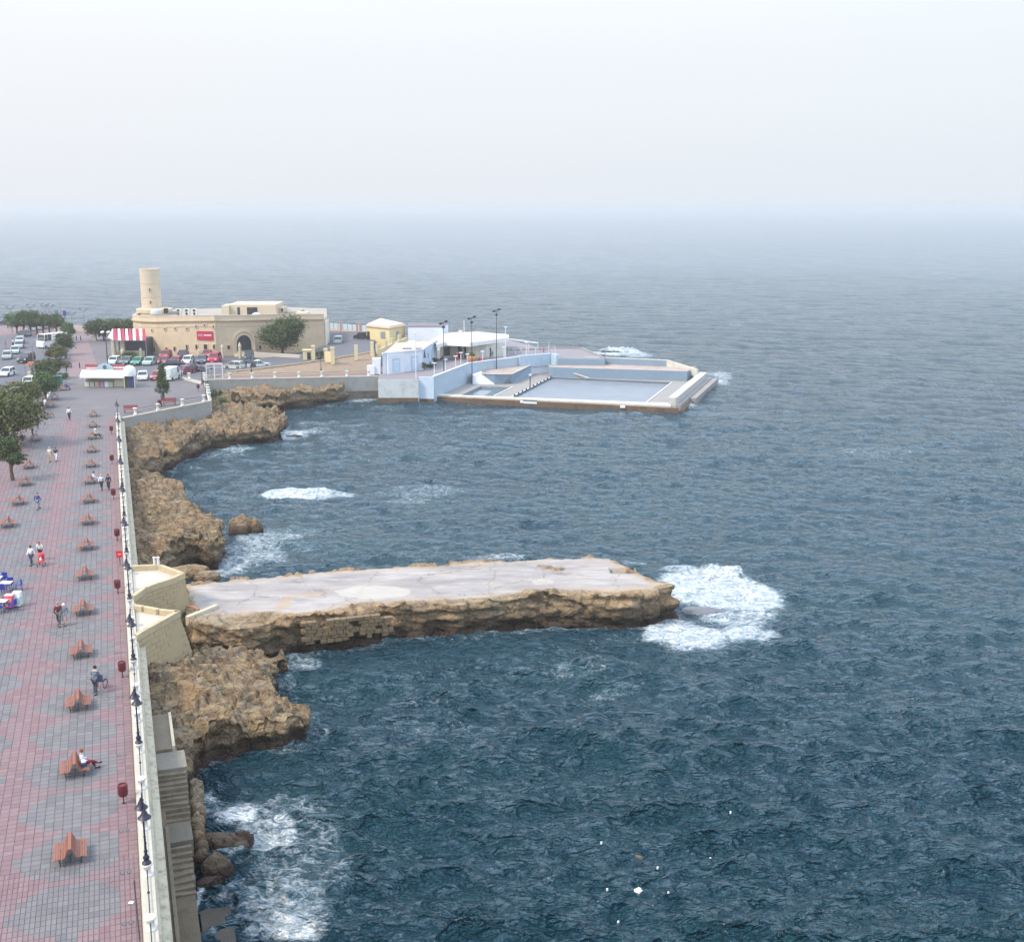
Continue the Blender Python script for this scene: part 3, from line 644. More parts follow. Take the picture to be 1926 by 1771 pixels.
# promenade base sheet (joints)
jb = MB(); q = [W(-14,-22,PZ-.012), W(2.95,-22,PZ-.012), W(2.95,121,PZ-.012), W(-14,121,PZ-.012)]; jb.add(q, [(0,1,2,3)])
PROM = jb.build('promenade', M_JOINT); tag(PROM, 'pink and grey paved promenade', kind='structure')
def sett_mesh(name):
    b = MB(); h = TS/2-JT/2; g = .006
    for (x0, x1, y0, y1) in ((-h,-g,-h,h),(g,h,-h,h)):
        c = .010; b.add([(x0,y0,0),(x1,y0,0),(x1,y1,0),(x0,y1,0),(x0+c,y0+c,.03),(x1-c,y0+c,.03),(x1-c,y1-c,.03),(x0+c,y1-c,.03)], [(4,5,6,7),(0,1,5,4),(1,2,6,5),(2,3,7,6),(3,0,4,7)])
    return b
pg = sett_mesh('p').build('paver', M_PGREY); pp = sett_mesh('p').build('paver', M_PPINK)
meshes = {1: pg.data, 0: pp.data}; used = {1: pg, 0: pp}; first = {1: True, 0: True}
cnt = 0; VV = {0: [], 1: []}; RR_ = {0: [], 1: []}; near_cells = set()
nt_ = int((120.5+10)/TS); ns_ = int(16.9/TS)
cells = []
for j in range(nt_):
    t = -9.3 + (j+.5)*TS
    for i in range(ns_):
        s = 2.92 - (i+.5)*TS
        if s < LE(t)+.5: continue
        cells.append((s, t, i, j))
cells_sorted = [c for c in cells if c[1] > -8.3 and c[0] > -3.2-(c[1]+8)*.12]
cells_sorted.sort(key=lambda c: c[1]+.0*c[0]); nearc = set((c[2], c[3]) for c in cells_sorted[:296])
for (s, t, i, j) in cells:
    k = pav_kind(s, t) if s < 2.2 else 0
    dz = -.02 + rng.uniform(-.003, .003)
    if (i, j) in nearc:
        if first[k]: o = used[k]; first[k] = False
        else: o = bpy.data.objects.new('paver', meshes[k]); COL.objects.link(o)
        loc_st(o, s, t, PZ+dz); o.parent = PROM
        o.rotation_euler.z += rng.uniform(-.006, .006)
    else:
        c = W(s, t, PZ+dz); VV[k].append((c.x, c.y, c.z, t)); RR_[k].append(rng.random())
for k, M in ((1, M_PGREY), (0, M_PPINK)):
    A = np.array(VV[k]); rn = np.array(RR_[k]); h = TS/2-JT/2; c_ = .010; full = A[:,3] < 70
    base = np.array([(-h,-h,0),(h,-h,0),(h,h,0),(-h,h,0),(-h+c_,-h+c_,.03),(h-c_,-h+c_,.03),(h-c_,h-c_,.03),(-h+c_,h-c_,.03)])
    ca, sa = math.cos(PROM_ROT), math.sin(PROM_ROT); bx = base[:,0]*ca-base[:,1]*sa; by = base[:,0]*sa+base[:,1]*ca; B = np.stack([bx, by, base[:,2]], 1)
    F8 = np.array([(4,5,6,7),(0,1,5,4),(1,2,6,5),(2,3,7,6),(3,0,4,7)])
    V = (A[:,None,:3]+B[None]).reshape(-1, 3); F = (F8[None]+(np.arange(len(A))*8)[:,None,None]).reshape(-1, 4); rv = np.repeat(rn, 8)
    o = np_mesh('pavers', V, F, [M], PROM, smooth=False, attrs={'rnd': rv}); o['kind'] = 'stuff'
# edge strip drains, slot and litter
for k, (px, py) in enumerate([(243,1308),(243,1360),(243,1418),(246,1560),(250,1638),(256,1733),(236,1153),(238,1225)]):
    c = at(px, py, PZ); s, t = to_st(c.x, c.y)
    o = thing('drain_grate', 'pair of small dark drain grates by the parapet, %s' % ['beside the bench with the standing man','two benches up from the seated woman','just above the seated woman','level with the nearest lamp post lanterns','beside the nearest bench','nearest the bottom of the picture','by the couple walking','below the walking couple'][k], 'drain', W(2.35, t, PZ+.012), PROM_ROT, 'drain grates along the parapet')
    for dx in (-.14, .14):
        g = MB(); g.box(dx-.09, dx+.09, -.12, .12, -.01, .004); 
        for q in range(3): g.box(dx-.07, dx+.07, -.09+q*.07, -.055+q*.07, .004, .009, 1)
        g.build('grate', [M_BLACK, M_STEEL], o)
sb = MB(); a = at(252,1655,PZ+.016); b_ = at(263,1769,PZ+.016); sb.bar(a, b_, .05, .012); tag(sb.build('drain_slot', M_BLACK), 'long thin dark drain slot in the paving beside the parapet', 'drain')
sb = MB(); sb.add([(-.09,-.05,.002),(.1,-.07,.002),(.12,.05,.03),(-.02,.08,.05),(-.1,.04,.01)], [(0,1,2,3,4)]); o = sb.build('paper_scrap', paint('paper', (.8,.8,.8), .9)); o.location = at(246,1697,PZ+.02); tag(o, 'scrap of white paper lying on the paving by the parapet', 'litter')

# ================================================================== PARAPET WALL
T0, T1 = -24.0, 119.0
par = thing('parapet_wall', 'long white seafront parapet with square posts and a single iron rail along the promenade', 'wall', W(0,0,0), PROM_ROT)
b = MB(); b.box(2.95, 3.58, T0, T1, 4.6, 5.32); b.build('plinth', mat('plinth_cream', (.45,.41,.32), .8, .12, 1.2, dirt=.5, dirtcol=(.36,.31,.24)), par)
b = MB(); b.box(2.99, 3.54, T0, T1, 5.32, 5.40); b.build('cap', mat('cap_white', (.46,.425,.35), .8, .10, 1.5, dirt=.4, dirtcol=(.42,.38,.30)), par)
b = MB()
prof = [(3.58,5.25),(3.66,5.18),(3.70,5.02),(3.66,4.85),(3.72,4.72),(4.02,4.66),(4.08,4.58),(4.02,4.50),(3.95,4.45),(3.95,4.2)]
n = 60
vs = []; fs = []
for i in range(n+1):
    t = T0+(T1-T0)*i/n
    for (x, z) in prof: vs.append((x, t, z))
m_ = len(prof)
for i in range(n):
    for k in range(m_-1): fs.append((i*m_+k, i*m_+k+1, (i+1)*m_+k+1, (i+1)*m_+k))
b.add(vs, [f[::-1] for f in fs]); b.build('moulding', mat('moulding_stone', (.44,.39,.29), .9, .22, 3, bump=.02, dirt=.75, dirtcol=(.12,.10,.06)), par)
b = MB(); b.prism([(3.2,T0),(3.93,T0),(3.93,T1),(3.2,T1)], -1, 4.6); b.build('lower_wall', M_WALL, par)
pedm = None
def pedestal():
    b = MB(); 
    prof = [(.24,0),(.24,.07),(.19,.11),(.155,.22),(.15,.34),(.19,.46),(.245,.50),(.25,.55),(.235,.585)]
    return b.lathe(prof, n=14, m=0)
b = pedestal(); pedm = b.build('pedestal', M_WHITE, par, smooth=True); pedm.location = (3.26, -3.2-4.15*4, 5.40)
ts = [-3.2+4.15*k for k in range(-4, 30)]
for t in ts[1:]:
    c = pedm.copy(); COL.objects.link(c); c.location = (3.26, t, 5.40)
b = MB(); b.box(3.235, 3.285, .26, 3.89, .38, .43); b.box(3.245, 3.275, .26, 3.89, .12, .15)
b.lathe([(.02,0),(.055,.03),(.055,.09),(.02,.13)], (3.26, 2.07, .36), 8); b.box(3.245,3.275, 2.055, 2.085, -.0, .36)
for q in (0.9, 1.45, 2.65, 3.2): b.box(3.25, 3.27, q-.01, q+.01, .0, .38)
rl = b.build('rail', M_IRON, par); rl.location = (0, ts[0], 5.40)
for t in ts[1:-1]:
    c = rl.copy(); COL.objects.link(c); c.location = (0, t, 5.40)

# ------------------------------------------------------------------ lamp posts
def make_lamp():
    r = thing('lamp_post', 'black ornate lamp post', 'lamp post', group='black twin lantern lamp posts on the parapet')
    b = MB(); b.lathe([(.20,0),(.20,.05),(.13,.12),(.10,.20),(.14,.26),(.14,.31),(.075,.40),(.06,.52),(.09,.58),(.055,.66),(.045,1.0),(.045,1.25)], n=12); b.build('base', M_IRON, r, smooth=True)
    b = MB(); b.lathe([(.045,1.25),(.065,1.29),(.04,1.33),(.036,2.7),(.055,2.75),(.035,2.8),(.03,3.05),(.012,3.4)], n=10); b.build('pole', M_IRON, r, smooth=True)
    for s in (-1, 1):
        b = MB(); pts = [(0, 0, 2.45), (0, s*.18, 2.62), (0, s*.36, 2.74), (0, s*.47, 2.72)]; b.tube(pts, .022, 6); b.build('arm', M_IRON, r)
        b = MB(); b.lathe([(.29,0),(.30,.02),(.22,.09),(.15,.17),(.12,.27),(.07,.34),(.045,.42),(.012,.50)], (0, s*.47, 2.42), 12); l = b.build('lantern', M_IRON, r, smooth=True)
        b = MB(); b.lathe([(.10,-.12),(.17,-.04),(.19,0)], (0, s*.47, 2.42), 10); b.build('glass', paint('frosted_glass', (.55,.55,.52), .3), l)
    return r
lamp0 = make_lamp(); tb = None
lamp_lbl = {0:'nearest black twin lantern lamp post, at the bottom of the parapet',1:'second black lamp post from the viewer, level with the bench with the seated woman',2:'third black lamp post, beside the man pushing a wheelchair',3:'fourth black lamp post, by the near end of the yellow bastions',4:'fifth black lamp post, at the far bastion',5:'sixth black lamp post, beside the tan far headland',6:'seventh black lamp post along the parapet',7:'eighth black lamp post, past the two women in black',8:'ninth black lamp post along the parapet',9:'tenth black lamp post, last one before the plaza corner'}
for k in range(0, 10):
    o = lamp0 if k == 0 else copy_tree(lamp0)
    o.location = W(3.26, -3.2+12.45*k, 5.985); o.rotation_euler = (0, 0, PROM_ROT+.12); o['label'] = lamp_lbl[k]

# ------------------------------------------------------------------ benches
def bench_profile():
    seat = [(.66,.395),(.56,.425),(.455,.425),(.35,.41)]; back = [(.245,.455),(.19,.56),(.145,.67),(.10,.78)]
    return seat+back
def make_bench():
    r = thing('bench', 'back to back slatted bench', 'bench', group='back to back timber benches on the promenade')
    pr = bench_profile()
    for s in (-1, 1):
        for i, (x, z) in enumerate(pr):
            j = min(i+1, len(pr)-1); i0 = max(i-1, 0); d = Vector((pr[j][0]-pr[i0][0], 0, pr[j][1]-pr[i0][1])).normalized()
            nrm = Vector((d.z, 0, -d.x)); b = MB(); c = Vector((x, 0, z)); w = d*.044; h = nrm*.016; L = .80
            vs = [(c-w-h), (c+w-h), (c+w+h), (c-w+h)]; vv = [(v.x*s, -L, v.z) for v in vs]+[(v.x*s, L, v.z) for v in vs]
            b.add(vv, [(0,1,2,3),(7,6,5,4),(0,4,5,1),(1,5,6,2),(2,6,7,3),(3,7,4,0)]); b.build('slat', M_WOOD, r)
    b = MB(); b.box(-.075,.075,-.8,.8,.83,.86); b.build('top_rail', M_WOOD, r)
    for y in (-.62, .62):
        b = MB(); f = [(x, y, z-.035) for x, z in pr]; b.tube([(.67, y, .36)]+f+[(.03, y, .80)], .022, 5); b.tube([(-x_, y_, z_) for x_, y_, z_ in ([(.67, y, .36)]+f+[(.03, y, .80)])], .022, 5)
        b.tube([(.50, y, .40), (.44, y, .0)], .022, 5); b.tube([(-.50, y, .40), (-.44, y, .0)], .022, 5); b.tube([(-.46, y, .14), (.46, y, .14)], .015, 5); b.build('leg_frame', M_IRON, r)
    return r
bench0 = make_bench()
def nth(k): return ['nearest','second','third','fourth','fifth','sixth','seventh','eighth','ninth','tenth','eleventh','twelfth','thirteenth','fourteenth','fifteenth'][k]
BL = {0:'empty red brown slatted bench nearest the viewer',1:'red brown bench with a woman in burgundy trousers sitting on it',2:'empty red brown bench right beside the man pushing a wheelchair',3:'empty red brown bench just beyond the man with the wheelchair',4:'empty bench beside the walking old couple',5:'empty bench just beyond the walking old couple',
      6:'empty bench level with the bright red notice on the parapet',7:'red brown bench, eighth from the viewer in the row by the parapet',8:'red brown bench, ninth from the viewer, just before the two women in black',9:'bench with a seated person in white beside the two women in black',10:'empty bench just past the two women in black',11:'empty bench, one short of the person in the white hat',12:'bench with a seated person in a white hat',13:'empty bench just beyond the person in the white hat',14:'farthest empty bench of the row by the parapet'}
for k in range(15):
    o = bench0 if k == 0 else copy_tree(bench0)
    o.location = W(0, .1+8.68*k, PZ+.012); o.rotation_euler = (0, 0, PROM_ROT+.02); o['label'] = BL[k]
left_px = [(15,990),(35,948),(48,912),(55,880),(68,828),(88,785),(95,765),(103,750),(120,733)]
LBL = ['nearest bench of the left hand row, at the left edge of the picture','second bench of the left row, left of the walker in blue','third bench of the left row, below the small tree','fourth bench of the left row, beside the small tree trunk','bench beside the people standing under the big tree','empty bench just past the big tree','empty bench left of the man in the white shirt','empty bench between the red litter bins','far bench with a person in blue sitting on it']
for k, (px, py) in enumerate(left_px):
    o = copy_tree(bench0); c = at(px, py, PZ); o.location = (c.x, c.y, PZ+.012); o.rotation_euler = (0, 0, PROM_ROT+.02); o['label'] = LBL[k]; o['group'] = 'benches of the left row'

# ------------------------------------------------------------------ litter bins
def make_bin():
    r = thing('litter_bin', 'red bin', 'litter bin', group='dark red litter bins on posts')
    b = MB(); b.lathe([(.20,.42),(.235,.50),(.245,.95),(.23,1.02),(.20,1.02),(.19,.97)], n=14); b.build('bin', M_RED, r, smooth=True)
    b = MB(); b.lathe([(.10,0),(.10,.02),(.028,.04),(.028,.42)], n=8); b.build('post', M_IRON, r)
    b = MB(); b.lathe([(.245,.70),(.252,.70),(.252,.74),(.245,.74)], n=14); b.build('band', M_IRON, r)
    return r
bin0 = make_bin()
bins = [(233,1510,'nearest dark red litter bin on a post, beside the parapet below the seated woman'),(231,1273,'dark red litter bin beside the man pushing a wheelchair'),(222,1115,'dark red litter bin by the yellow bastions'),(221,1016,'dark red litter bin one past the bright red notice'),(214,938,'dark red litter bin beside the two women in black'),(211,872,'dark red litter bin between the two women and the white hatted sitter'),(210,816,'farthest dark red litter bin along the parapet'),
        (97,737,'farther dark red litter bin on the white kerb line at left'),(80,770,'nearer dark red litter bin on the white kerb line at left'),(300,765,'red litter bin at the grey plaza wall between the two red benches'),(373,735,'red litter bin near the seaward corner of the plaza')]
for k, (px, py, l) in enumerate(bins):
    o = bin0 if k == 0 else copy_tree(bin0); c = at(px, py, PZ); o.location = (c.x, c.y, PZ+.01); o.rotation_euler = (0, 0, PROM_ROT); o['label'] = l
# bright red notice
r = thing('notice_board', 'bright red square notice with a white line, by the parapet near the bastions', 'sign', at(226,1062,PZ), PROM_ROT)
b = MB(); b.box(-.26,.26,-.02,.02,.62,1.22); b.build('panel', M_BRED, r); b = MB(); b.box(-.12,.12,-.026,-.021,.90,.95); b.build('lettering', paint('sign_white', (.8,.8,.8)), r)
b = MB(); b.box(-.03,.03,-.015,.015,0,.62); b.build('post', M_IRON, r)

# ================================================================== SEASIDE STEPS
st_ = thing('seaside_steps', 'worn stone landings and two flights of steps going down to the sea below the parapet', 'steps', W(0,0,0), PROM_ROT)
def sbox(name, s0, s1, t0, t1, z0, z1, m=M_STEP, jit=.02, parent=st_):
    b = MB(); j = lambda: random.uniform(-jit, jit)
    b.add([(s0,t0,z0),(s1,t0,z0),(s1,t1,z0),(s0,t1,z0),(s0,t0+j(),z1+j()),(s1+j(),t0+j(),z1+j()),(s1+j(),t1+j(),z1+j()),(s0,t1+j(),z1+j())],
          [(0,3,2,1),(4,5,6,7),(0,1,5,4),(1,2,6,5),(2,3,7,6),(3,0,4,7)]); return b.build(name, m, parent)
sbox('landing', 3.93, 5.05, 13.2, 18.2, -1, 3.55); sbox('kerb', 5.05, 5.22, 13.4, 18.2, -1, 3.62, M_CREAM)
sbox('landing', 3.93, 5.70, 11.0, 13.15, -1, 3.38, mat('grey_slab', (.22,.195,.16), .85, .2, 2, bump=.02, dirt=.5))
N1 = 10
for i in range(N1):
    z = 3.2-(i)*.165; t = 10.96-.27*i*1.02
    sbox('step', 3.97, 5.62+random.uniform(-.05,.05), t-.30, t, -1, z, M_STEP, .055)
sbox('landing', 3.97, 5.60, 6.05, 8.16, -1, 1.60, mat('grey_slab2', (.15,.13,.10), .85, .25, 2.5, bump=.03, dirt=.6))
sbox('side_wall', 3.93, 4.36, -22, 8.1, -1, 2.55, M_DARKWALL); sbox('side_wall_cap', 4.24, 4.40, -22, 5.95, 2.55, 2.66, M_STEP, .02)
for i in range(8):
    z = 1.42-i*.15; t = 6.02-.38*i
    sbox('step', 4.42, 5.46+random.uniform(-.04,.04), t-.42, t, -1, z, M_STEP, .055)
sbox('ledge', 4.42, 5.42, -22, 2.9, -1, .30, M_DARKWALL, .04)
sbox('quay_slab', 5.55, 7.0, -22, 3.5, -1, -.10, mat('wet_slab', (.060,.048,.034), .6, .4, 3, bump=.06, dirt=.5, dirtcol=(.06,.07,.06)), .03)
# broken stones against the outer side of the upper flight
for i in range(9):
    rock('step_rock', W(5.85+random.uniform(-.1,.3), 6.2+i*.62, .6+.22*i*.9-.3), .42, .4, .55, 60+i, 'rough brown stone of the rubble outside the upper steps, %s' % ['nearest the lower flight','second from the lower flight','third from the lower flight','fourth from the lower flight','middle one','fourth from the top','third from the top','second from the top','topmost'][i], group='rubble beside the upper steps', res=14)

# ================================================================== BASTIONS
def loft(b, top, bot, m=0, mt=None):
    n = len(top); b.add(list(bot)+list(top), [tuple(range(n-1,-1,-1))]+[(i,(i+1)%n,(i+1)%n+n,i+n) for i in range(n)], m)
    k = len(b.v)-2*n; b.f.append(tuple(k+n+i for i in range(n))); b.m.append(m if mt is None else mt)
def bastion(label, top_st, bot_st, ztop, zbot):
    r = thing('bastion', label, 'bastion', W(0,0,0), PROM_ROT)
    if sum(top_st[i][0]*top_st[(i+1)%len(top_st)][1]-top_st[(i+1)%len(top_st)][0]*top_st[i][1] for i in range(len(top_st))) < 0: top_st = top_st[::-1]; bot_st = bot_st[::-1]
    c = Vector((sum(p[0] for p in top_st)/len(top_st), sum(p[1] for p in top_st)/len(top_st)))
    b = MB(); loft(b, [(s, t, ztop-.45) for s, t in top_st], [(s, t, zbot) for s, t in bot_st]); b.build('body', M_YELL, r)
    # blocks proud of the body, course by course
    n = len(top_st); bb = MB(); H = ztop-.45-zbot; nc = int(H/.34)
    for i in range(n):
        a0, a1 = Vector((*top_st[i], ztop-.45)), Vector((*top_st[(i+1)%n], ztop-.45)); b0, b1 = Vector((*bot_st[i], zbot)), Vector((*bot_st[(i+1)%n], zbot))
        if max(a0.x, a1.x) < 3.75: continue
        L = (a1-a0).length
        if L < .3: continue
        nb = max(1, int(L/.62))
        nr = (a1-a0).cross(Vector((0,0,1))).normalized()
        for cidx in range(nc):
            v0, v1 = cidx/nc, (cidx+1)/nc-.035; sh = .5*(cidx % 2)
            for q in range(nb+1):
                u0 = max(0, (q-sh)/nb); u1 = min(1, (q+1-sh)/nb-.02)
                if u1 <= u0+.02: continue
                P = lambda u, v: (b0.lerp(b1, u)).lerp(a0.lerp(a1, u), v)
                d = nr*(.025+random.uniform(0, .022)); p = [P(u0,v0), P(u1,v0), P(u1,v1), P(u0,v1)]
                bb.add([x-nr*.03 for x in p]+[x+d for x in p], [(4,5,6,7),(0,1,5,4),(1,2,6,5),(2,3,7,6),(3,0,4,7)])
    o = bb.build('wall_blocks', M_YELL, r); o['kind'] = 'stuff'
    # floor and rim
    inn = [(c+(Vector(p)-c)*.0 + Vector(p)*1.0) for p in top_st]
    b = MB(); w = .30
    for i in range(n):
        p, q = Vector(top_st[i]), Vector(top_st[(i+1)%n])
        if max(p.x, q.x) < 3.75: continue
        d = (q-p).normalized(); nn = Vector((-d.y, d.x)); e = .05
        poly = [p-d*.04-nn*e, q+d*.04-nn*e, q-d*.12+nn*w, p+d*.12+nn*w]
        b.prism([tuple(v) for v in poly], ztop-.45, ztop)
    b.build('rim', mat('rim_stone', (.46,.37,.23), .9, .12, 2, dirt=.35), r)
    b = MB(); b.add([(s, t, ztop-.42) for s, t in top_st], [tuple(range(n))]); b.build('floor', M_PALE, r)
    return r
bastion('farther yellow stone bastion with a pale sunken floor, at the landward end of the pier', [(3.6,43.6),(5.8,43.2),(7.5,40.2),(6.5,39.0),(5.4,38.2),(4.5,37.4),(3.6,35.6)], [(3.6,43.6),(5.9,43.6),(7.8,40.3),(6.7,38.6),(5.5,37.7),(4.6,37.0),(3.6,35.2)], 5.7, 1.8)
bastion('nearer yellow stone bastion with a pointed end and pale sunken floor, above the near rocks', [(3.6,33.6),(4.3,33.0),(5.3,32.0),(6.6,31.1),(5.2,29.2),(4.2,27.9),(3.6,27.0)], [(3.6,34),(4.4,33.4),(5.7,32.8),(7.4,31.6),(5.6,28.7),(4.4,27.2),(3.6,26.4)], 5.7, 1.9)
b = MB(); a = at(352,1163,3.2); c = at(408,1138,3.3); b.bar((a.x,a.y,3.0), (c.x,c.y,3.0), .35, .75); tag(b.build('low_wall', M_CREAM), 'short low pale wall slanting onto the landward end of the pier', 'wall')
b = MB(); a = at(352,1140,3.3); c = at(374,1146,3.3); b.tube([a, (a+c)/2+Vector((0,0,.1)), c], .10, 8); tag(b.build('drain_pipe', mat('rusty_pipe', (.38,.17,.09), .8)), 'short rusty orange pipe sticking out beside the far bastion', 'pipe')
for k, px in enumerate((291, 298)):
    b = MB(); b.lathe([(.11,0),(.11,.55),(.14,.58),(.14,.66)], at(px,1062,5.7), 8); tag(b.build('bollard', M_WHITE), '%s of the two small white bollards on the rim of the far bastion' % ('left', 'right')[k], 'bollard', 'white bollards on the bastion')
# masonry courses let into the pier's near face
bb = MB(); A = at(566,1170,2.9); Bp = at(745,1150,2.9); e = Bp-A; L = e.length; e.normalize(); nn = Vector((e.y, -e.x, 0))
for c_ in range(6):
    z0 = 2.75-.30*c_; x = (.3*(c_ % 2))
    while x < L-.6:
        w = random.uniform(.42, .8)
        if random.random() < .84: p = A+e*(x+w/2)+nn*(-.30+random.uniform(-.08,.05)); bb.cbox((p.x,p.y,z0-.13), w-.05, .5, .26, math.atan2(e.y,e.x))
        x += w
o = bb.build('masonry', mat('pier_masonry', (.19,.135,.075), .9, .35, 3, bump=.03, dirt=.8, dirtcol=(.07,.055,.035)), PIER_O); o['kind'] = 'stuff'

# ================================================================== PEOPLE
SKIN = paint('skin', (.45,.26,.18), .6)
_cache = {}
def skin_mesh(key, verts, edges, radii, root=0, sub=1):
    if key in _cache: return _cache[key]
    me = bpy.data.meshes.new(key); me.from_pydata(verts, edges, []); o = bpy.data.objects.new(key, me); COL.objects.link(o)
    m = o.modifiers.new('s', 'SKIN'); m.use_smooth_shade = True
    sv = me.skin_vertices[0].data
    for i, r in enumerate(radii): sv[i].radius = (r, r) if not isinstance(r, tuple) else r; sv[i].use_root = (i == root)
    m2 = o.modifiers.new('u', 'SUBSURF'); m2.levels = sub; m2.render_levels = sub
    dg = bpy.context.evaluated_depsgraph_get(); ev = o.evaluated_get(dg); nm = bpy.data.meshes.new_from_object(ev)
    bpy.data.objects.remove(o); bpy.data.meshes.remove(me); _cache[key] = nm; return nm
POSES = {}
def pose(name, **kw):
    J = dict(hip=(0,0,.94), sp=(0,.01,1.14), ch=(0,0,1.36), nk=(0,0,1.50), hd=(0,.02,1.60), ht=(0,.02,1.70),
             ls=(-.17,0,1.42), le=(-.24,-.03,1.14), lw=(-.26,.06,.90), lh=(-.26,.08,.82), rs=(.17,0,1.42), re=(.24,-.03,1.14), rw=(.26,.06,.90), rh=(.26,.08,.82),
             lj=(-.095,0,.88), lk=(-.11,.03,.48), la=(-.11,-.03,.09), lt=(-.12,.13,.04), rj=(.095,0,.88), rk=(.11,.03,.48), ra=(.11,-.03,.09), rt=(.12,.13,.04))
    J.update(kw); POSES[name] = J
pose('stand')
pose('walk', lk=(-.10,.20,.52), la=(-.10,.26,.12), lt=(-.11,.42,.08), rk=(.10,-.02,.48), ra=(.10,-.30,.14), rt=(.11,-.20,.03), le=(-.24,-.14,1.16), lw=(-.25,-.10,.92), lh=(-.25,-.09,.84), re=(.24,.05,1.15), rw=(.24,.22,.96), rh=(.24,.26,.89))
pose('push', sp=(0,.05,1.14), ch=(0,.10,1.35), nk=(0,.14,1.49), hd=(0,.18,1.58), ht=(0,.19,1.69), ls=(-.18,.10,1.41), rs=(.18,.10,1.41), le=(-.25,.16,1.14), re=(.25,.16,1.14), lw=(-.22,.42,1.04), rw=(.22,.42,1.04), lh=(-.21,.50,1.04), rh=(.21,.50,1.04), lk=(-.10,.16,.50), la=(-.10,.10,.10), lt=(-.11,.26,.05), rk=(.10,-.04,.48), ra=(.10,-.26,.13), rt=(.11,-.14,.03))
pose('sit', hip=(0,0,.50), sp=(0,.0,.70), ch=(0,-.02,.92), nk=(0,.0,1.06), hd=(0,.03,1.16), ht=(0,.03,1.26), ls=(-.17,-.02,.98), rs=(.17,-.02,.98), le=(-.24,.02,.72), re=(.24,.02,.72), lw=(-.12,.24,.64), rw=(.12,.24,.64), lh=(-.06,.30,.62), rh=(.06,.30,.62),
     lj=(-.1,.03,.48), rj=(.1,.03,.48), lk=(-.12,.44,.50), rk=(.12,.44,.50), la=(-.11,.44,.10), ra=(.11,.48,.10), lt=(-.12,.60,.05), rt=(.12,.64,.05))
pose('sit_cross', hip=(0,0,.50), sp=(0,-.02,.70), ch=(0,-.05,.92), nk=(0,-.04,1.06), hd=(0,.0,1.16), ht=(0,.0,1.26), ls=(-.17,-.05,.98), rs=(.17,-.05,.98), le=(-.24,.0,.72), re=(.24,.0,.72), lw=(-.12,.24,.66), rw=(.12,.24,.66), lh=(-.06,.31,.66), rh=(.06,.31,.66),
     lj=(-.1,.03,.48), rj=(.1,.03,.48), lk=(-.08,.46,.52), rk=(.10,.46,.60), la=(-.10,.62,.12), ra=(-.10,.74,.34), lt=(-.11,.80,.08), rt=(-.14,.90,.38))
def sk(pz, key, names, edges, rad, root=0, sub=1):
    J = POSES[pz]; idx = {n: i for i, n in enumerate(names)}
    return skin_mesh(f'{key}_{pz}', [J[n] for n in names], [(idx[a], idx[b]) for a, b in edges], [rad[n] for n in names], root, sub)
BN = ['hip','sp','ch','nk','hd','ht','ls','le','lw','lh','rs','re','rw','rh','lj','lk','la','lt','rj','rk','ra','rt']
BE = [('hip','sp'),('sp','ch'),('ch','nk'),('nk','hd'),('hd','ht'),('ch','ls'),('ls','le'),('le','lw'),('lw','lh'),('ch','rs'),('rs','re'),('re','rw'),('rw','rh'),('hip','lj'),('lj','lk'),('lk','la'),('la','lt'),('hip','rj'),('rj','rk'),('rk','ra'),('ra','rt')]
BR = dict(hip=.13,sp=.115,ch=.14,nk=.05,hd=.088,ht=.065,ls=.06,le=.043,lw=.03,lh=.04,rs=.06,re=.043,rw=.03,rh=.04,lj=.09,lk=.06,la=.04,lt=.035,rj=.09,rk=.06,ra=.04,rt=.035)
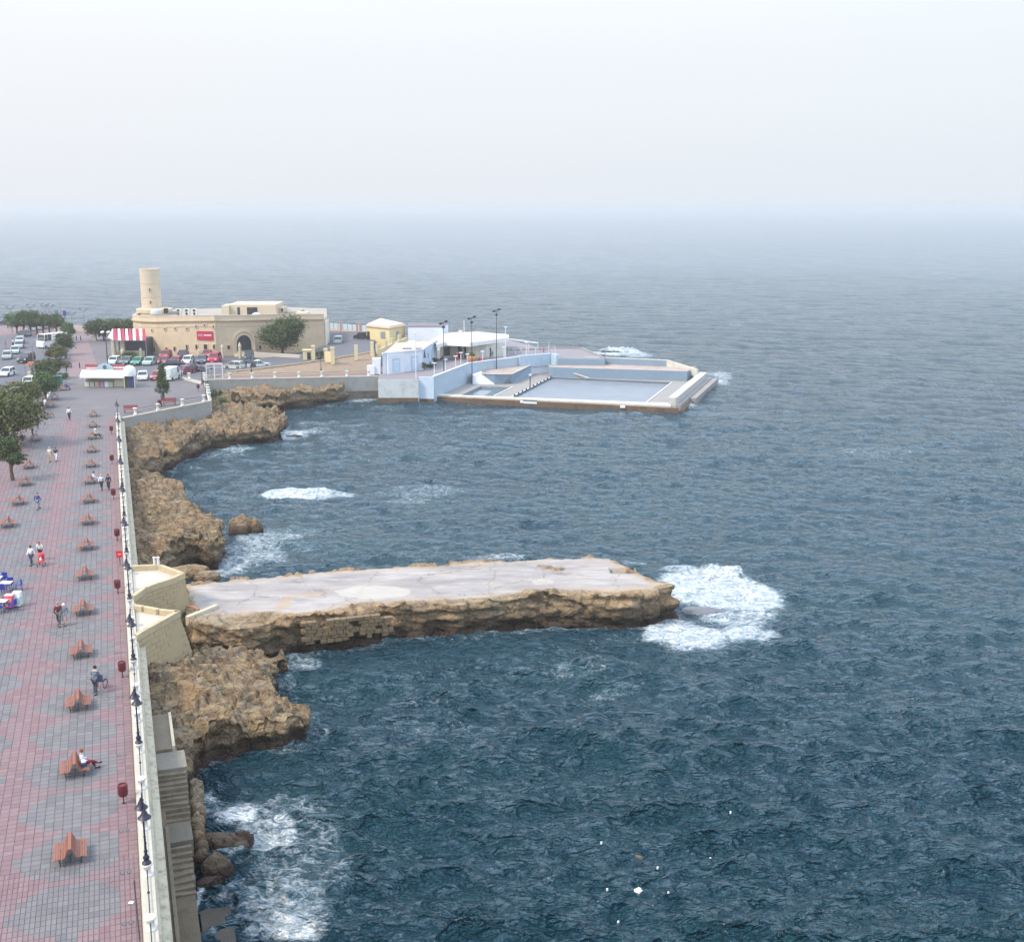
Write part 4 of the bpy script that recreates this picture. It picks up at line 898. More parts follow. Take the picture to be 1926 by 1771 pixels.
def person(label, c, face, pz='stand', shirt=(.6,.6,.6), legs=(.03,.03,.05), hair=(.04,.03,.02), sleeves='long', h=1.75, dress=False, hat=None, shorts=False, group=None, stripe=None):
    """face: angle (rad) the figure looks towards, 0 = away from the viewer (+Y), positive = anticlockwise"""
    r = thing('person', label, 'person', c, face, group); k = h/1.75; r.scale = (k, k, k)
    o = mesh_obj('body', sk(pz, 'body', BN, BE, BR), r); 
    if not o.data.materials: o.data.materials.append(SKIN)
    def part(name, me, col):
        m2 = me.copy() if len(me.materials) else me
        if m2 is me: m2 = me.copy()
        m2.materials.clear(); m2.materials.append(col if not isinstance(col, tuple) else paint('cloth_%d_%d_%d' % tuple(int(x*99) for x in col), col, .85)); return mesh_obj(name, m2, r)
    ns = ['hip','sp','ch','ls','le','rs','re']; es = [('hip','sp'),('sp','ch'),('ch','ls'),('ls','le'),('ch','rs'),('rs','re')]
    rd = dict(hip=.155,sp=.142,ch=.165,ls=.08,le=.062,rs=.08,re=.062)
    if sleeves == 'long': ns += ['lw','rw']; es += [('le','lw'),('re','rw')]; rd.update(lw=.046, rw=.046)
    if stripe:
        b = NB('striped_cloth'); sp = b.n('ShaderNodeSeparateXYZ'); b.l(b.obj(), sp.inputs[0]); w = b.math('FRACT', b.math('MULTIPLY', sp.outputs[2], 11)); shirt = b.done(b.mix(b.math('GREATER_THAN', w, .5), shirt, stripe), .85)
    part('shirt', sk(pz, 'shirt'+sleeves, ns, es, rd), shirt)
    if dress:
        J = POSES[pz]; b = MB(); b.lathe([(.14,1.05),(.17,.92),(.21,.6),(.25,.38),(.2,.39)], n=10); part('skirt', b.build('t', SKIN).data, legs); bpy.data.objects.remove(bpy.data.objects['t'])
    else:
        ns = ['hip','lj','lk','rj','rk']; es = [('hip','lj'),('lj','lk'),('hip','rj'),('rj','rk')]; rd = dict(hip=.15,lj=.115,lk=.085,rj=.115,rk=.085)
        if not shorts: ns += ['la','ra']; es += [('lk','la'),('rk','ra')]; rd.update(la=.065, ra=.065)
        part('trousers', sk(pz, 'trousers%d' % shorts, ns, es, rd), legs)
    J = POSES[pz]; hx, hy, hz = J['hd']
    b = MB()
    if hat: b.lathe([(.17,.03),(.17,.045),(.10,.06),(.095,.14),(.05,.17)], (hx,hy,hz), 12)
    else: b.lathe([(.098,.0),(.106,.05),(.10,.10),(.07,.145),(.02,.16)], (hx,hy-.018,hz), 10)
    b.build('hat' if hat else 'hair', paint('h%d%d' % (int((hat or hair)[0]*99), int((hat or hair)[2]*99)), hat or hair, .8), r, smooth=True)
    b = MB(); b.add([(hx-.014,hy+.085,hz-.02),(hx+.014,hy+.085,hz-.02),(hx,hy+.115,hz-.02),(hx,hy+.085,hz+.03)], [(0,1,2),(0,2,3),(1,3,2)]); b.build('nose', SKIN, r)
    for s in ('lt','rt'):
        b = MB(); p = J[s]; a = J[s[0]+'a']; b.cbox(((p[0]+a[0])/2, (p[1]+a[1])/2+.02, min(p[2],a[2])-.005), .09, .27, .075); b.build('shoe', M_BLACK, r)
    return r
def PP(px, py, z=PZ): return at(px, py, z+.01)
DK = (.02,.02,.035)
person('man in a dark red jacket walking arm in arm with a woman', PP(112,1176), math.pi+.1, 'walk', (.10,.015,.02), (.07,.075,.08), (.25,.22,.2))
person('white haired woman in a grey blue coat walking beside the man in dark red', PP(122.5,1175), math.pi+.1, 'walk', (.16,.19,.21), (.20,.23,.25), (.75,.75,.73), h=1.62, dress=True)
person('dark haired man in a striped top seen from behind, pushing a wheelchair', PP(180,1304), -.1, 'push', (.03,.05,.09), (.035,.045,.07), (.015,.012,.012), stripe=(.22,.27,.30), h=1.78)
wc = thing('wheelchair', 'small dark wheelchair pushed by the man in the striped top', 'wheelchair', PP(181,1304)+Vector((0,.95,0)), -.1)
b = MB(); b.box(-.22,.22,-.2,.25,.45,.50); b.build('seat', paint('navy', (.03,.05,.12)), wc); b = MB(); b.box(-.22,.22,-.25,-.2,.5,.95); b.build('backrest', paint('navy', (.03,.05,.12)), wc)
for s in (-1,1):
    b = MB(); n = 14; pts = [(s*.28, .30*math.cos(2*math.pi*i/n)-.05, .31+.30*math.sin(2*math.pi*i/n)) for i in range(n+1)]; b.tube(pts, .02, 5); b.build('wheel', M_BLACK, wc)
    b = MB(); b.tube([(s*.23,-.42,1.02),(s*.23,-.24,.98),(s*.23,-.22,.45),(s*.23,.3,.42),(s*.2,.38,.12)], .016, 5); b.build('frame', M_STEEL, wc)
person('woman in a white blouse and navy trousers walking beside a pushchair', PP(60,1062), math.pi-.2, 'walk', (.70,.72,.78), (.03,.045,.10), (.03,.02,.02), h=1.68)
person('woman in a white top pushing a red pushchair', PP(77,1052), math.pi+.1, 'push', (.68,.66,.66), DK, (.20,.10,.05), sleeves='short', h=1.65)
pc = thing('pushchair', 'red pushchair with a child, pushed by the woman in white', 'pushchair', PP(78,1064), math.pi+.1)
b = MB(); b.prism([(-.22,-.25),(.22,-.25),(.22,.3),(-.22,.3)], .38, .46); b.build('seat', M_BRED, pc); b = MB(); b.prism([(-.22,-.28),(.22,-.28),(.24,-.16),(-.24,-.16)], .4, .95); b.build('backrest', M_BRED, pc)
b = MB(); b.lathe([(.24,0),(.24,.1),(.16,.24),(.02,.28)], (0,-.12,.85), 10); b.build('hood', M_BRED, pc, smooth=True)
b = MB(); b.lathe([(.10,0),(.13,.12),(.06,.24),(.08,.30),(.08,.40),(.02,.45)], (0,.02,.46), 8); b.build('child', paint('child_clothes', (.6,.5,.48)), pc, smooth=True)
for s in (-1,1):
    for y in (-.28,.3):
        b = MB(); n = 10; b.tube([(s*.24, y+.09*math.cos(2*math.pi*i/n), .11+.09*math.sin(2*math.pi*i/n)) for i in range(n+1)], .02, 5); b.build('wheel', M_BLACK, pc)
    b = MB(); b.tube([(s*.22,-.5,1.0),(s*.22,-.25,.8),(s*.22,.3,.12)], .014, 5); b.tube([(s*.22,-.28,.12),(s*.22,.15,.45)], .014, 5); b.build('frame', M_STEEL, pc)
person('person in a blue jacket and grey blue jeans walking towards the left row of benches', PP(72,958), -.3, 'walk', (.06,.07,.22), (.16,.19,.26), (.22,.12,.06))
person('man in a pale shirt and beige shorts in the farther couple', PP(95,868), math.pi, 'walk', (.62,.62,.52), (.38,.30,.20), (.4,.38,.36), sleeves='short', shorts=True)
person('woman in a dark purple top and white trousers in the farther couple', PP(106,867), math.pi, 'walk', (.05,.02,.07), (.72,.70,.70), (.04,.03,.03), sleeves='short', h=1.65)
person('man in a white shirt and dark trousers walking alone past the bins', PP(131,789), math.pi+.2, 'walk', (.70,.73,.76), DK, (.04,.03,.03))
person('woman in a pale grey top and black trousers, left of the pair by the parapet', PP(192,921), math.pi, 'walk', (.55,.56,.60), (.015,.015,.03), (.5,.42,.3), h=1.68)
person('woman all in black, right of the pair by the parapet', PP(205,921), math.pi+.1, 'walk', (.02,.022,.05), (.02,.02,.04), (.04,.03,.03), h=1.68)
person('person in dark purple clothes at the edge of the big tree', PP(71,806), .3, 'walk', (.05,.03,.12), (.05,.04,.13), (.04,.03,.03))
person('person in an olive top and blue jeans under the big tree', PP(62,820), 1.6, 'stand', (.30,.25,.12), (.05,.08,.14), (.5,.4,.25))
person('person in pale clothes standing deep under the big tree', PP(38,815), -1.2, 'stand', (.48,.50,.52), (.45,.46,.40), (.06,.05,.04), h=1.65)
def sitter(label, k, side, dt, row=0, **kw):
    """sit on a bench of the row by the parapet"""
    rz = PROM_ROT+.02; base = W(0, .1+8.68*k, PZ+.0)
    off = Matrix.Rotation(rz, 3, 'Z') @ Vector((side*.40, dt, -.03)); return person(label, base+off, rz-side*math.pi/2, **kw)
sitter('woman in a pale blouse and burgundy trousers sitting cross legged on a bench', 1, 1, .1, pz='sit_cross', shirt=(.62,.60,.72), legs=(.20,.01,.03), hair=(.16,.06,.03), h=1.7)
hb_ = thing('handbag', 'dark blue bag with a white bundle, on the bench beside the seated woman', 'bag', W(0,.1+8.68,PZ)+Matrix.Rotation(PROM_ROT+.02,3,'Z')@Vector((.46,-.36,.455)), PROM_ROT)
b = MB(); b.lathe([(.14,0),(.17,.08),(.14,.2),(.05,.24)], n=8, sy=.6); b.build('bag_body', paint('navy', (.03,.05,.12)), hb_, smooth=True); b = MB(); b.lathe([(.05,.20),(.13,.24),(.12,.32),(.03,.36)], (.0,.05,0), 8); b.build('bundle', paint('paper', (.8,.8,.8), .9), hb_, smooth=True)
sitter('dark haired person in white sitting on a bench with a white bundle', 9, 1, .1, pz='sit', shirt=(.70,.71,.80), legs=(.5,.5,.55), hair=(.02,.02,.03))
sitter('person in a white hat and black trousers sitting on a far bench', 12, 1, .0, pz='sit_cross', shirt=(.55,.50,.36), legs=DK, hat=(.75,.73,.66))
person('person in blue sitting on the far left bench', at(120,733,PZ)+Vector((.34,.25,-.02)), PROM_ROT+.02-math.pi/2, 'sit', (.05,.09,.30), (.04,.05,.20), (.08,.12,.3))

# ================================================================== CAFE CORNER
def chair(c, rz, label):
    r = thing('cafe_chair', label, 'chair', c, rz, 'blue plastic cafe chairs'); m = paint('cafe_blue', (.02,.035,.26), .4)
    b = MB(); b.cbox((0,0,.44), .44, .44, .04); b.build('seat', m, r); b = MB(); b.prism([(-.22,-.24),(.22,-.24),(.20,-.20),(-.20,-.20)], .46, .88); b.lathe([(.21,-.02),(.21,.05)], (0,-.2,.84), 10, sy=.15); b.build('backrest', m, r)
    for s in (-1,1):
        b = MB(); b.tube([(s*.22,-.2,.66),(s*.24,.18,.66),(s*.23,.2,.44)], .018, 5); b.build('armrest', m, r)
        for y in (-.19,.19):
            b = MB(); b.tube([(s*.19,y,.43),(s*.22,y*1.15,0)], .018, 5); b.build('leg', m, r)
    return r
def table(c, rz, label):
    r = thing('cafe_table', label, 'table', c, rz, 'white cafe tables'); b = MB(); b.prism([(-.42,-.34),(.42,-.34),(.42,.34),(-.42,.34)], .71, .74); b.build('tabletop', paint('table_white', (.78,.78,.80), .4), r)
    b = MB(); b.box(-.36,.36,-.28,.28,.66,.70); b.build('apron', paint('cafe_blue', (.02,.035,.26), .4), r)
    for x in (-.34,.34):
        for y in (-.26,.26):
            b = MB(); b.tube([(x*.9,y*.9,.68),(x,y,0)], .02, 5); b.build('leg', paint('cafe_blue', (.02,.035,.26), .4), r)
    return r
t1, t2, t3 = PP(13,1112), PP(4,1147), PP(-6,1102)
table(t1, .1, 'white topped blue cafe table, the upper one at the left edge'); table(t2, 0, 'white topped blue cafe table, the lower one at the left edge'); table(t3, 0, 'white topped cafe table cut off by the left edge')
chair(t1+Vector((.0,.62,0)), math.pi+.1, 'blue chair behind the upper cafe table'); chair(t1+Vector((.0,-.60,0)), 0, 'blue chair in front of the upper cafe table'); chair(t1+Vector((.78,.35,0)), 2.2, 'blue chair at the right end of the upper cafe table')
chair(t2+Vector((.0,.62,0)), math.pi, 'blue chair behind the lower cafe table'); chair(t2+Vector((.1,-.62,0)), 0, 'blue chair in front of the lower cafe table'); chair(t2+Vector((.85,-.1,0)), 1.5, 'blue chair at the right end of the lower cafe table'); chair(t2+Vector((-.5,-.9,0)), .3, 'blue chair nearest the viewer at the lower cafe table'); chair(t3+Vector((.3,.6,0)), math.pi, 'blue chair at the cut off cafe table')
b = thing('cool_box', 'pink red ice cream box with a printed front beside the cafe tables', 'ice cream freezer', PP(19,1143), .02); q = MB(); q.box(-.30,.30,-.2,.3,.06,.98); q.build('cabinet', paint('pinkred', (.62,.07,.13), .4), b); q = MB(); q.box(-.27,.27,-.23,-.205,.15,.82); q.build('poster', paint('poster_pink', (.72,.26,.26), .4), b); q = MB(); q.box(-.31,.31,-.21,.31,.98,1.03); q.build('lid', paint('lidpale', (.75,.4,.36), .3), b)
for k, (x, z, w, c) in enumerate(((-.12,.62,.2,(.8,.55,.35)),(.08,.4,.22,(.5,.02,.08)),(-.1,.28,.12,(.8,.6,.6)))):
    q = MB(); q.box(x-w/2, x+w/2, -.238, -.232, z-.06, z+.06); q.build('print', paint('print%d' % k, c), b)
b = thing('display_freezer', 'pale green display freezer standing right of the pink box', 'freezer', PP(33,1140), .02); q = MB(); q.box(-.27,.27,-.25,.35,.08,.78); q.build('cabinet', paint('palegreen', (.42,.58,.53), .4), b); q = MB(); q.prism([(-.27,-.1),(.27,-.1),(.27,.35),(-.27,.35)], .78, 1.12); q.build('top', paint('fwhite', (.75,.76,.78), .3), b); q = MB(); q.box(-.26,.26,-.27,-.255,.12,.2); q.build('grille', paint('fwhite', (.75,.76,.78), .3), b)
for q_ in range(3):
    q = MB(); q.box(-.24,.24,-.262,-.252,.30+q_*.15,.315+q_*.15); q.build('shelf_line', paint('shelfdark', (.15,.25,.22)), b)
# ================================================================== TREES
def leaf_mat(name, a, b_, c_):
    b = NB(name); r = b.attr('rnd'); P = b.pos(); n = b.noise(.9, 3, .6, P)
    c = b.mix(r, a, b_); c = b.mix(b.math('MULTIPLY', b.rng(n, .5, .7), .6), c, c_)
    b.p.inputs['Subsurface Weight'].default_value = 0.0
    return b.done(c, .7, spec=.2)
L_DARK = leaf_mat('leaf_dark', (.042,.065,.028), (.095,.12,.048), (.14,.14,.055))
L_OLIVE = leaf_mat('leaf_olive', (.065,.085,.03), (.14,.15,.055), (.19,.13,.055))
L_GREEN = leaf_mat('leaf_green', (.05,.095,.035), (.10,.165,.06), (.16,.19,.07))
M_BARK = mat('bark', (.11,.08,.055), .9, .3, 6)
def leaves(clumps, n, size, seed):
    g = np.random.default_rng(seed); C = np.array([c[:3] for c in clumps]); Rr = np.array([c[3] for c in clumps]); sq = np.array([c[4] if len(c) > 4 else .85 for c in clumps])
    w = Rr**2; k = g.choice(len(clumps), n, p=w/w.sum()); d = g.normal(size=(n, 3)); d /= np.linalg.norm(d, axis=1)[:,None]
    rad = Rr[k]*(g.random(n)**.38)*(1+.24*g.normal(size=n)); p = C[k]+d*rad[:,None]*np.stack([np.ones(n), np.ones(n), sq[k]], 1)
    a = g.normal(size=(n, 3)); a = a/np.linalg.norm(a, axis=1)[:,None]; bb = np.cross(a, d+g.normal(size=(n,3))*.6); bb /= np.linalg.norm(bb, axis=1)[:,None]+1e-9; s = size*(.6+.8*g.random(n))[:,None]
    V = np.stack([p-a*s, p+bb*s*.55, p+a*s, p-bb*s*.55], 1).reshape(-1, 3); F = np.arange(4*n).reshape(-1, 4)
    rv = np.repeat(np.clip(.25+.5*g.random(n)+.35*(g.random(len(clumps))[k]-.5), 0, 1), 4); return V, F, rv
def make_tree(name, label, cat, c, w, h, trunk, seed, m=L_OLIVE, n=2600, lean=0.0, shape='round', group=None, size=.16):
    """w crown width, h total height, trunk clear trunk height"""
    g = random.Random(seed); r = thing(name, label, cat, c, g.uniform(0, 6), group); ch = h-trunk; cl = []
    if shape == 'cone':
        for i in range(16):
            u = i/15; z = trunk+ch*u; rr = w/2*(1-u)**.8*.9+.08; a = i*2.4
            for q in range(3): cl.append((math.cos(a+q*2.1)*rr*.5, math.sin(a+q*2.1)*rr*.5, z, rr*.55+.06, .7))
    else:
        nn = 15
        for i in range(nn):
            a = g.uniform(0, 6.28); rr = w/2*.62*g.random()**.5; z = trunk+ch*(.25+.55*g.random()); k = 1-(rr/(w/2))**2*.4
            cl.append((rr*math.cos(a), rr*math.sin(a), trunk+(z-trunk)*k, w*g.uniform(.13, .24), .8*min(1.3, ch/w+.3)))
        cl.append((0, 0, trunk+ch*.6, w*.28, .9*min(1.2, ch/w+.2)))
    V, F, rv = leaves(cl, n, size, seed); o = np_mesh('crown', V, F, [m], r, smooth=False, attrs={'rnd': rv})
    b = MB(); tr = .05+.028*h; pts = [(0,0,0),(lean*.3,.02*h,trunk*.6),(lean*.6,0,trunk+ch*.3),(lean*.6,.03*h,trunk+ch*.65)]; b.tube(pts, [tr*1.25,tr,tr*.75,tr*.3], 7)
    for c_ in cl[:7]: b.tube([(lean*.5,0,trunk*.85),(c_[0]*.45, c_[1]*.45, trunk+(c_[2]-trunk)*.55),(c_[0], c_[1], c_[2])], [tr*.5,tr*.35,tr*.12], 5)
    b.build('trunk', M_BARK, r, smooth=True); return r
def shrub(label, c, w, h, seed, m=L_GREEN, n=700, cat='shrub', group=None):
    r = thing('shrub', label, cat, c, 0, group); g = random.Random(seed); cl = [(g.uniform(-.35,.35)*w, g.uniform(-.35,.35)*w, h*g.uniform(.3,.65), min(w,h*1.4)*g.uniform(.18,.3)) for _ in range(9)]
    V, F, rv = leaves(cl, n, .13, seed); np_mesh('foliage', V, F, [m], r, smooth=False, attrs={'rnd': rv})
    b = MB(); 
    for c_ in cl[:4]: b.tube([(0,0,0),(c_[0]*.6,c_[1]*.6,c_[2])], .025, 5)
    b.build('stem', M_BARK, r); return r
make_tree('tree', 'large dark green bushy tree growing against the sandstone building', 'tree', at(533,668,5.3), 10.2, 7.8, 1.0, 3, L_DARK, 15000, size=.20)
make_tree('conifer', 'small pointed dark conifer on the plaza by the red benches', 'tree', at(307,752,PZ), 2.3, 6.1, 1.5, 5, L_DARK, 2600, shape='cone', size=.15)
make_tree('tree', 'big olive green tree at the left edge, with people standing under it', 'tree', at(14,838,PZ), 10.5, 7.4, .9, 7, L_OLIVE, 17000, size=.19)
make_tree('tree', 'small round dark green tree at the left edge below the big one', 'tree', at(24,903,PZ), 3.9, 5.0, 1.7, 9, L_DARK, 5000, size=.14)
for i, (px, py, w, h, m, l) in enumerate([(30,775,5.5,4.5,L_OLIVE,'brownish olive tree just behind the big left tree'),(55,768,4.6,4.2,L_OLIVE,'brown tinged bushy tree between the road and the kerb line'),(86,752,4.4,4.6,L_GREEN,'green tree touching the white kerb line'),(88,725,4.8,5.0,L_DARK,'dark tree beside the green cabin'),(104,712,3.6,3.6,L_OLIVE,'yellowish tree by the entrance of the pink passage'),
        (106,680,4.6,3.2,L_OLIVE,'low olive tree hiding part of the white lorry'),(118,668,4.8,4.6,L_DARK,'dark roadside tree in front of the white lorry'),(130,644,3.6,5.0,L_GREEN,'slender green tree at the far end of the pink passage')]):
    make_tree('tree', l, 'tree', at(px, py, PZ), w, h, .8, 20+i, m, 4200, group='trees between road and promenade', size=.17)
proto_far = []
for i, (px, w, h) in enumerate([(33,5.5,5.4),(46,4.6,5.6),(58,5.4,5.2),(70,5.0,5.8),(82,4.8,5.0),(94,5.6,4.8),(106,4.8,4.9)]):
    make_tree('tree', ['leftmost bright topped tree of the far row by the sea','second tree from the left in the far row by the sea','third tree from the left in the far row by the sea','middle and tallest tree of the far row by the sea','third tree from the right in the far row by the sea','second tree from the right in the far row by the sea','rightmost tree of the far row by the sea'][i], 'tree', at(px, 628, PZ), w, h, 1.4, 40+i, L_DARK if i % 2 else L_GREEN, 2200, group='far row of trees by the sea', size=.2)
for i, px in enumerate((180,196,213,230,247,262)):
    make_tree('tree', ['leftmost tree of the dense hedge row left of the tower','second tree from the left in the hedge row left of the tower','third tree from the left in the hedge row left of the tower','third tree from the right in the hedge row left of the tower','second tree from the right in the hedge row left of the tower','tree of the hedge row nearest the round tower'][i], 'tree', at(px, 640, PZ), 5.2, 5.0+.3*(i % 2), .6, 60+i, L_DARK, 3000, group='hedge row of trees left of the tower', size=.2)
shrub('green shrub growing on the rock under the plaza corner', at(405,748,3.6), 2.4, 1.5, 71); shrub('small green shrub lower on the rock under the plaza corner', at(420,757,3.2), 1.4, .8, 72)
shrub('leafy bush in front of the striped awning', at(250,672,PZ), 3.6, 1.6, 73); shrub('smaller leafy bush at the left of the awning terrace', at(235,674,PZ), 1.8, 1.1, 74)
shrub('dark bush between the gate pillars', at(603,678,5.6), 2.0, 2.6, 75, L_DARK, 1500)
shrub('small yellow green bush by the entrance of the pink passage', at(120,712,PZ), 2.2, 1.2, 76)
shrub('low dark bush at the foot of the orange stall', at(80,700,PZ), 3.0, 1.4, 77, L_DARK)

for i, (px, py, w, h, l) in enumerate([(8,862,3.4,1.5,'undergrowth bush between the big and the small left trees'),(24,835,3.0,1.3,'low brownish bush under the big left tree'),(48,800,2.6,1.4,'bush at the right foot of the big left tree'),(62,778,2.6,1.5,'bush at the near end of the white kerb'),(96,735,2.4,1.4,'bush beside the farther red litter bin'),(50,760,4.0,2.0,'wide dull green bush on the road verge'),(76,742,3.4,2.2,'tall bush behind the kerb line'),(120,690,2.6,1.3,'bush at the left mouth of the pink passage')]):
    shrub(l, at(px, py, PZ), w, h, 90+i, L_OLIVE if i % 2 else L_DARK, 900)
# ================================================================== ROADS AND PLAZA GROUND
M_ASPH = mat('asphalt', (.105,.105,.118), .85, .10, .6, dirt=.2, dirtcol=(.15,.145,.15)); M_PINKP = mat('pink_passage_paving', (.20,.135,.135), .8, .10, .4, dirt=.3, dirtcol=(.22,.19,.20))
def sheet(name, pts, z, m, label):
    b = MB(); p = [(q[0], q[1]) for q in pts]; a = sum(p[i][0]*p[(i+1)%len(p)][1]-p[(i+1)%len(p)][0]*p[i][1] for i in range(len(p)))
    if a < 0: p = p[::-1]
    b.add([(x, y, z) for x, y in p], [tuple(range(len(p)))]); o = b.build(name, m); tag(o, label, kind='structure'); return o
A5 = lambda *l: [at(px, py, PZ) for px, py in l]
sheet('road', A5((-320,1000),(-60,850),(40,775),(72,748),(98,700),(112,672),(108,650),(100,636),(60,632),(-300,640)), PZ-.022, M_ASPH, 'grey asphalt road curving past the trees at left')
sheet('passage', A5((128,708),(182,708),(180,680),(172,655),(166,640),(152,640),(140,655),(132,676)), PZ-.022, M_PINKP, 'pink paved passage leading to the far seafront')
sheet('far_pavement', A5((-300,632),(60,630),(110,628),(140,634),(170,636),(170,616),(110,614),(-300,612)), PZ-.018, M_PINKP, 'pinkish far pavement by the sea')
sheet('car_park', A5((196,708),(372,708),(384,705),(500,692),(600,681),(560,668),(200,668)), PZ-.018, M_ASPH, 'grey asphalt car park in front of the sandstone building')
b = MB(); a, c = at(76,771,PZ), at(104,716,PZ); b.bar((a.x,a.y,5.03), (c.x,c.y,5.03), .35, .14); tag(b.build('kerb', M_WHITE), 'white kerb line between the far promenade and the trees', kind='structure')

# ================================================================== PLAZA WALL
def wall_run(name, label, p, q, z0, z1, w, m, posts=0, cap=None, rail=True, post_ts=None):
    r = thing(name, label, 'wall', (p.x, p.y, 0), math.atan2(q.y-p.y, q.x-p.x)); L = (Vector((q.x,q.y))-Vector((p.x,p.y))).length
    b = MB(); b.box(0, L, -w, 0, z0, z1); b.build('wall', m, r); b = MB(); b.box(0, L, -w-.03, .03, z1, z1+.08); b.build('coping', cap or M_CREAM, r)
    us = post_ts or [L*(i+.5)/posts for i in range(posts)]
    first = None
    for u in us:
        if first is None: first = pedestal().xf(Matrix.Diagonal((1.25,1.25,1.75,1))).build('pedestal', M_WHITE, r, smooth=True); first.location = (u, -w/2, z1+.08)
        else: c = first.copy(); COL.objects.link(c); c.location = (u, -w/2, z1+.08)
    if rail and us:
        for z in (.45, .85): b = MB(); b.box(us[0], us[-1], -w/2-.02, -w/2+.02, z1+.08+z, z1+.12+z); b.build('rail', M_IRON, r)
    return r, L
pA, pB, pC = at(228,787,PZ), at(392,755,PZ), at(382,712,PZ)
wall_run('plaza_wall', 'tall grey concrete wall of the plaza with a white coping and four white posts', pA, pB, .5, 5.08, .45, M_GREYC, 4, post_ts=[2.8, 9.0, 14.8, 20.6][:4] if (pB-pA).length > 21 else [2.4, 6.6, 11.4, 15.8])
wall_run('plaza_wall', 'white plaza parapet running away from the seaward corner with closely set posts', pB, pC, .5, 5.10, .45, M_WHITE, 9)
wall_run('plaza_wall', 'short white parapet with two posts across the end of the car park', at(342,712,PZ), at(384,722,PZ), 4.5, 5.25, .35, M_WHITE, 0, post_ts=[.4, 3.2])
rw0, rw1 = RWA, Vector((RWB.x, RWB.y, PZ))
L_ = (rw1-rw0).length; RSL = (5.0-4.05)/L_
def pxof(P): return CX+FPX*P.x/(P.y*math.cos(PITCH)-(P.z-CAM_H)*math.sin(PITCH))
def upx(px):
    lo, hi = 0.0, 1.0
    for _ in range(30):
        m = (lo+hi)/2
        if pxof(rw0.lerp(RWB, m)) < px: lo = m
        else: hi = m
    return lo*L_
rwt, _l = wall_run('road_wall', 'long low grey wall of the seaside walk with waisted white posts and dark rail', rw0, rw1, 2.4, 5.0, .5, M_GREYC, 0, post_ts=[upx(x) for x in (432,474,517,562,605,652,693)])
rwt.rotation_euler = Matrix.Rotation(rwt.rotation_euler.z, 3, 'Z').to_euler(); rwt.rotation_euler.y = math.atan(RSL)
rwt.location = (rw0.x-5*math.sin(math.atan(RSL))*(rw1-rw0).x/L_, rw0.y-5*math.sin(math.atan(RSL))*(rw1-rw0).y/L_, 0)
e = (rw1-rw0).normalized(); n_ = Vector((e.y, -e.x, 0)); P0 = rw0+e*upx(634); P1 = rw0+e*L_
b = MB(); b.prism([tuple(v[:2]) for v in (P0-n_*3, P1-n_*3, P1+n_*.35, P0+n_*.35)], -1.5, 3.35); tag(b.build('quay_wall', mat('stained_quay', (.17,.15,.115), .9, .25, 1.2, bump=.03, dirt=.8, dirtcol=(.06,.05,.035))), 'stained grey brown quay wall dropping to the water left of the white club', 'wall')
fu = [(420,706),(478,707.5),(540,706.5),(600,705),(655,703.5),(711,702)]; foot = []
for x, y in fu:
    z = 5.0-RSL*upx(x); foot.append(at(x, y, z+.02))
b = MB(); k = len(fu)
for i in range(k-1):
    f0, f1 = foot[i], foot[i+1]; a0, a1 = (rw0 if i == 0 else rw0+e*upx(fu[i][0])), rw0+e*upx(fu[i+1][0]); z0, z1 = 5.0-RSL*(a0-rw0).length, 5.0-RSL*(a1-rw0).length
    b.add([(a0.x,a0.y,z0-.02),(a1.x,a1.y,z1-.02),(f1.x,f1.y,f1.z-.03),(f0.x,f0.y,f0.z-.03)], [(0,1,2,3)])
tag(b.build('seaside_walk', M_PINKP), 'narrow pinkish paved walk between the road wall and the brown bank', kind='structure')
# land body under the plaza and building (continues the ground)
lb = MB(); LP = [rw0, at(425,703,5.0), at(480,697,5.3), at(545,689,5.6), at(600,681,5.9), at(655,672,6.2), at(704,664,6.4), at(760,650,5), at(760,612,PZ), at(140,610,PZ), at(-320,606,PZ), at(-320,640,PZ), at(150,700,PZ), at(384,700,PZ)]
lb.prism([(v.x, v.y) for v in LP], -.5, PZ-.034); tag(lb.build('ground', M_GROUND), 'grey ground round the sandstone building and the sloping road', kind='structure')
# sloping road and its rough stone retaining wall
ramp = [(at(425,703,5.0),5.02),(at(480,697,5.3),5.3),(at(545,689,5.6),5.6),(at(600,681,5.9),5.9),(at(655,672,6.2),6.2),(at(704,664,6.4),6.4)]
back = [(at(425,684,5.0),5.02),(at(480,675,5.3),5.3),(at(545,667,5.6),5.6),(at(600,655,5.9),5.9),(at(655,635,6.2),6.2),(at(704,630,6.4),6.4)]
b = MB(); n = len(ramp); vs = [(p.x,p.y,z) for p,z in ramp]+[(p.x,p.y,z) for p,z in back]; b.add(vs, [(i,i+1,n+i+1,n+i) for i in range(n-1)])
v6 = [(at(600,655,5.9),5.9),(at(704,630,6.4),6.4),(at(760,625,6.4),6.4),(at(760,615,6.2),6.2),(at(618,617,5.9),5.9)]; b.add([(p.x,p.y,z) for p,z in v6], [tuple(range(5))]); tag(b.build('sloping_road', M_ASPH), 'grey road rising past the gate pillars towards the yellow hut', kind='structure')
rt = thing('retaining_wall', 'brown sloping rubble bank and stone edge of the rising road', 'wall', (0,0,0)); b = MB()
pass
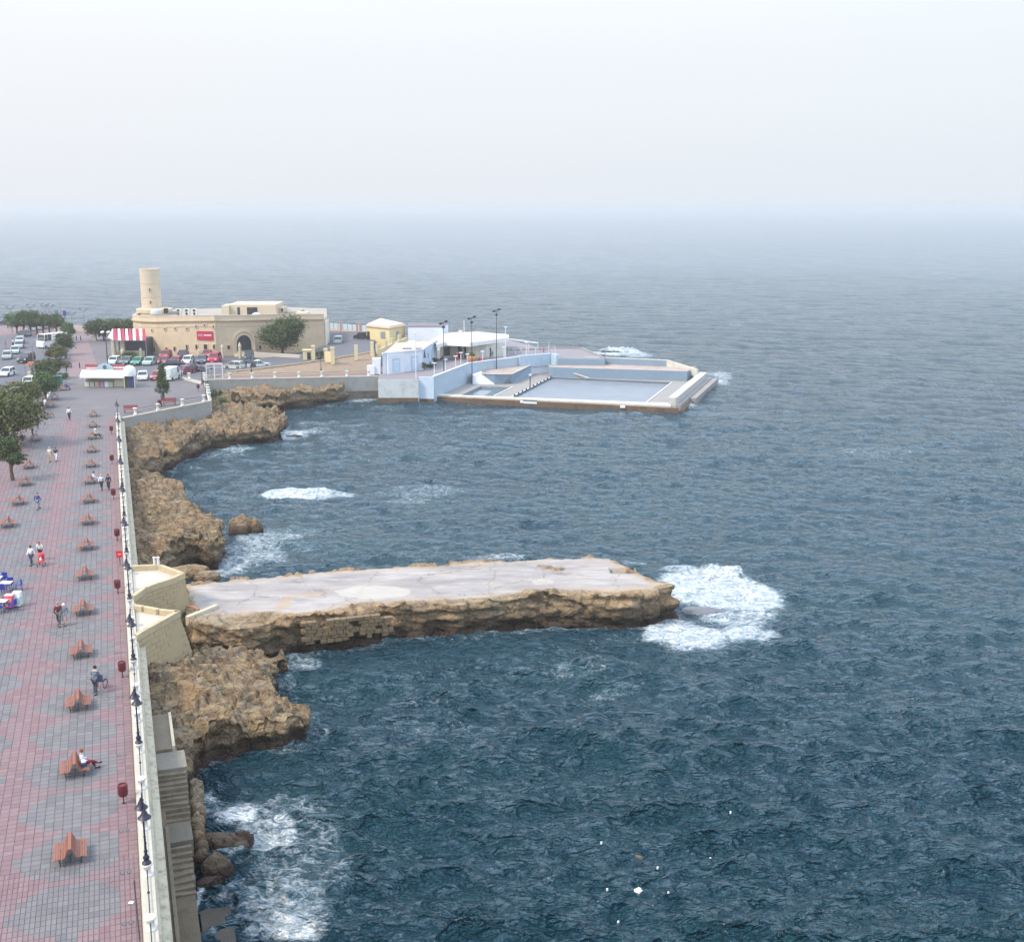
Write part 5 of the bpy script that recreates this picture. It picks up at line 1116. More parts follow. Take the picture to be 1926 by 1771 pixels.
for i in range(n-1):
    p, z = ramp[i]; q, z2 = ramp[i+1]; f0, f1 = foot[i], foot[i+1]; d = (q-p).normalized(); nn = Vector((d.y,-d.x,0))
    for k in range(6):
        u0, u1 = k/6, (k+1)/6; A_, B_ = p.lerp(q, u0), p.lerp(q, u1); C_, D_ = f0.lerp(f1, u0), f0.lerp(f1, u1); za, zb2 = z+(z2-z)*u0+.25, z+(z2-z)*u1+.25
        M0, M1 = A_.lerp(C_, .45), B_.lerp(D_, .45)
        c0_, d0_ = C_.z-.04, D_.z-.04; b.add([(C_.x,C_.y,c0_),(D_.x,D_.y,d0_),(M1.x,M1.y,d0_+(zb2-d0_)*.62),(M0.x,M0.y,c0_+(za-c0_)*.62),(B_.x,B_.y,zb2),(A_.x,A_.y,za),(B_.x,B_.y,4.6),(A_.x,A_.y,4.6)], [(0,1,2,3),(3,2,4,5),(5,4,6,7)])
b.build('wall', mat('earthy_rubble', (.27,.20,.14), .95, .22, 1.5, bump=.06, dirt=.7, dirtcol=(.20,.13,.12)), rt)
b = MB(); g = random.Random(4)
for i in range(n-1):
    p, z = ramp[i]; q, z2 = ramp[i+1]; k = int((q-p).length/.55)
    for j in range(k):
        u = (j+.5)/k; c = p.lerp(q, u); b.cbox((c.x+.08, c.y-.12, z+(z2-z)*u+.32+g.uniform(-.03,.04)), .5, .42, .16, g.uniform(-.1,.1)+math.atan2((q-p).y, (q-p).x))
o = b.build('coping_stones', mat('yellow_coping', (.42,.33,.21), .95, .2, 2), rt); o['kind'] = 'stuff'

# ================================================================== SANDSTONE BUILDING
M_SAND = mat('sandstone', (.57,.445,.30), .92, .16, .6, bump=.03, dirt=.5, dirtcol=(.42,.31,.20)); M_SANDL = mat('light_sandstone', (.56,.46,.335), .92, .10, .8, dirt=.3, dirtcol=(.36,.29,.2)); M_ROOFD = mat('flat_roof', (.34,.30,.25), .9, .18, .4, dirt=.5, dirtcol=(.22,.2,.17))
M_DOOR = paint('dark_door', (.015,.022,.028), .5); M_WIN = paint('window_dark', (.02,.022,.028), .3); M_RSIGN = paint('sign_dark_red', (.42,.015,.06), .5); M_LET = paint('letter_white', (.78,.72,.74), .6)
bld = thing('sandstone_building', 'large old sandstone building with a round tower, an arched door and a flat roof', 'building', (0,0,0))
FP = [at(x, y, PZ) for x, y in ((274,663),(283,667),(300,669),(330,671),(370,673),(408,675),(412,673))]
FP2 = [Vector((-57.9,231.2,0)), Vector((-53.0,233.2,0)), Vector((-48,236,0)), Vector((-43.4,238.4,0)), Vector((-38.6,241.2,0))]
front = [Vector((-78.6,247,0)), Vector((-78.0,241.5,0)), Vector((-75.4,237.8,0)), Vector((-71,234.6,0)), Vector((-66.5,232.7,0)), Vector((-62,231.4,0)), Vector((-58.4,230.6,0))]+FP2
bk = [Vector((-38.75,246,0)), Vector((-41.3,262,0)), Vector((-54,266,0)), Vector((-78,262,0))]
outline = front+bk; top = [11.3,11.3,11.4,11.6,11.9,12.1,12.2,12.1,12.0,11.9,11.7,11.5,11.6,11.8,11.8,11.5]
b = MB(); b.prism([(v.x, v.y) for v in outline], 4.0, top[:len(outline)], 0, 1); b.build('walls', [M_SAND, M_ROOFD], bld)
def strip(name, pts, zs, z0, z1, out, m, inn=.35):
    b = MB()
    for i in range(len(pts)-1):
        p, q = pts[i], pts[i+1]; d = (q-p).normalized(); nn = Vector((d.y,-d.x,0)); a0, a1 = p+nn*out, q+nn*out; c0, c1 = p-nn*inn, q-nn*inn
        vs = [(c0.x,c0.y,zs[i]+z0),(a0.x,a0.y,zs[i]+z0),(a1.x,a1.y,zs[i+1]+z0),(c1.x,c1.y,zs[i+1]+z0),(c0.x,c0.y,zs[i]+z1),(a0.x,a0.y,zs[i]+z1),(a1.x,a1.y,zs[i+1]+z1),(c1.x,c1.y,zs[i+1]+z1)]
        b.add(vs, [(0,3,2,1),(4,5,6,7),(0,1,5,4),(1,2,6,5),(2,3,7,6),(3,0,4,7)])
    return b.build(name, m, bld)
strip('cornice', front, top, -.22, .0, .32, mat('cornice_stone', (.50,.38,.24), .9, .15, 1)); strip('parapet', front, top, .0, .85, .02, M_SANDL, .35); strip('parapet_cap', front, top, .85, .95, .07, M_SANDL, .4); strip('base_course', front, [5.0]*12, -.2, .9, .06, M_SAND)
strip('string_course', front, top, -1.25, -1.12, .08, M_SAND)
def on_front(px, py, out=.05):
    """place on the facade seen at this photo point: returns point and wall angle"""
    u = (px-CX)/FPX; v = (CY-py)/FPX; d = Vector((u, math.cos(PITCH)+v*math.sin(PITCH), -math.sin(PITCH)+v*math.cos(PITCH))); best = None
    for i in range(len(front)-1):
        p, q = front[i], front[i+1]; e = q-p; nn = Vector((e.y,-e.x,0)).normalized(); den = d.x*nn.x+d.y*nn.y
        if den >= 0: continue
        t = ((p.x*nn.x+p.y*nn.y))/den; X = Vector((d.x*t, d.y*t, CAM_H+d.z*t)); w = ((X.x-p.x)*e.x+(X.y-p.y)*e.y)/(e.x**2+e.y**2)
        if -.02 <= w <= 1.02 and (best is None or t < best[2]): best = (X+nn*out, math.atan2(e.y, e.x), t)
    return best
def facade_box(name, px, py, w, h, dep, m, parent=bld, z=None, out=.0):
    X, a, _ = on_front(px, py); b = MB(); b.box(-w/2, w/2, -dep, .12, -h/2, h/2); o = b.build(name, m, parent); o.location = X; o.rotation_euler = (0,0,a); return o
for (px, py, w, h) in ((283,656,.35,.9),(291,657,.35,.9),(314,657,.45,.75),(329,656,.45,.85),(370,652,.45,.8),(387,652,.75,.95),(403,652,.4,.8),(430,653,.5,.75),(489,653,.4,.8),(352,654,.4,1.2)):
    f = facade_box('window', px, py, w+.22, h+.22, .07, M_SANDL); q = MB(); q.box(-w/2, w/2, -.085, .0, -h/2, h/2); g = q.build('pane', M_WIN, f)
for (px, py) in ((286,621),(311,618.5),(330,617.5),(352,618),(369,614),(385,611.5),(402,614)):
    X, a, _ = on_front(px, py, .03); b = MB(); n = 12
    vs = [((.55 if i % 2 else .30)*math.cos(i*math.pi/6), -.10, (.55 if i % 2 else .30)*math.sin(i*math.pi/6)) for i in range(12)]+[((.55 if i % 2 else .30)*math.cos(i*math.pi/6), .1, (.55 if i % 2 else .30)*math.sin(i*math.pi/6)) for i in range(12)]
    b.add(vs, [tuple(range(12))]+[(i,(i+1)%12+0,(i+1)%12+12,i+12) for i in range(12)]); o = b.build('rosette_window', M_SANDL, bld); o.location = X; o.rotation_euler = (0,0,a)
    q = MB(); vs = [(.20*math.cos(i*math.pi/4), -.12, .20*math.sin(i*math.pi/4)) for i in range(8)]; q.add(vs, [tuple(range(8))]); q.build('pane', M_WIN, o)
# arched entrance
X, a, _ = on_front(460, 668, .0); X.z = 5.0
dr = MB(); 
def arch_pts(w, h0, n=12, tall=1.15): return [(-w/2, 0)]+[(-w/2*math.cos(math.pi*i/n), h0+w/2*tall*math.sin(math.pi*i/n)) for i in range(n+1)]+[(w/2, 0)]
def arch_ring(name, wi, wo, hi, dep, m, parent, back=.1):
    pi, po = arch_pts(wi, hi), arch_pts(wo, hi); b = MB(); n = len(pi)
    for i in range(n-1):
        vs = [(pi[i][0],-dep,pi[i][1]),(po[i][0],-dep,po[i][1]),(po[i+1][0],-dep,po[i+1][1]),(pi[i+1][0],-dep,pi[i+1][1])]; vs += [(x, back, z) for x, y, z in vs]
        b.add(vs, [(0,1,2,3),(1,5,6,2),(0,3,7,4)])
    o = b.build(name, m, parent); return o
AR = bpy.data.objects.new('arched_entrance', None); COL.objects.link(AR); AR.parent = bld; AR.location = X; AR.rotation_euler = (0,0,a)
arch_ring('arch_moulding', 2.9, 3.9, 2.3, .16, M_SANDL, AR); arch_ring('arch_surround', 3.9, 4.5, 2.4, .28, M_SAND, AR)
P_ = arch_pts(2.9, 2.3); q = MB(); q.add([(x, -.05, z) for x, z in P_], [tuple(range(len(P_)))]); q.build('door', M_DOOR, AR)
q = MB(); q.box(-.03,.03,-.09,-.05,0,3.8); q.box(-1.4,1.4,-.09,-.05,2.3,2.38); q.build('door_bars', paint('door_bar', (.06,.07,.08)), AR)
q = MB()
for i in range(5): q.box(-2.2-.0, 2.2, -.6-.35*i-.35, -.6-.35*i, -.1, .55-.12*i)
q.build('entrance_steps', M_SANDL, AR)
# red sign with white lettering
X, a, _ = on_front(386, 631, .12); sg = bpy.data.objects.new('name_sign', None); COL.objects.link(sg); sg.parent = bld; sg.location = X; sg.rotation_euler = (0,0,a)
q = MB(); q.box(-1.72,1.72,-.06,.08,-.85,.85); q.build('sign_panel', M_RSIGN, sg)
def text(body, size, loc, rot, m, parent, name='lettering', ext=.01, align='CENTER'):
    cu = bpy.data.curves.new(name, 'FONT'); cu.body = body; cu.size = size; cu.extrude = ext; cu.align_x = align; cu.align_y = 'CENTER'; t = bpy.data.objects.new('tmp', cu); COL.objects.link(t)
    dg = bpy.context.evaluated_depsgraph_get(); me = bpy.data.meshes.new_from_object(t.evaluated_get(dg)); bpy.data.objects.remove(t); me.materials.clear(); me.materials.append(m)
    o = mesh_obj(name, me, parent); o.location = loc; o.rotation_euler = rot; return o
text('V12', .62, (-.98,-.08,.03), (R(90),0,0), M_LET, sg)
q = MB(); g = random.Random(2); x = -.22
while x < 1.35:
    w = g.uniform(.10,.17); q.box(x, x+w, -.075, -.06, -.03, .20+g.choice((0,.04))); x += w+.045
q.build('lettering', M_LET, sg)
# tower
TC = at(283, 655, PZ); TC = Vector((-77.0+.0, 251.0, 0)); tcx = (282-CX)/FPX*(251*math.cos(PITCH)+15*math.sin(PITCH)); TC.x = tcx
b = MB(); b.lathe([(2.12,4.0),(2.08,11.5),(2.02,20.9)], (TC.x,TC.y,0), 28); b.build('tower', M_SANDL, bld, smooth=True)
for z, r_ in ((18.0,2.04),(15.2,2.06)):
    b = MB(); b.lathe([(r_-.05,0),(r_+.06,.02),(r_+.06,.12),(r_-.05,.16)], (TC.x,TC.y,z), 28); b.build('tower_band', M_SAND, bld, smooth=True)
b = MB(); b.lathe([(2.0,20.7),(2.06,20.85),(2.06,21.1),(1.75,21.1),(1.75,20.95)], (TC.x,TC.y,0), 28); b.build('tower_rim', M_SANDL, bld)
for z in (16.8, 14.2):
    b = MB(); b.cbox((TC.x+.45, TC.y-2.02, z), .42, .25, .75, .18); w_ = b.build('window', M_SAND, bld); q = MB(); q.cbox((TC.x+.45, TC.y-2.10, z), .24, .14, .5, .18); q.build('pane', M_WIN, w_)
b = MB(); b.lathe([(3.9,4.0),(3.6,12.1),(3.75,12.2),(3.75,12.9)], (TC.x+1.2,TC.y-2.2,0), 24); b.build('tower_base', M_SAND, bld, smooth=True)
# penthouse and roof clutter
def fromtop(px, py, Y):
    u = (px-CX)/FPX; v = (CY-py)/FPX; dy = math.cos(PITCH)+v*math.sin(PITCH); dz = -math.sin(PITCH)+v*math.cos(PITCH); t = Y/dy; return Vector((u*t, Y, CAM_H+dz*t))
def pbox(name, x0, x1, y0, y1, Y, dep, m, parent, out=0):
    a = fromtop(x0, y1, Y); c = fromtop(x1, y0, Y); b = MB(); b.box(a.x, c.x, Y-out, Y+dep, a.z, c.z); return b.build(name, m, parent)
pbox('penthouse', 430, 518, 573, 592, 243, 9, M_SANDL, bld); pbox('penthouse_stair_box', 417, 430, 575, 592, 242, 5, M_CREAM, bld); pbox('penthouse_opening', 465, 484, 578, 592, 243, .2, M_DOOR, bld, .06); pbox('penthouse_door', 447, 451, 578, 592, 243, .2, M_DOOR, bld, .06); pbox('roof_room', 518, 532, 579, 593, 246, 5, M_SANDL, bld); pbox('roof_shed', 532, 563, 586, 593, 247, 6, M_ROOFD, bld); pbox('roof_shed', 556, 578, 588, 594, 244, 3, M_SANDL, bld); pbox('roof_opening', 529, 532, 580, 586, 245.9, .2, M_DOOR, bld, .05)
c = fromtop(482, 590, 241); b = MB(); b.lathe([(.9,0),(.8,.22),(.4,.42),(.02,.5)], c+Vector((0,0,-.2)), 12); b.build('roof_umbrella', M_WHITE, bld, smooth=True)
for i, px in enumerate((336, 351.5, 366)):
    c = fromtop(px, 584, 243); b = MB(); b.box(c.x-.6, c.x+.6, 242.6, 243.2, 11.8, 13.4); o = b.build('air_conditioner', M_WHITE, bld)
    for z in (12.35, 13.0): q = MB(); q.lathe([(.26,0),(.26,.04)], (0,0,0), 12); q.xf(Matrix.Translation((c.x, 242.6, z)) @ Matrix.Rotation(R(90), 4, 'X')); q.build('fan', M_BLACK, o)
c = fromtop(293, 585, 243); b = MB(); b.lathe([(1.2,-.6),(1.15,0),(.8,.35),(.02,.5)], c, 14); b.build('roof_dome', paint('dome_grey', (.42,.44,.43), .5), bld, smooth=True)
pbox('roof_vent', 308, 311, 580, 590, 240, .5, M_BLACK, bld); pbox('roof_vent', 312.5, 315, 580, 590, 240, .5, M_BLACK, bld); pbox('roof_duct', 316, 332, 586, 592, 240, 1.2, M_STEEL, bld)
# pale side pipe at the right corner
b = MB(); b.tube([(-38.2,240.8,5.5),(-38.2,240.8,10.6),(-38.3,242.0,11.9)], .09, 6); b.build('drainpipe', M_WHITE, bld)
b = MB(); b.prism([(-38.55,241.25),(-38.7,246.9),(-38.5,246.9),(-38.35,241.2)], 5.0, 10.9); b.build('whitewashed_side', M_WHITE, bld)

# ------------------------------------------------------------------ striped awning cafe
aw = thing('striped_awning', 'crimson and white striped awning of the cafe beside the tower', 'awning', (0,0,0)); Y0 = 228.0
zt = fromtop(230, 618, 232).z; zb = fromtop(230, 640, Y0).z; xs_ = [203, 213, 221, 228, 235.5, 242, 249, 255.5, 262, 268, 274.5]
for i in range(10):
    a0, a1 = fromtop(xs_[i], 618, 232), fromtop(xs_[i+1]-2, 618, 232); c0, c1 = fromtop(xs_[i]+1, 640, Y0), fromtop(xs_[i+1], 640, Y0)
    if i == 0: a0 = a0+Vector((1.0,0,0)); c0 = fromtop(203, 634, Y0+1.2)
    b = MB(); b.add([c0, c1, a1, a0]+[v+Vector((0,.03,-.05)) for v in (c0, c1, a1, a0)], [(0,1,2,3),(7,6,5,4),(0,4,5,1),(2,6,7,3),(1,5,6,2),(3,7,4,0)]); b.build('stripe', paint('awning_red', (.36,.02,.07), .7) if i % 2 else M_WHITE, aw)
b = MB(); c0 = fromtop(206, 640, Y0); c1 = fromtop(274, 640, Y0); b.bar((c0.x,Y0,zb-.05), (c1.x,Y0,zb-.05), .08); 
for px in (214, 222, 274): c = fromtop(px, 640, Y0); b.bar((c.x,Y0,4.9), (c.x,Y0,zb), .12)
b.build('frame', M_STEEL, aw)
ck = thing('cafe_pavilion', 'dark open fronted cafe room under the striped awning', 'building', (0,0,0)); a = fromtop(222, 640, 231.5); c = fromtop(275, 640, 231.5)
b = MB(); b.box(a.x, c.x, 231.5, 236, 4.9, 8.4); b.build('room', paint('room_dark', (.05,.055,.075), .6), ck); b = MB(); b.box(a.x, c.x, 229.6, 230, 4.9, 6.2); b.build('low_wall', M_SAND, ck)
for px in (215, 232):
    c = at(px, 672, PZ); b = MB(); b.cbox((c.x,c.y,6.6), .75, .7, 3.4); b.build('pillar', M_CREAM, ck)
# small pointed stone posts (car park edge)
def stone_post(px, py, h, label, z=PZ, w=.28):
    c = at(px, py, z); b = MB(); b.lathe([(w,0),(w,h*.72),(w*1.15,h*.74),(w*1.1,h*.80),(w*.5,h*.93),(w*.15,h)], c, 10); tag(b.build('stone_post', M_CREAM), label, 'post', 'cream stone posts round the car park')
for px, py, h, l in ((231,674,1.9,'cream stone post in front of the awning bushes'),(265,672,1.9,'pinkish cream post beside the left corner of the building'),(375,672,1.7,'cream post behind the dark blue car'),(419,672,2.6,'cream post at the corner of the red cars'),(452,675,3.3,'tall pointed cream post in front of the arched door')): stone_post(px, py, h, l)

# gate pillars on the sloping road
def pillar(px, py, w, h, z, label, group=None, top=True):
    c = at(px, py, z); r = thing('gate_pillar', label, 'pillar', c, .1, group); b = MB(); b.box(-w/2,w/2,-w/2,w/2,-.3,h); b.build('shaft', M_CREAM2, r)
    if top: b = MB(); b.box(-w/2-.08,w/2+.08,-w/2-.08,w/2+.08,h,h+.14); b.prism([(-w/2,-w/2),(w/2,-w/2),(w/2,w/2),(-w/2,w/2)], h+.14, h+.26); b.build('cap', M_CREAM2, r)
    return r
M_CREAM2 = mat('yellow_cream_plaster', (.60,.50,.30), .85, .08, 1.2, dirt=.3, dirtcol=(.42,.32,.2))
pillar(590,677,.62,2.5,5.8,'tall cream gate pillar left of the dark bush'); pillar(613,680,.62,2.2,5.9,'cream gate pillar right of the dark bush'); pillar(626,682,.7,2.6,5.9,'square cream pillar at the right end of the gate wall'); pillar(670,674,.62,2.5,6.2,'lone cream pillar on the rising road wall, nearer the gate', top=False); pillar(700,668,.62,2.6,6.4,'lone cream pillar on the rising road wall, nearer the white club', top=False)
b = MB(); a, c = at(613,681,5.9), at(626,682,5.9); b.bar((a.x,a.y,6.9),(c.x,c.y,6.9),.4,2.0); tag(b.build('gate_wall', M_CREAM2), 'short cream wall between the two right gate pillars', 'wall')
gk = thing('gate_kiosk', 'small cream kiosk with a dark door left of the gate', 'kiosk', at(580,677,5.7), .1); b = MB(); b.box(-1.0,.7,0,1.6,-.2,1.75); b.build('wall', M_CREAM2, gk); b = MB(); b.box(-.2,.45,-.04,0,0,1.45); b.build('door', M_DOOR, gk); b = MB(); b.box(-1.1,.8,-.1,1.7,1.75,1.88); b.build('roof', M_CREAM2, gk)
b = MB(); a, c = at(478,668,5.3), at(566,674,5.6); b.bar((a.x,a.y,5.4),(c.x,c.y,5.7),.6,1.1); tag(b.build('planter_wall', M_PALE), 'pale low planter wall under the big dark tree', 'wall')

# ------------------------------------------------------------------ yellow hut
hut = thing('yellow_hut', 'pale yellow flat roofed hut with two windows by the sea', 'building', (0,0,0)); hb = [at(690,641,6.0), at(733,646,6.0)+Vector((0,0,0)), at(762,640,6.0), at(716,628,6.0)]
zt_ = 9.1; b = MB(); b.prism([(v.x,v.y) for v in hb], 4.0, zt_); b.build('wall', mat('hut_yellow', (.66,.54,.29), .85, .06, 1, dirt=.2), hut); ctr = sum(hb, Vector())/4
b = MB(); b.prism([tuple((ctr+(v-ctr)*1.06)[:2]) for v in hb], zt_, zt_+.25); b.prism([tuple((ctr+(v-ctr)*.97)[:2]) for v in hb], zt_+.25, zt_+.5); b.build('roof', mat('hut_roof', (.60,.46,.36), .85, .1, 1), hut)
def on_seg(name, p, q, u, z, w, h, m, parent, out=.05):
    X = p.lerp(q, u); a = math.atan2(q.y-p.y, q.x-p.x); b = MB(); b.box(-w/2,w/2,-out,.05,-h/2,h/2); o = b.build(name, m, parent); o.location = (X.x,X.y,z); o.rotation_euler = (0,0,a); return o
f = on_seg('window', hb[0], hb[1], .72, 7.6, 1.5, 1.5, paint('shutter_grey', (.25,.29,.30), .5), hut); q = MB(); 
for i in range(3): q.box(-.7,.7,-.08,-.05,-.5+.42*i,-.42+.42*i)
q.build('shutter_slats', paint('shutter_dark', (.16,.19,.2)), f)
on_seg('window', hb[1], hb[2], .5, 7.6, 1.1, 1.5, paint('shutter_grey', (.25,.29,.30), .5), hut); on_seg('door', hb[0], hb[1], .08, 7.0, .8, 2.1, M_DOOR, hut)
# yellow boundary wall with openings below the hut
yb = thing('yellow_wall', 'cream wall with square openings stepping down from the hut to the white club', 'wall', (0,0,0)); P0, P1 = at(709,664,6.4), at(765,640,6.4)
b = MB(); b.bar((P0.x,P0.y,6.3),(P1.x,P1.y,6.3),.35,1.5); b.build('wall', M_CREAM2, yb)
for u in (.02, .28, .5, .74): X = P0.lerp(P1, u); b = MB(); b.cbox((X.x,X.y,7.5), .6, .5, 1.3, .5); b.build('pier', M_CREAM2, yb)
# sea fence behind
sf = thing('sea_fence', 'pale glass and orange post fence by the sea beyond the small white car', 'fence', (0,0,0)); P0, P1 = at(619,622,5.9), at(690,628,5.9)
b = MB(); b.bar((P0.x,P0.y,6.0),(P1.x,P1.y,6.0),.3,.7); b.build('low_wall', mat('orange_wall', (.55,.38,.24), .9, .1, 1), sf)
for i in range(8):
    u0, u1 = i/8+.012, (i+1)/8-.012; a, c = P0.lerp(P1, u0), P0.lerp(P1, u1); b = MB(); b.bar((a.x,a.y,7.1),(c.x,c.y,7.1),.06,1.4); b.build('panel', paint('pale_panel', (.45,.55,.60), .2), sf)
for i, u in enumerate((0, .32, .75, .83)): X = P0.lerp(P1, u); b = MB(); b.cbox((X.x,X.y-.1,7.1), .35, .35, 2.3); b.build('post', mat('orange_post', (.50,.24,.18), .8), sf)
b = MB(); b.bar((P0.x,P0.y,7.95),(P1.x,P1.y,7.95),.1,.1); b.build('top_rail', M_IRON, sf)

# ================================================================== CARS
def make_car(label, c, rz, col, kind='hatch', dims=None, group=None, nm='parked_car', cat='car'):
    L, Wd, H = dims or dict(hatch=(3.75,1.62,1.42), sedan=(4.3,1.68,1.40), suv=(4.2,1.78,1.80), van=(4.6,1.85,2.15), pickup=(4.6,1.7,1.7), estate=(4.4,1.7,1.45), lorry=(6.5,2.2,2.9))[kind]
    r = thing(nm, label, cat, c, rz, group); pm = paint('car_%d_%d_%d' % tuple(int(x*99) for x in col), col, .25, .0, .6, .02); hb = H*.60 if kind not in ('van','lorry') else H*.52
    hl = L/2; g = .17; w2 = Wd/2
    # lower body: rounded nose and tail, tucked sills
    prof = [(-hl,.42),(-hl+.06,.30),(-hl+.25,g),(hl-.25,g),(hl-.05,.30),(hl,.42),(hl-.02,hb*.72),(hl-.18,hb*.86)]
    bonnet = {'hatch': hl-.95, 'sedan': hl-1.15, 'estate': hl-1.1, 'suv': hl-1.1, 'van': hl-.55, 'pickup': hl-1.0, 'lorry': hl-.3}[kind]
    prof += [(bonnet, hb), (-hl+.12, hb), (-hl, hb*.8)]
    b = MB(); n = len(prof); vs = []
    for x, k in ((-w2*.90, 0), (-w2, 1), (w2, 1), (w2*.90, 0)):
        for (y, z) in prof: vs.append((x, y*(1 if k else .985), z if k else (z-.015 if z > hb*.5 else z+.03)))
    fs = [tuple(range(n-1,-1,-1)), tuple(3*n+i for i in range(n))]
    for j in range(3): fs += [(j*n+i, j*n+(i+1)%n, (j+1)*n+(i+1)%n, (j+1)*n+i) for i in range(n)]
    b.add(vs, fs); b.build('body', pm, r)
    # cabin
    y0, y1 = {'hatch': (-hl+.10, hl-1.0), 'sedan': (-hl+.65, hl-1.2), 'estate': (-hl+.1, hl-1.15), 'suv': (-hl+.05, hl-1.1), 'van': (-hl+.03, hl-.6), 'pickup': (-.35, hl-1.05), 'lorry': (-hl+.02, hl-.35)}[kind]
    t0, t1 = {'hatch': (y0+.30, y1-.62), 'sedan': (y0+.48, y1-.65), 'estate': (y0+.22, y1-.62), 'suv': (y0+.12, y1-.5), 'van': (y0+.04, y1-.45), 'pickup': (y0+.1, y1-.5), 'lorry': (y0+.03, y1-.25)}[kind]
    wb, wt = w2*.95, w2*.80; zr = H-.05
    if kind in ('van','lorry'):
        wb, wt = w2*.99, w2*.94; b = MB(); b.add([(-wb,y0,hb),(wb,y0,hb),(wb,y1*.35,hb),(-wb,y1*.35,hb),(-wt,t0,zr),(wt,t0,zr),(wt,y1*.35,zr),(-wt,y1*.35,zr)], [(0,3,2,1),(4,5,6,7),(0,1,5,4),(1,2,6,5),(2,3,7,6),(3,0,4,7)]); b.build('load_box', pm, r)
        q = MB(); q.box(-.015,.015,y0-.02,y0+.02,hb-.5,zr-.05); q.build('door_gap', M_BLACK, r); y0 = y1*.35; t0 = y0
    b = MB(); b.add([(-wb,y0,hb),(wb,y0,hb),(wb,y1,hb),(-wb,y1,hb),(-wt,t0,zr),(wt,t0,zr),(wt,t1,zr),(-wt,t1,zr)], [(0,3,2,1),(4,5,6,7),(0,1,5,4),(1,2,6,5),(2,3,7,6),(3,0,4,7)]); b.build('windows', M_GLASS, r)
    b = MB(); b.add([(-wt-.02,t0-.03,zr-.01),(wt+.02,t0-.03,zr-.01),(wt+.02,t1+.03,zr-.01),(-wt-.02,t1+.03,zr-.01),(-wt+.08,t0+.05,H),(wt-.08,t0+.05,H),(wt-.08,t1-.08,H),(-wt+.08,t1-.08,H)], [(0,3,2,1),(4,5,6,7),(0,1,5,4),(1,2,6,5),(2,3,7,6),(3,0,4,7)])
    for s in (-1, 1):       # pillars
        b.bar((s*wb,y0,hb), (s*wt,t0,zr), .08, .06); b.bar((s*wb,y1,hb), (s*wt,t1,zr), .07, .06); ym = (y0+y1)/2; b.bar((s*(wb+.005),ym,hb), (s*(wt+.005),ym,zr), .09, .05)
    b.build('roof', pm, r)
    wm = None
    for sx in (-1, 1):
        for y in (-hl+.72, hl-.75):
            if wm is None:
                q = MB(); q.lathe([(.20,-.09),(.29,-.09),(.30,-.06),(.30,.06),(.29,.09),(.20,.09)], n=14); q.xf(Matrix.Rotation(R(90), 4, 'Y')); wm = q.build('wheel', M_BLACK, r); w = wm; q = MB(); q.lathe([(.19,-.10),(.19,.10)], n=12); q.xf(Matrix.Rotation(R(90), 4, 'Y')); hc = q.build('hubcap', M_STEEL, wm)
            else:
                w = wm.copy(); COL.objects.link(w); h2 = hc.copy(); COL.objects.link(h2); h2.parent = w
            w.location = (sx*(w2-.07), y, .30)
    for s in (-1, 1):
        q = MB(); q.box(s*(w2-.20)-.16, s*(w2-.20)+.16, hl-.06, hl+.012, hb*.66, hb*.82); q.build('headlight', paint('lamp_glass', (.7,.7,.68), .15), r); q = MB(); q.box(s*(w2-.14)-.09, s*(w2-.14)+.09, -hl-.012, -hl+.04, hb*.62, hb*.86); q.build('tail_light', paint('tail_red', (.35,.02,.02), .3), r)
        q = MB(); q.cbox((s*(w2+.07), y1-.25, hb+.06), .14, .08, .11); q.build('mirror', M_BLACK, r)
    q = MB(); q.box(-w2*.92, w2*.92, hl-.02, hl+.05, .24, .42); q.build('bumper', M_BLACK if sum(col) < 1 else pm, r); q = MB(); q.box(-w2*.92, w2*.92, -hl-.05, -hl+.02, .24, .42); q.build('bumper', M_BLACK if sum(col) < 1 else pm, r)
    q = MB(); q.box(-.25,.25,hl+.05,hl+.06,.28,.38); q.build('number_plate', M_WHITE, r); q = MB(); q.box(-.25,.25,-hl-.06,-hl-.05,.45,.56); q.build('number_plate', M_WHITE, r)
    return r
Wc = (.72,.73,.73); S_ = (.38,.42,.40); G1 = 'cars parked in front of the sandstone building'
F_ = math.pi   # facing the viewer
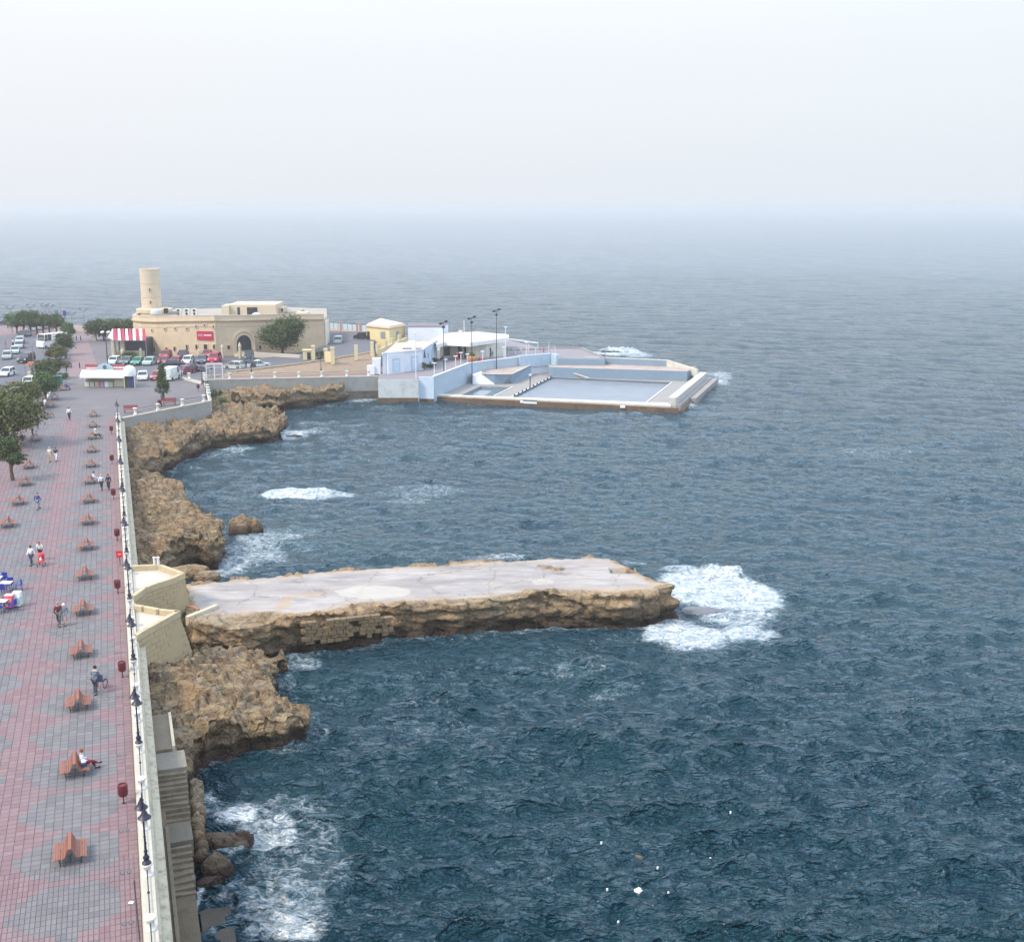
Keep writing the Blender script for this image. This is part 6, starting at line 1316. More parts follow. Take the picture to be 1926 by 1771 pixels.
for (px, py, rz, col, kind, l) in [
    (215,684,F_,(.62,.68,.66),'hatch','pale car half hidden behind the kiosk, leftmost of the row by the building'),(239,684,F_,(.10,.16,.16),'sedan','dark grey green car right of the pale one in the row by the building'),(260,685,F_,(.05,.32,.19),'sedan','bright green car facing the viewer'),(282,685,F_,(.36,.50,.46),'sedan','pale grey green car right of the bright green one'),
    (309,684,F_,(.36,.03,.04),'hatch','dark red car with bright headlights facing the viewer'),(331,684,F_,(.42,.08,.10),'hatch','faded red car right of the dark red one'),(354,683,F_,Wc,'hatch','white car facing the viewer in the row by the building'),(380,682,F_+.2,(.10,.13,.17),'hatch','blue grey car behind the white barrier'),(404,681,F_,(.50,.03,.08),'suv','bright crimson car behind the white barrier'),
    (312,672,F_,(.30,.03,.05),'hatch','dark red car in the back row close to the building'),(344,672,F_+.1,(.06,.02,.08),'sedan','dark purple car in the back row close to the building'),(390,671,F_,(.45,.07,.07),'hatch','orange red car in the back row beside the crimson one'),
    (269,713,F_+.25,Wc,'sedan','white saloon beside the kiosk'),(297,713,F_,(.45,.10,.09),'hatch','red car between the white saloon and the white van'),(347,702,F_-.5,(.25,.06,.08),'sedan','dark red car to the right of the white van'),(362,698,-1.2,(.03,.03,.05),'sedan','black car behind the seaward plaza posts'),(327,690,-1.3,(.05,.04,.08),'sedan','dark car crossing the car park behind the white van'),
    (441,693,1.25,(.50,.52,.46),'hatch','silver hatchback parked along the seaside road'),(463,691,1.2,(.03,.05,.06),'estate','dark car squeezed between the silver and the white cars'),(486,691,-1.15,Wc,'sedan','white car at the right end of the roadside row'),(469,677,F_+.2,(.03,.06,.05),'suv','dark green off road car in front of the arched door')]:
    make_car(l, at(px, py, PZ+.0), rz, col, kind, group=G1)
make_car('white van seen from the rear beside the conifer', at(322,713,PZ), -.1, (.60,.64,.58), 'van', nm='parked_van', cat='van')
G2 = 'cars on the road at left'
for (px, py, rz, col, kind, l) in [(50,681,F_-.05,(.03,.035,.04),'suv','black off road car driving towards the viewer at left'),(14,674,F_+.35,(.36,.37,.36),'estate','silver estate car with its window catching the light, at the left edge'),(29,664,F_+.35,(.42,.50,.48),'hatch','pale silver green car next to the silver estate'),(36,654,F_+.35,(.40,.48,.46),'hatch','pale green car farther along the parked row'),(38,645,F_+.3,(.55,.62,.60),'hatch','whitish car at the far end of the parked row'),
    (14,706,F_,Wc,'hatch','white car with a dark grille driving towards the viewer at the left edge'),(60,722,.0,(.62,.68,.64),'hatch','white green car seen between the trees'),(46,632,.9,(.10,.13,.15),'hatch','dark grey car turning at the far bend'),(112,675,0,(.34,.36,.38),'suv','small grey car beside the pink passage'),
    (14,610,1.5,(.07,.07,.09),'estate','dark car parked on the far pavement'),(30,612,1.2,(.5,.5,.48),'hatch','pale car parked on the far pavement'),(60,622,.4,Wc,'hatch','white car under the far row of trees, left'),(74,619,.5,(.7,.7,.74),'hatch','white car under the far row of trees, right'),(86,617,.4,(.5,.52,.6),'hatch','bluish white car at the end of the far row of trees')]:
    make_car(l, at(px, py, PZ), rz, col, kind, group=G2, nm='car')
make_car('white lorry half hidden by the roadside trees', at(99,652,PZ), F_-.5, (.66,.67,.66), 'lorry', nm='lorry', cat='lorry')
make_car('small silver car on the rising road right of the building', at(637,645,6.0), .05, (.50,.55,.53), 'suv', dims=(3.6,1.75,1.55)); make_car('dark pickup beside the yellow hut', at(684,639,6.1), .9, (.03,.03,.05), 'pickup', nm='pickup_truck', cat='pickup')
make_car('cream topped van parked behind the white club', at(773,662,5.2), F_-.15, (.62,.60,.42), 'van', dims=(4.2,1.8,2.1), nm='parked_van', cat='van'); 

# ================================================================== KIOSK
kc = at(198,727,PZ); kk = thing('food_kiosk', 'white and cream food kiosk with a white awning and red roof signs', 'kiosk', kc, -.03)
b = MB(); b.box(-3.4,3.6,0,3.0,0,2.55); b.build('wall', mat('kiosk_cream', (.55,.50,.36), .7, .06, 1), kk); b = MB(); b.box(-3.6,3.7,-.05,3.1,2.55,2.68); b.build('roof', M_WHITE, kk)
b = MB(); b.add([(-3.7,-1.1,1.85),(3.7,-1.1,1.85),(3.7,0,2.75),(-3.7,0,2.75),(-3.7,-1.1,1.55),(3.7,-1.1,1.55),(3.7,0,2.6),(-3.7,0,2.6)], [(0,1,2,3),(4,5,1,0),(7,6,5,4),(1,5,6,2),(0,3,7,4)]); a_ = b.build('awning', paint('awning_white', (.72,.72,.70), .7), kk)
for k in (-2.4, .1, 2.4):
    q = MB(); x = k-.55; g = random.Random(int(k*10))
    while x < k+.55: w = g.uniform(.10,.17); q.cbox((x+w/2,-.72,2.175), w, .16, .02); x += w+.05
    q.xf(Matrix.Identity(4)); q.build('awning_lettering', paint('grey_print', (.42,.38,.38), .8), a_)
b = MB(); b.box(-3.2,1.6,-.35,0,.95,1.10); b.build('counter', mat('counter_brown', (.20,.12,.08), .6), kk)
for i, (x, c_) in enumerate(((-2.8,(.5,.5,.45)),(-2.0,(.32,.42,.28)),(-1.2,(.45,.3,.25)),(-.4,(.35,.2,.28)),(.4,(.6,.6,.58)),(1.1,(.3,.42,.25)))):
    q = MB(); q.box(x-.33,x+.33,-.45,-.05,.02,.85); q.build('display_panel', paint('disp%d' % i, c_, .5), kk)
for s, x0, x1 in ((0,-3.2,-1.15),(1,1.3,3.3)):
    q = MB(); q.box(x0,x1,.3,.42,2.68,3.65); p_ = q.build('roof_sign', paint('kiosk_red', (.45,.03,.07) if s else (.36,.08,.10), .5), kk); q = MB(); g = random.Random(s)
    x = x0+.15
    while x < x1-.2: w = g.uniform(.12,.22); q.box(x, x+w, .285, .30, 2.85+.12*s, 3.15+.1*s); x += w+.06
    q.build('lettering', M_LET, p_)
q = MB(); pts = [(1.45*math.cos(math.pi*i/14), 1.15*math.sin(math.pi*i/14)) for i in range(15)]; q.add([(x+.1,.15,2.68+z) for x, z in pts]+[(x+.1,.28,2.68+z) for x, z in pts], [tuple(range(15))[::-1]]+[(i,i+1,i+16,i+15) for i in range(14)]); hs = q.build('half_round_sign', paint('sky_sign', (.36,.48,.52), .4), kk)
q = MB(); q.lathe([(.34,-.02),(.34,.02),(.22,.03)], n=14); q.xf(Matrix.Translation((.1,.13,3.2)) @ Matrix.Rotation(R(90),4,'X')); q.build('emblem', paint('emblem_dark', (.12,.10,.16), .5), hs)
um = thing('dome_booth', 'white domed booth with a dark blue doorway at the right end of the kiosk', 'booth', at(246,728,PZ), 0); b = MB(); b.lathe([(.95,1.9),(1.0,2.4),(.9,3.1),(.55,3.5),(.02,3.65)], n=16); b.build('dome', paint('awning_white', (.72,.72,.70), .7), um, smooth=True)
b = MB(); b.box(-.1,.62,-.5,.5,0,1.9); b.build('doorway', paint('dark_blue', (.03,.035,.14), .5), um); b = MB(); b.box(-.75,-.1,-.4,.6,0,1.9); b.build('side', paint('dark_green', (.05,.06,.02)), um)
for x in (-.85,.85): b = MB(); b.box(x-.05,x+.05,-.55,-.45,0,1.95); b.build('post', M_WHITE, um)
cb = thing('green_cabin', 'small dark green cabin beside the trees', 'cabin', at(112,722,PZ), 0); b = MB(); b.box(-.4,.4,-.4,.4,0,1.35); b.build('cabinet', paint('cabin_green', (.03,.16,.13), .5), cb); b = MB(); b.box(-.46,.46,-.46,.46,1.35,1.45); b.build('top', paint('cabin_top', (.2,.4,.4), .5), cb)
os_ = thing('market_stall', 'orange canopied street stall between the road and the trees', 'stall', at(66,708,PZ), -.1); b = MB(); b.add([(-1.3,-1,2.1),(1.3,-1,2.1),(1.3,1,2.5),(-1.3,1,2.5)], [(0,1,2,3)]); b.prism([(-1.3,-1),(1.3,-1),(1.3,1),(-1.3,1)], 2.05, [2.1,2.1,2.5,2.5]); b.build('canopy', paint('canopy_orange', (.60,.20,.12), .8), os_)
b = MB(); b.box(-1.1,1.1,-.7,.6,.0,.9); b.build('counter', paint('stall_pale', (.5,.45,.38), .8), os_)
for x in (-1.2,1.2):
    for y in (-.9,.9): b = MB(); b.box(x-.04,x+.04,y-.04,y+.04,0,2.2); b.build('pole', M_STEEL, os_)
b = thing('direction_sign', 'small orange road sign among the trees at left', 'sign', at(72,757,PZ), 0); q = MB(); q.box(-.5,.5,-.03,.03,1.6,2.0); q.build('panel', paint('canopy_orange', (.60,.20,.12), .8), b); q = MB(); q.box(-.04,.04,.03,.1,0,2.0); q.build('post', M_STEEL, b)
b = thing('direction_sign', 'orange pink road sign above the small dark tree', 'sign', at(31,850,PZ), 0); q = MB(); q.box(-.55,.55,-.03,.03,.9,1.35); q.build('panel', paint('sign_orange_pink', (.62,.22,.17), .8), b); q = MB(); q.box(-.04,.04,.03,.1,0,1.2); q.build('post', M_STEEL, b)
br = thing('barrier_frame', 'white square metal goal like frame with a red white top bar by the car park', 'barrier', (0,0,0)); c0, c1 = at(389,712,PZ), at(419,711,PZ); b = MB()
for p in (c0, c1, (c0+c1)/2): b.bar((p.x,p.y,4.95), (p.x,p.y,7.5), .13)
b.bar((c0.x,c0.y,6.9),(c1.x,c1.y,6.9),.06); b.bar((c0.x,c0.y,5.6),(c1.x,c1.y,5.6),.06); b.build('frame', M_WHITE, br); b = MB(); b.bar((c0.x,c0.y,7.55),(c1.x,c1.y,7.5),.12,.3); b.build('top_bar', paint('pale_pink', (.72,.58,.60)), br)
# two red slatted benches at the plaza wall + more plaza lamps
def wall_bench(c, rz, label):
    r = thing('plaza_bench', label, 'bench', c, rz, 'red benches at the plaza wall')
    for i in range(4): b = MB(); b.box(-1.0,1.0,-.25+i*.13,-.15+i*.13,.42,.46); b.build('slat', M_WOOD2, r)
    for i in range(4): b = MB(); b.box(-1.0,1.0,.26+.03*i,.30+.03*i,.55+.13*i,.65+.13*i); b.build('slat', M_WOOD2, r)
    for x in (-.8,.8): b = MB(); b.box(x-.04,x+.04,-.22,.3,0,.42); b.build('leg', M_IRON, r)
M_WOOD2 = mat('dark_red_timber', (.26,.035,.035), .6, .15, 8)
wall_bench(at(246,776,PZ), .22, 'dark red bench by the plaza wall, the left one'); wall_bench(at(319,762,PZ), .22, 'dark red bench by the plaza wall, the right one next to the conifer')
for k, (px, py, z, l) in enumerate([(304,765,5.9,'black lamp post on the plaza wall in front of the conifer'),(342,708,5.9,'black lamp post at the end of the car park'),(388,750,6.1,'black lamp post on the seaward corner of the plaza'),(380,722,6.1,'black lamp post on the far part of the plaza parapet'),(474,712,6.0,'black lamp post on the road wall in front of the white car'),(605,709,6.0,'black lamp post on the road wall in front of the gate bush')]):
    o = copy_tree(lamp0); o.location = at(px, py, z) if k not in (4, 5) else (rw0+e*upx(px)-n_*.25+Vector((0,0,1.1-RSL*upx(px)))); o.rotation_euler = (0,0,.9); o['label'] = l; o['group'] = 'black lamp posts of the plaza'
def street_lamp(px, py, h, spread, label, style='arms', z=PZ):
    r = thing('street_lamp', label, 'street lamp', at(px, py, z), 0, 'street lamps'); b = MB(); b.tube([(0,0,0),(0,0,h*.35),(0,0,h*.86)], [.11,.09,.06], 7); b.build('pole', M_STEEL if style != 'globes' else M_IRON, r)
    for s in (-1,1):
        if style == 'arms': b = MB(); b.tube([(0,0,h*.84),(s*spread*.25,0,h*.95),(s*spread*.7,0,h),(s*spread,0,h)], .04, 5); b.build('arm', M_STEEL, r); b = MB(); b.cbox((s*(spread+.25),0,h), .55, .2, .1); b.build('lamp_head', M_STEEL, r)
        else:
            for y in (-.35,.35): b = MB(); b.tube([(0,0,h*.84),(s*spread,y,h*.9),(s*spread,y,h*.94)], .03, 5); b.build('arm', M_IRON, r); b = MB(); b.lathe([(.05,0),(.22,.1),(.24,.25),(.15,.4),(.02,.45)], (s*spread,y,h*.94), 10); b.build('globe', paint('globe', (.7,.7,.72), .3) if style == 'globes' else M_STEEL, r, smooth=True)
    return r
street_lamp(68,738,8.6,1.9,'tall double armed street lamp between the road and the trees'); street_lamp(20,790,4.6,1.2,'shorter forked lamp post above the big left tree')
street_lamp(203,690,6.6,.55,'lamp post with white globes in two tiers by the car park','globes'); 
for i, (px, py, l) in enumerate([(23,625,'far lamp cluster by the sea, leftmost'),(61,622,'far lamp cluster above the row of trees'),(88,620,'far lamp cluster right of the row of trees'),(97,622,'far lamp cluster nearest the blue banners'),(137,626,'far lamp cluster by the passage end'),(160,630,'far pair of lamps at the end of the pink passage')]): street_lamp(px, py, 6.4-(i == 4)*1.5, .8, l, 'cluster')
bn = thing('banner_pole', 'tall pole with dark blue banners at the end of the far trees', 'banner', at(117,628,PZ), 0); b = MB(); b.tube([(0,0,0),(0,0,7.2)], .08, 6); b.build('pole', M_STEEL, bn)
for x, c_ in ((-.9,(.08,.14,.24)),(.95,(.06,.03,.22))): b = MB(); b.box(x-.4,x+.4,-.03,.03,4.2,5.4); b.build('banner', paint('ban%d' % int(x*10), c_, .7), bn)
# bollards and chain at the passage mouth
for px, py, l in ((134,692,'dark bollard at the mouth of the pink passage, left'),(150,692,'dark bollard at the mouth of the pink passage, right'),(125,698,'dark bollard beside the yellow green bush'),(144,640,'dark bollard at the far end of the passage, left'),(152,640,'dark bollard at the far end of the passage, right')):
    b = MB(); b.lathe([(.10,0),(.10,.8),(.13,.84),(.10,.95),(.02,1.0)], at(px,py,PZ), 8); tag(b.build('bollard', M_IRON), l, 'bollard', 'dark bollards of the passage')
b = MB(); a, c = at(170,624,PZ), at(130,622,PZ); b.bar((a.x,a.y,5.6),(c.x,c.y,5.6),.5,1.2); tag(b.build('sea_wall', M_PALE), 'pale low sea wall at the end of the pink passage', 'wall')
b = MB(); a = at(179,640,PZ); b.cbox((a.x,a.y,6.6), .6,.6,3.4); tag(b.build('stone_pillar', M_CREAM), 'tall cream pillar at the left end of the hedge row', 'pillar')
person('person in a red top by the parked cars at the left edge', PP(11,655), 2.0, 'stand', (.45,.02,.08), (.45,.15,.2)); person('person in dark purple walking between the parked row and the road', PP(45,655), 2.6, 'walk', (.10,.03,.10), (.12,.08,.2)); person('person in a white shirt standing by the far end of the parked row', PP(25,652), 2.6, 'stand', (.5,.52,.6), DK)
person('person in dark blue and white by the kiosk booth', PP(241,702), 1.0, 'walk', (.03,.03,.12), (.6,.6,.7)); person('person in blue by the cars behind the black lamp post', PP(388,702), 2.0, 'walk', (.15,.2,.4), (.1,.1,.2)); person('person on the rocks side near the white barrier', PP(398,706), 2.6, 'stand', (.04,.04,.06), (.3,.32,.35))
# ================================================================== SEASIDE POOL CLUB
M_CW = mat('club_white', (.66,.68,.72), .75, .06, .8, dirt=.35, dirtcol=(.45,.47,.50)); M_CB = mat('club_pale_blue', (.36,.44,.50), .75, .08, .7, dirt=.45, dirtcol=(.50,.55,.62)); M_BL = mat('faded_blue', (.19,.26,.33), .8, .14, .6, dirt=.6, dirtcol=(.26,.28,.30))
M_DECK = mat('pool_deck_concrete', (.27,.25,.235), .8, .12, .5, dirt=.4, dirtcol=(.24,.21,.19)); M_STAIN = mat('rusty_concrete', (.38,.31,.27), .85, .18, .5, dirt=.8, dirtcol=(.30,.15,.10)); M_QUAY = mat('weedy_quay', (.15,.095,.06), .9, .35, .9, bump=.03, dirt=.8, dirtcol=(.05,.035,.03)); M_EDGE = mat('pale_edge', (.55,.52,.45), .8, .12, 1, dirt=.4)
M_TERR = mat('terrace_paving', (.22,.195,.205), .8, .08, .5)
DZ, TZ = 1.0, 4.2
P2 = lambda z, *l: [tuple(at(px, py, z)[:2]) for px, py in l]
dk = thing('pool_platform', 'large concrete bathing platform built out into the sea with two sunken pools', 'platform', (0,0,0))
plat = P2(DZ,(800,742),(1258,764),(1276,765),(1337,711),(1300,694),(1250,682),(1120,668),(1020,660),(880,690),(816,712))
# frame round the pools: deck built from strips so that the basins are real
big = P2(DZ,(962,747),(1216,757),(1264,719),(1037,709)); sml = P2(DZ,(867,743),(929,745),(964,728),(903,726))
def sub(name, pts, z0, z1, m, mt=None, parent=dk):
    b = MB(); b.prism(pts, z0, z1, 0, 0 if mt is None else 1); return b.build(name, [m] if mt is None else [m, mt], parent)
front_l, front_r = at(800,742,DZ), at(1276,765,DZ)
# deck pieces
sub('deck', P2(DZ,(800,743),(867,743.4),(903,726),(887,718),(834,735)), -1.5, DZ, M_DECK); sub('deck', P2(DZ,(929,745.2),(962,747),(1037,709),(1030,696),(1000,700),(964,728)), -1.5, DZ-.001, M_DECK)
sub('deck', P2(DZ,(903,726),(964,728),(1000,700),(960,690),(887,718)), -1.5, DZ-.004, M_DECK); sub('deck', P2(DZ,(1216,757),(1261,760),(1318,712),(1264,719)), -1.5, DZ, M_DECK)
sub('deck', P2(DZ,(1037,709),(1264,719),(1318,712),(1300,700),(1030,694)), -1.5, DZ-.006, M_DECK)
sub('front_edge', P2(DZ,(800,742.6),(1262,763.6),(1262,757.8),(1216,757),(962,747),(867,743.4),(800,738.5)), -.2, DZ+.06, M_EDGE); 
fe0, fe1 = at(800,742.8,DZ), at(1276,765.2,DZ); b = MB(); b.bar((fe0.x,fe0.y-.12,.1),(fe1.x,fe1.y-.12,.1),.7,1.45); b.build('quay_face', M_QUAY, dk)
wm = NB('pool_water'); P = wm.pos(); wm.p.inputs['IOR'].default_value = 1.33; M_POOL = wm.done(wm.mix(wm.rng(wm.noise(.25,4,.6,P),.35,.65), (.19,.205,.23), (.22,.235,.26)), .25, wm.bump(wm.noise(1.3,4,.6,wm.scalev(P,(.6,1.2,1))), .09))
M_POOL2 = mat('shallow_pool_water', (.13,.17,.20), .06, .1, .5)
b = MB(); b.add([(x, y, .72) for x, y in big], [(0,1,2,3)]); b.build('pool_water', M_POOL, dk); b = MB(); b.add([(x, y, .60) for x, y in sml], [(0,1,2,3)]); b.build('small_pool_water', M_POOL2, dk)
for nm_, pl, m in (('pool_basin', big, M_BL), ('small_pool_basin', sml, M_CB)):
    b = MB(); n = len(pl)
    for i in range(n):
        p, q = Vector((*pl[i],0)), Vector((*pl[(i+1)%n],0)); c = sum((Vector((*v,0)) for v in pl), Vector())/n; d = (q-p).normalized(); nn = Vector((-d.y,d.x,0)); nn = nn if (c-p).dot(nn) > 0 else -nn
        p2, q2 = p+nn*.12, q+nn*.12; b.add([(p2.x,p2.y,.2),(q2.x,q2.y,.2),(q2.x,q2.y,DZ-.02),(p2.x,p2.y,DZ-.02)], [(0,1,2,3),(3,2,1,0)])
    b.build(nm_, m, dk)
for (x0,y0,x1,y1) in ((962,747,1037,709),(929,745,964,728),(1216,757,1264,719)):
    a, c = at(x0,y0,DZ), at(x1,y1,DZ); b = MB(); b.bar((a.x,a.y,DZ+.05),(c.x,c.y,DZ+.05),.28,.12); b.build('pool_kerb', M_EDGE, dk)
for i in range(11):
    a, c = at(962,747,DZ), at(1037,709,DZ); X = a.lerp(c, (i+.5)/11); b = MB(); b.lathe([(.12,0),(.14,.3),(.05,.35)], (X.x+.2,X.y,DZ+.05), 8); b.build('mooring_knob', M_BLACK, dk)
# white lettering board on the quay face
sgn = bpy.data.objects.new('quay_sign', None); COL.objects.link(sgn); sgn.parent = dk; ang = math.atan2(fe1.y-fe0.y, fe1.x-fe0.x); X = at(994,752,.6); sgn.location = (X.x, fe0.y+(X.x-fe0.x)*(fe1.y-fe0.y)/(fe1.x-fe0.x)-.56, .62); sgn.rotation_euler = (0,0,ang)
q = MB(); q.box(-1.55,-1.05,-.02,.06,-.12,.36); x = -.98; g = random.Random(5)
for i in range(7): w = .30; q.box(x, x+w, -.02, .06, -.20, .20); x += w+.055
q.build('lettering', paint('board_white', (.78,.80,.78)), sgn); q = MB(); q.box(-1.6,1.55,.06,.09,-.3,.4); q.build('board', paint('board_dark', (.06,.08,.07)), sgn)
X = at(1168,761,.5); q = MB(); q.cbox((X.x, fe0.y+(X.x-fe0.x)*(fe1.y-fe0.y)/(fe1.x-fe0.x)-.6, .7), .85, .2, .42, ang); q.build('white_plate', paint('board_white', (.78,.80,.78)), dk)
# right hand breakwater wall
a0, a1, c0, c1 = at(1258,762,DZ), at(1265,763,DZ), at(1327,707.5,DZ+1), at(1313,707,DZ+1)
bw = thing('breakwater_wall', 'thick grey and white breakwater wall along the right side of the pool', 'wall', (0,0,0)); b = MB(); n0 = at(1259.5,761.5,DZ); f0 = at(1319,709,DZ+.3); d = (f0-n0).normalized(); nn = Vector((d.y,-d.x,0)); w = .8
quad = lambda a, b__, l, r_: [tuple((a+nn*l)[:2]), tuple((a+nn*r_)[:2]), tuple((b__+nn*r_)[:2]), tuple((b__+nn*l)[:2])]
b.prism(quad(n0, f0, -.2, 1.05), -1, 2.15); b.build('wall', mat('pale_sea_wall', (.46,.45,.42), .85, .12, .8, dirt=.5, dirtcol=(.28,.24,.20)), bw); b = MB(); b.prism(quad(n0, f0, -.26, 1.1), 2.15, 2.28); b.build('coping', M_EDGE, bw)
b = MB(); b.prism(quad(n0-d*.2, f0+d*1.5, 1.05, 1.9), -1.2, 1.15); b.build('outer_ledge', M_DECK, bw); b = MB(); b.prism(quad(n0-d*.4, f0+d*3, 1.9, 2.5), -1.2, .45); b.build('footing', M_QUAY, bw)
b = MB(); b.prism(quad(n0+d*9, f0+d*2.2, 1.9, 3.0), -1.2, .9); b.build('footing', M_DECK, bw)
# blue back wall behind the big pool, walkway above and outer parapet
bk_ = thing('pool_back_wall', 'long faded blue wall with a rusty stained walkway behind the big pool', 'wall', (0,0,0))
w0, w1 = at(1030,700,DZ), at(1290,707,DZ); q0, q1 = at(1060,709.5,DZ), at(1289,709,DZ)
b = MB(); low = P2(DZ,(1040,708.5),(1240,715),(1289,707),(1289,700),(1040,697)); hi = [at(1040,708.5,DZ), at(1262,716.5,DZ), at(1290,707,DZ)]
b.prism([tuple(hi[0][:2]), tuple((hi[0].lerp(at(1292,716.5,DZ),1.0))[:2]), tuple(at(1310,690,2.9)[:2]), tuple(at(1110,676,2.9)[:2]), tuple(at(1030,690,2.9)[:2])], -1, 2.9, 0, 1); b.build('wall', [M_BL, M_STAIN], bk_)
b = MB(); pts = [at(1030,693.5,2.9), at(1100,689.5,2.9), at(1140,677,2.9)]
o0, o1, o2, o3 = at(1100,684,2.9), at(1180,688,2.9), at(1256,691,2.9), at(1312,700,2.6)
for p, q, z in ((o0,o1,4.0),(o1,o2,4.0)): b.bar((p.x,p.y+1.6,3.0),(q.x,q.y+1.6,3.0),.4,2.2)
b.build('outer_parapet', M_BL, bk_); b = MB(); b.bar((o2.x,o2.y+1.6,4.05),(o3.x,o3.y,3.0),.4,.35); b.bar((o0.x,o0.y+1.6,4.15),(o2.x,o2.y+1.6,4.15),.45,.12); b.bar((o2.x,o2.y+1.6,3.2),(o3.x,o3.y,2.3),.35,1.3); b.build('white_coping', M_EDGE, bk_)
b = MB(); a, c = at(1032,684,3.2), at(1108,707,1.6); b.bar((a.x,a.y,2.9),(c.x,c.y,1.2),.18,.18); 
for u in (.3,.6,.9): X = a.lerp(c,u); b.bar((X.x,X.y,2.9-1.7*u),(X.x,X.y,2.0-1.7*u),.08)
b.build('stair_rail', M_EDGE, bk_)
b = MB(); a, c = at(1300,712,1.2), at(1324,700,1.6); b.prism([tuple(v[:2]) for v in (at(1290,712,DZ),at(1308,713,DZ),at(1326,701,2.2),at(1302,697,2.6))], -1, 2.3); b.build('corner_block', M_STAIN, bk_)
# upper terrace
tr = thing('club_terrace', 'raised pale terrace with white front wall and curved light blue wall', 'terrace', (0,0,0))
tp = [(711,714),(787,714),(788,712.5),(816,713),(850,700),(882,687.5),(932,681),(975,676),(1038,671),(1052,674),(1138,675.5),(1095,656),(1015,654),(960,640),(830,640),(716,690)]
tpw = P2(TZ,*tp); b = MB(); b.prism(tpw, -1, TZ, 0, 1); b.build('body', [M_CW, M_TERR], tr)
def face(name, pxs, z0, z1, m, out=.06, thick=.3, parent=tr):
    b = MB()
    for i in range(len(pxs)-1):
        p, q = at(*pxs[i],TZ), at(*pxs[i+1],TZ); d = (q-p).normalized(); nn = Vector((d.y,-d.x,0)); b.prism([tuple((p+nn*out)[:2]), tuple((q+nn*out)[:2]), tuple((q-nn*thick)[:2]), tuple((p-nn*thick)[:2])], z0, z1)
    return b.build(name, m, parent)
face('blue_wall', [(816,713),(850,700),(882,687.5),(932,681),(975,676)], -1, TZ+.45, M_CB); face('outer_side', [(1050,674),(1138,675.5)], -1, TZ+.02, M_BL, .08); face('blue_coping', [(816,713),(850,700),(882,687.5),(932,681),(975,676)], TZ+.45, TZ+.55, M_CW, .1, .34)
face('front_wall', [(788,712.5),(816,713)], -1, TZ+.35, mat('club_blue_white', (.52,.60,.68), .8, .08, 1, dirt=.3, dirtcol=(.4,.42,.4)), .12); face('front_wall', [(711,714),(786,714)], -1, TZ-.02, mat('club_front', (.52,.55,.55), .8, .12, .8, dirt=.7, dirtcol=(.36,.31,.24)), .05); face('weed_band', [(711,714),(786,714)], -1, 1.0, M_QUAY, .12); face('weed_band', [(787,712.5),(816,713)], -1, .7, M_QUAY, .18)
face('bridge_side', [(975,676),(1038,671),(1050,674)], 2.6, TZ+.75, mat('bridge_blue', (.40,.50,.58), .8, .06, 1, dirt=.3), .5)
a, c = at(985,690,2.6), at(1040,688,2.6); X0, X1 = at(1000,700,DZ), at(1028,699,DZ)
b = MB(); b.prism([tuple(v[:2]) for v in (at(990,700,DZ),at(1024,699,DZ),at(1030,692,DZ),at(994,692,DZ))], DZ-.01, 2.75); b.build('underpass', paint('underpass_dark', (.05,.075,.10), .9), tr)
b = MB(); b.prism([tuple(v[:2]) for v in (at(1004,700.5,DZ),at(1015,700.3,DZ),at(1015,697,DZ),at(1004,697,DZ))], DZ, 2.72); b.build('pillar', M_DECK, tr)
# wedge shaped stand
ws = thing('blue_stand', 'wedge shaped dark blue viewing platform between the two pools', 'platform', (0,0,0)); tp_ = [at(905,703,2.9), at(930,704,2.9), at(962,704,2.9), at(999,686.5,2.9), at(985,681,2.9), at(940,690,2.9), at(908,696,2.9)]; bt_ = [at(930,722.5,DZ), at(945,722,DZ), at(962,721,DZ), at(998,707,DZ), at(985,698,DZ), at(940,700,DZ), at(908,712,DZ)]
b = MB(); loft(b, [tuple(v) for v in tp_], [(v.x,v.y,DZ-.02) for v in bt_], 0, 1); b.build('body', [M_BL, M_STAIN], ws)
b = MB(); 
for i in range(3): b.bar((tp_[i].x,tp_[i].y,2.97),(tp_[i+1].x,tp_[i+1].y,2.97),.25,.12)
b.build('edge', M_EDGE, ws)
b = MB(); loft(b, [tuple(at(887,706,2.6)), tuple(at(905,703,2.9)), tuple(at(908,697,2.9)), tuple(at(890,700,2.6))], [tuple(at(887,722,DZ)), tuple(at(931,723,DZ)), tuple(at(935,716,DZ)), tuple(at(890,714,DZ))]); b.build('side_ramp', M_CW, ws)
b = MB(); a = at(910,699,2.9); b.cbox((a.x,a.y,3.3), .9,.5,.7); b.build('bench', paint('shutter_grey', (.25,.29,.30), .5), ws)
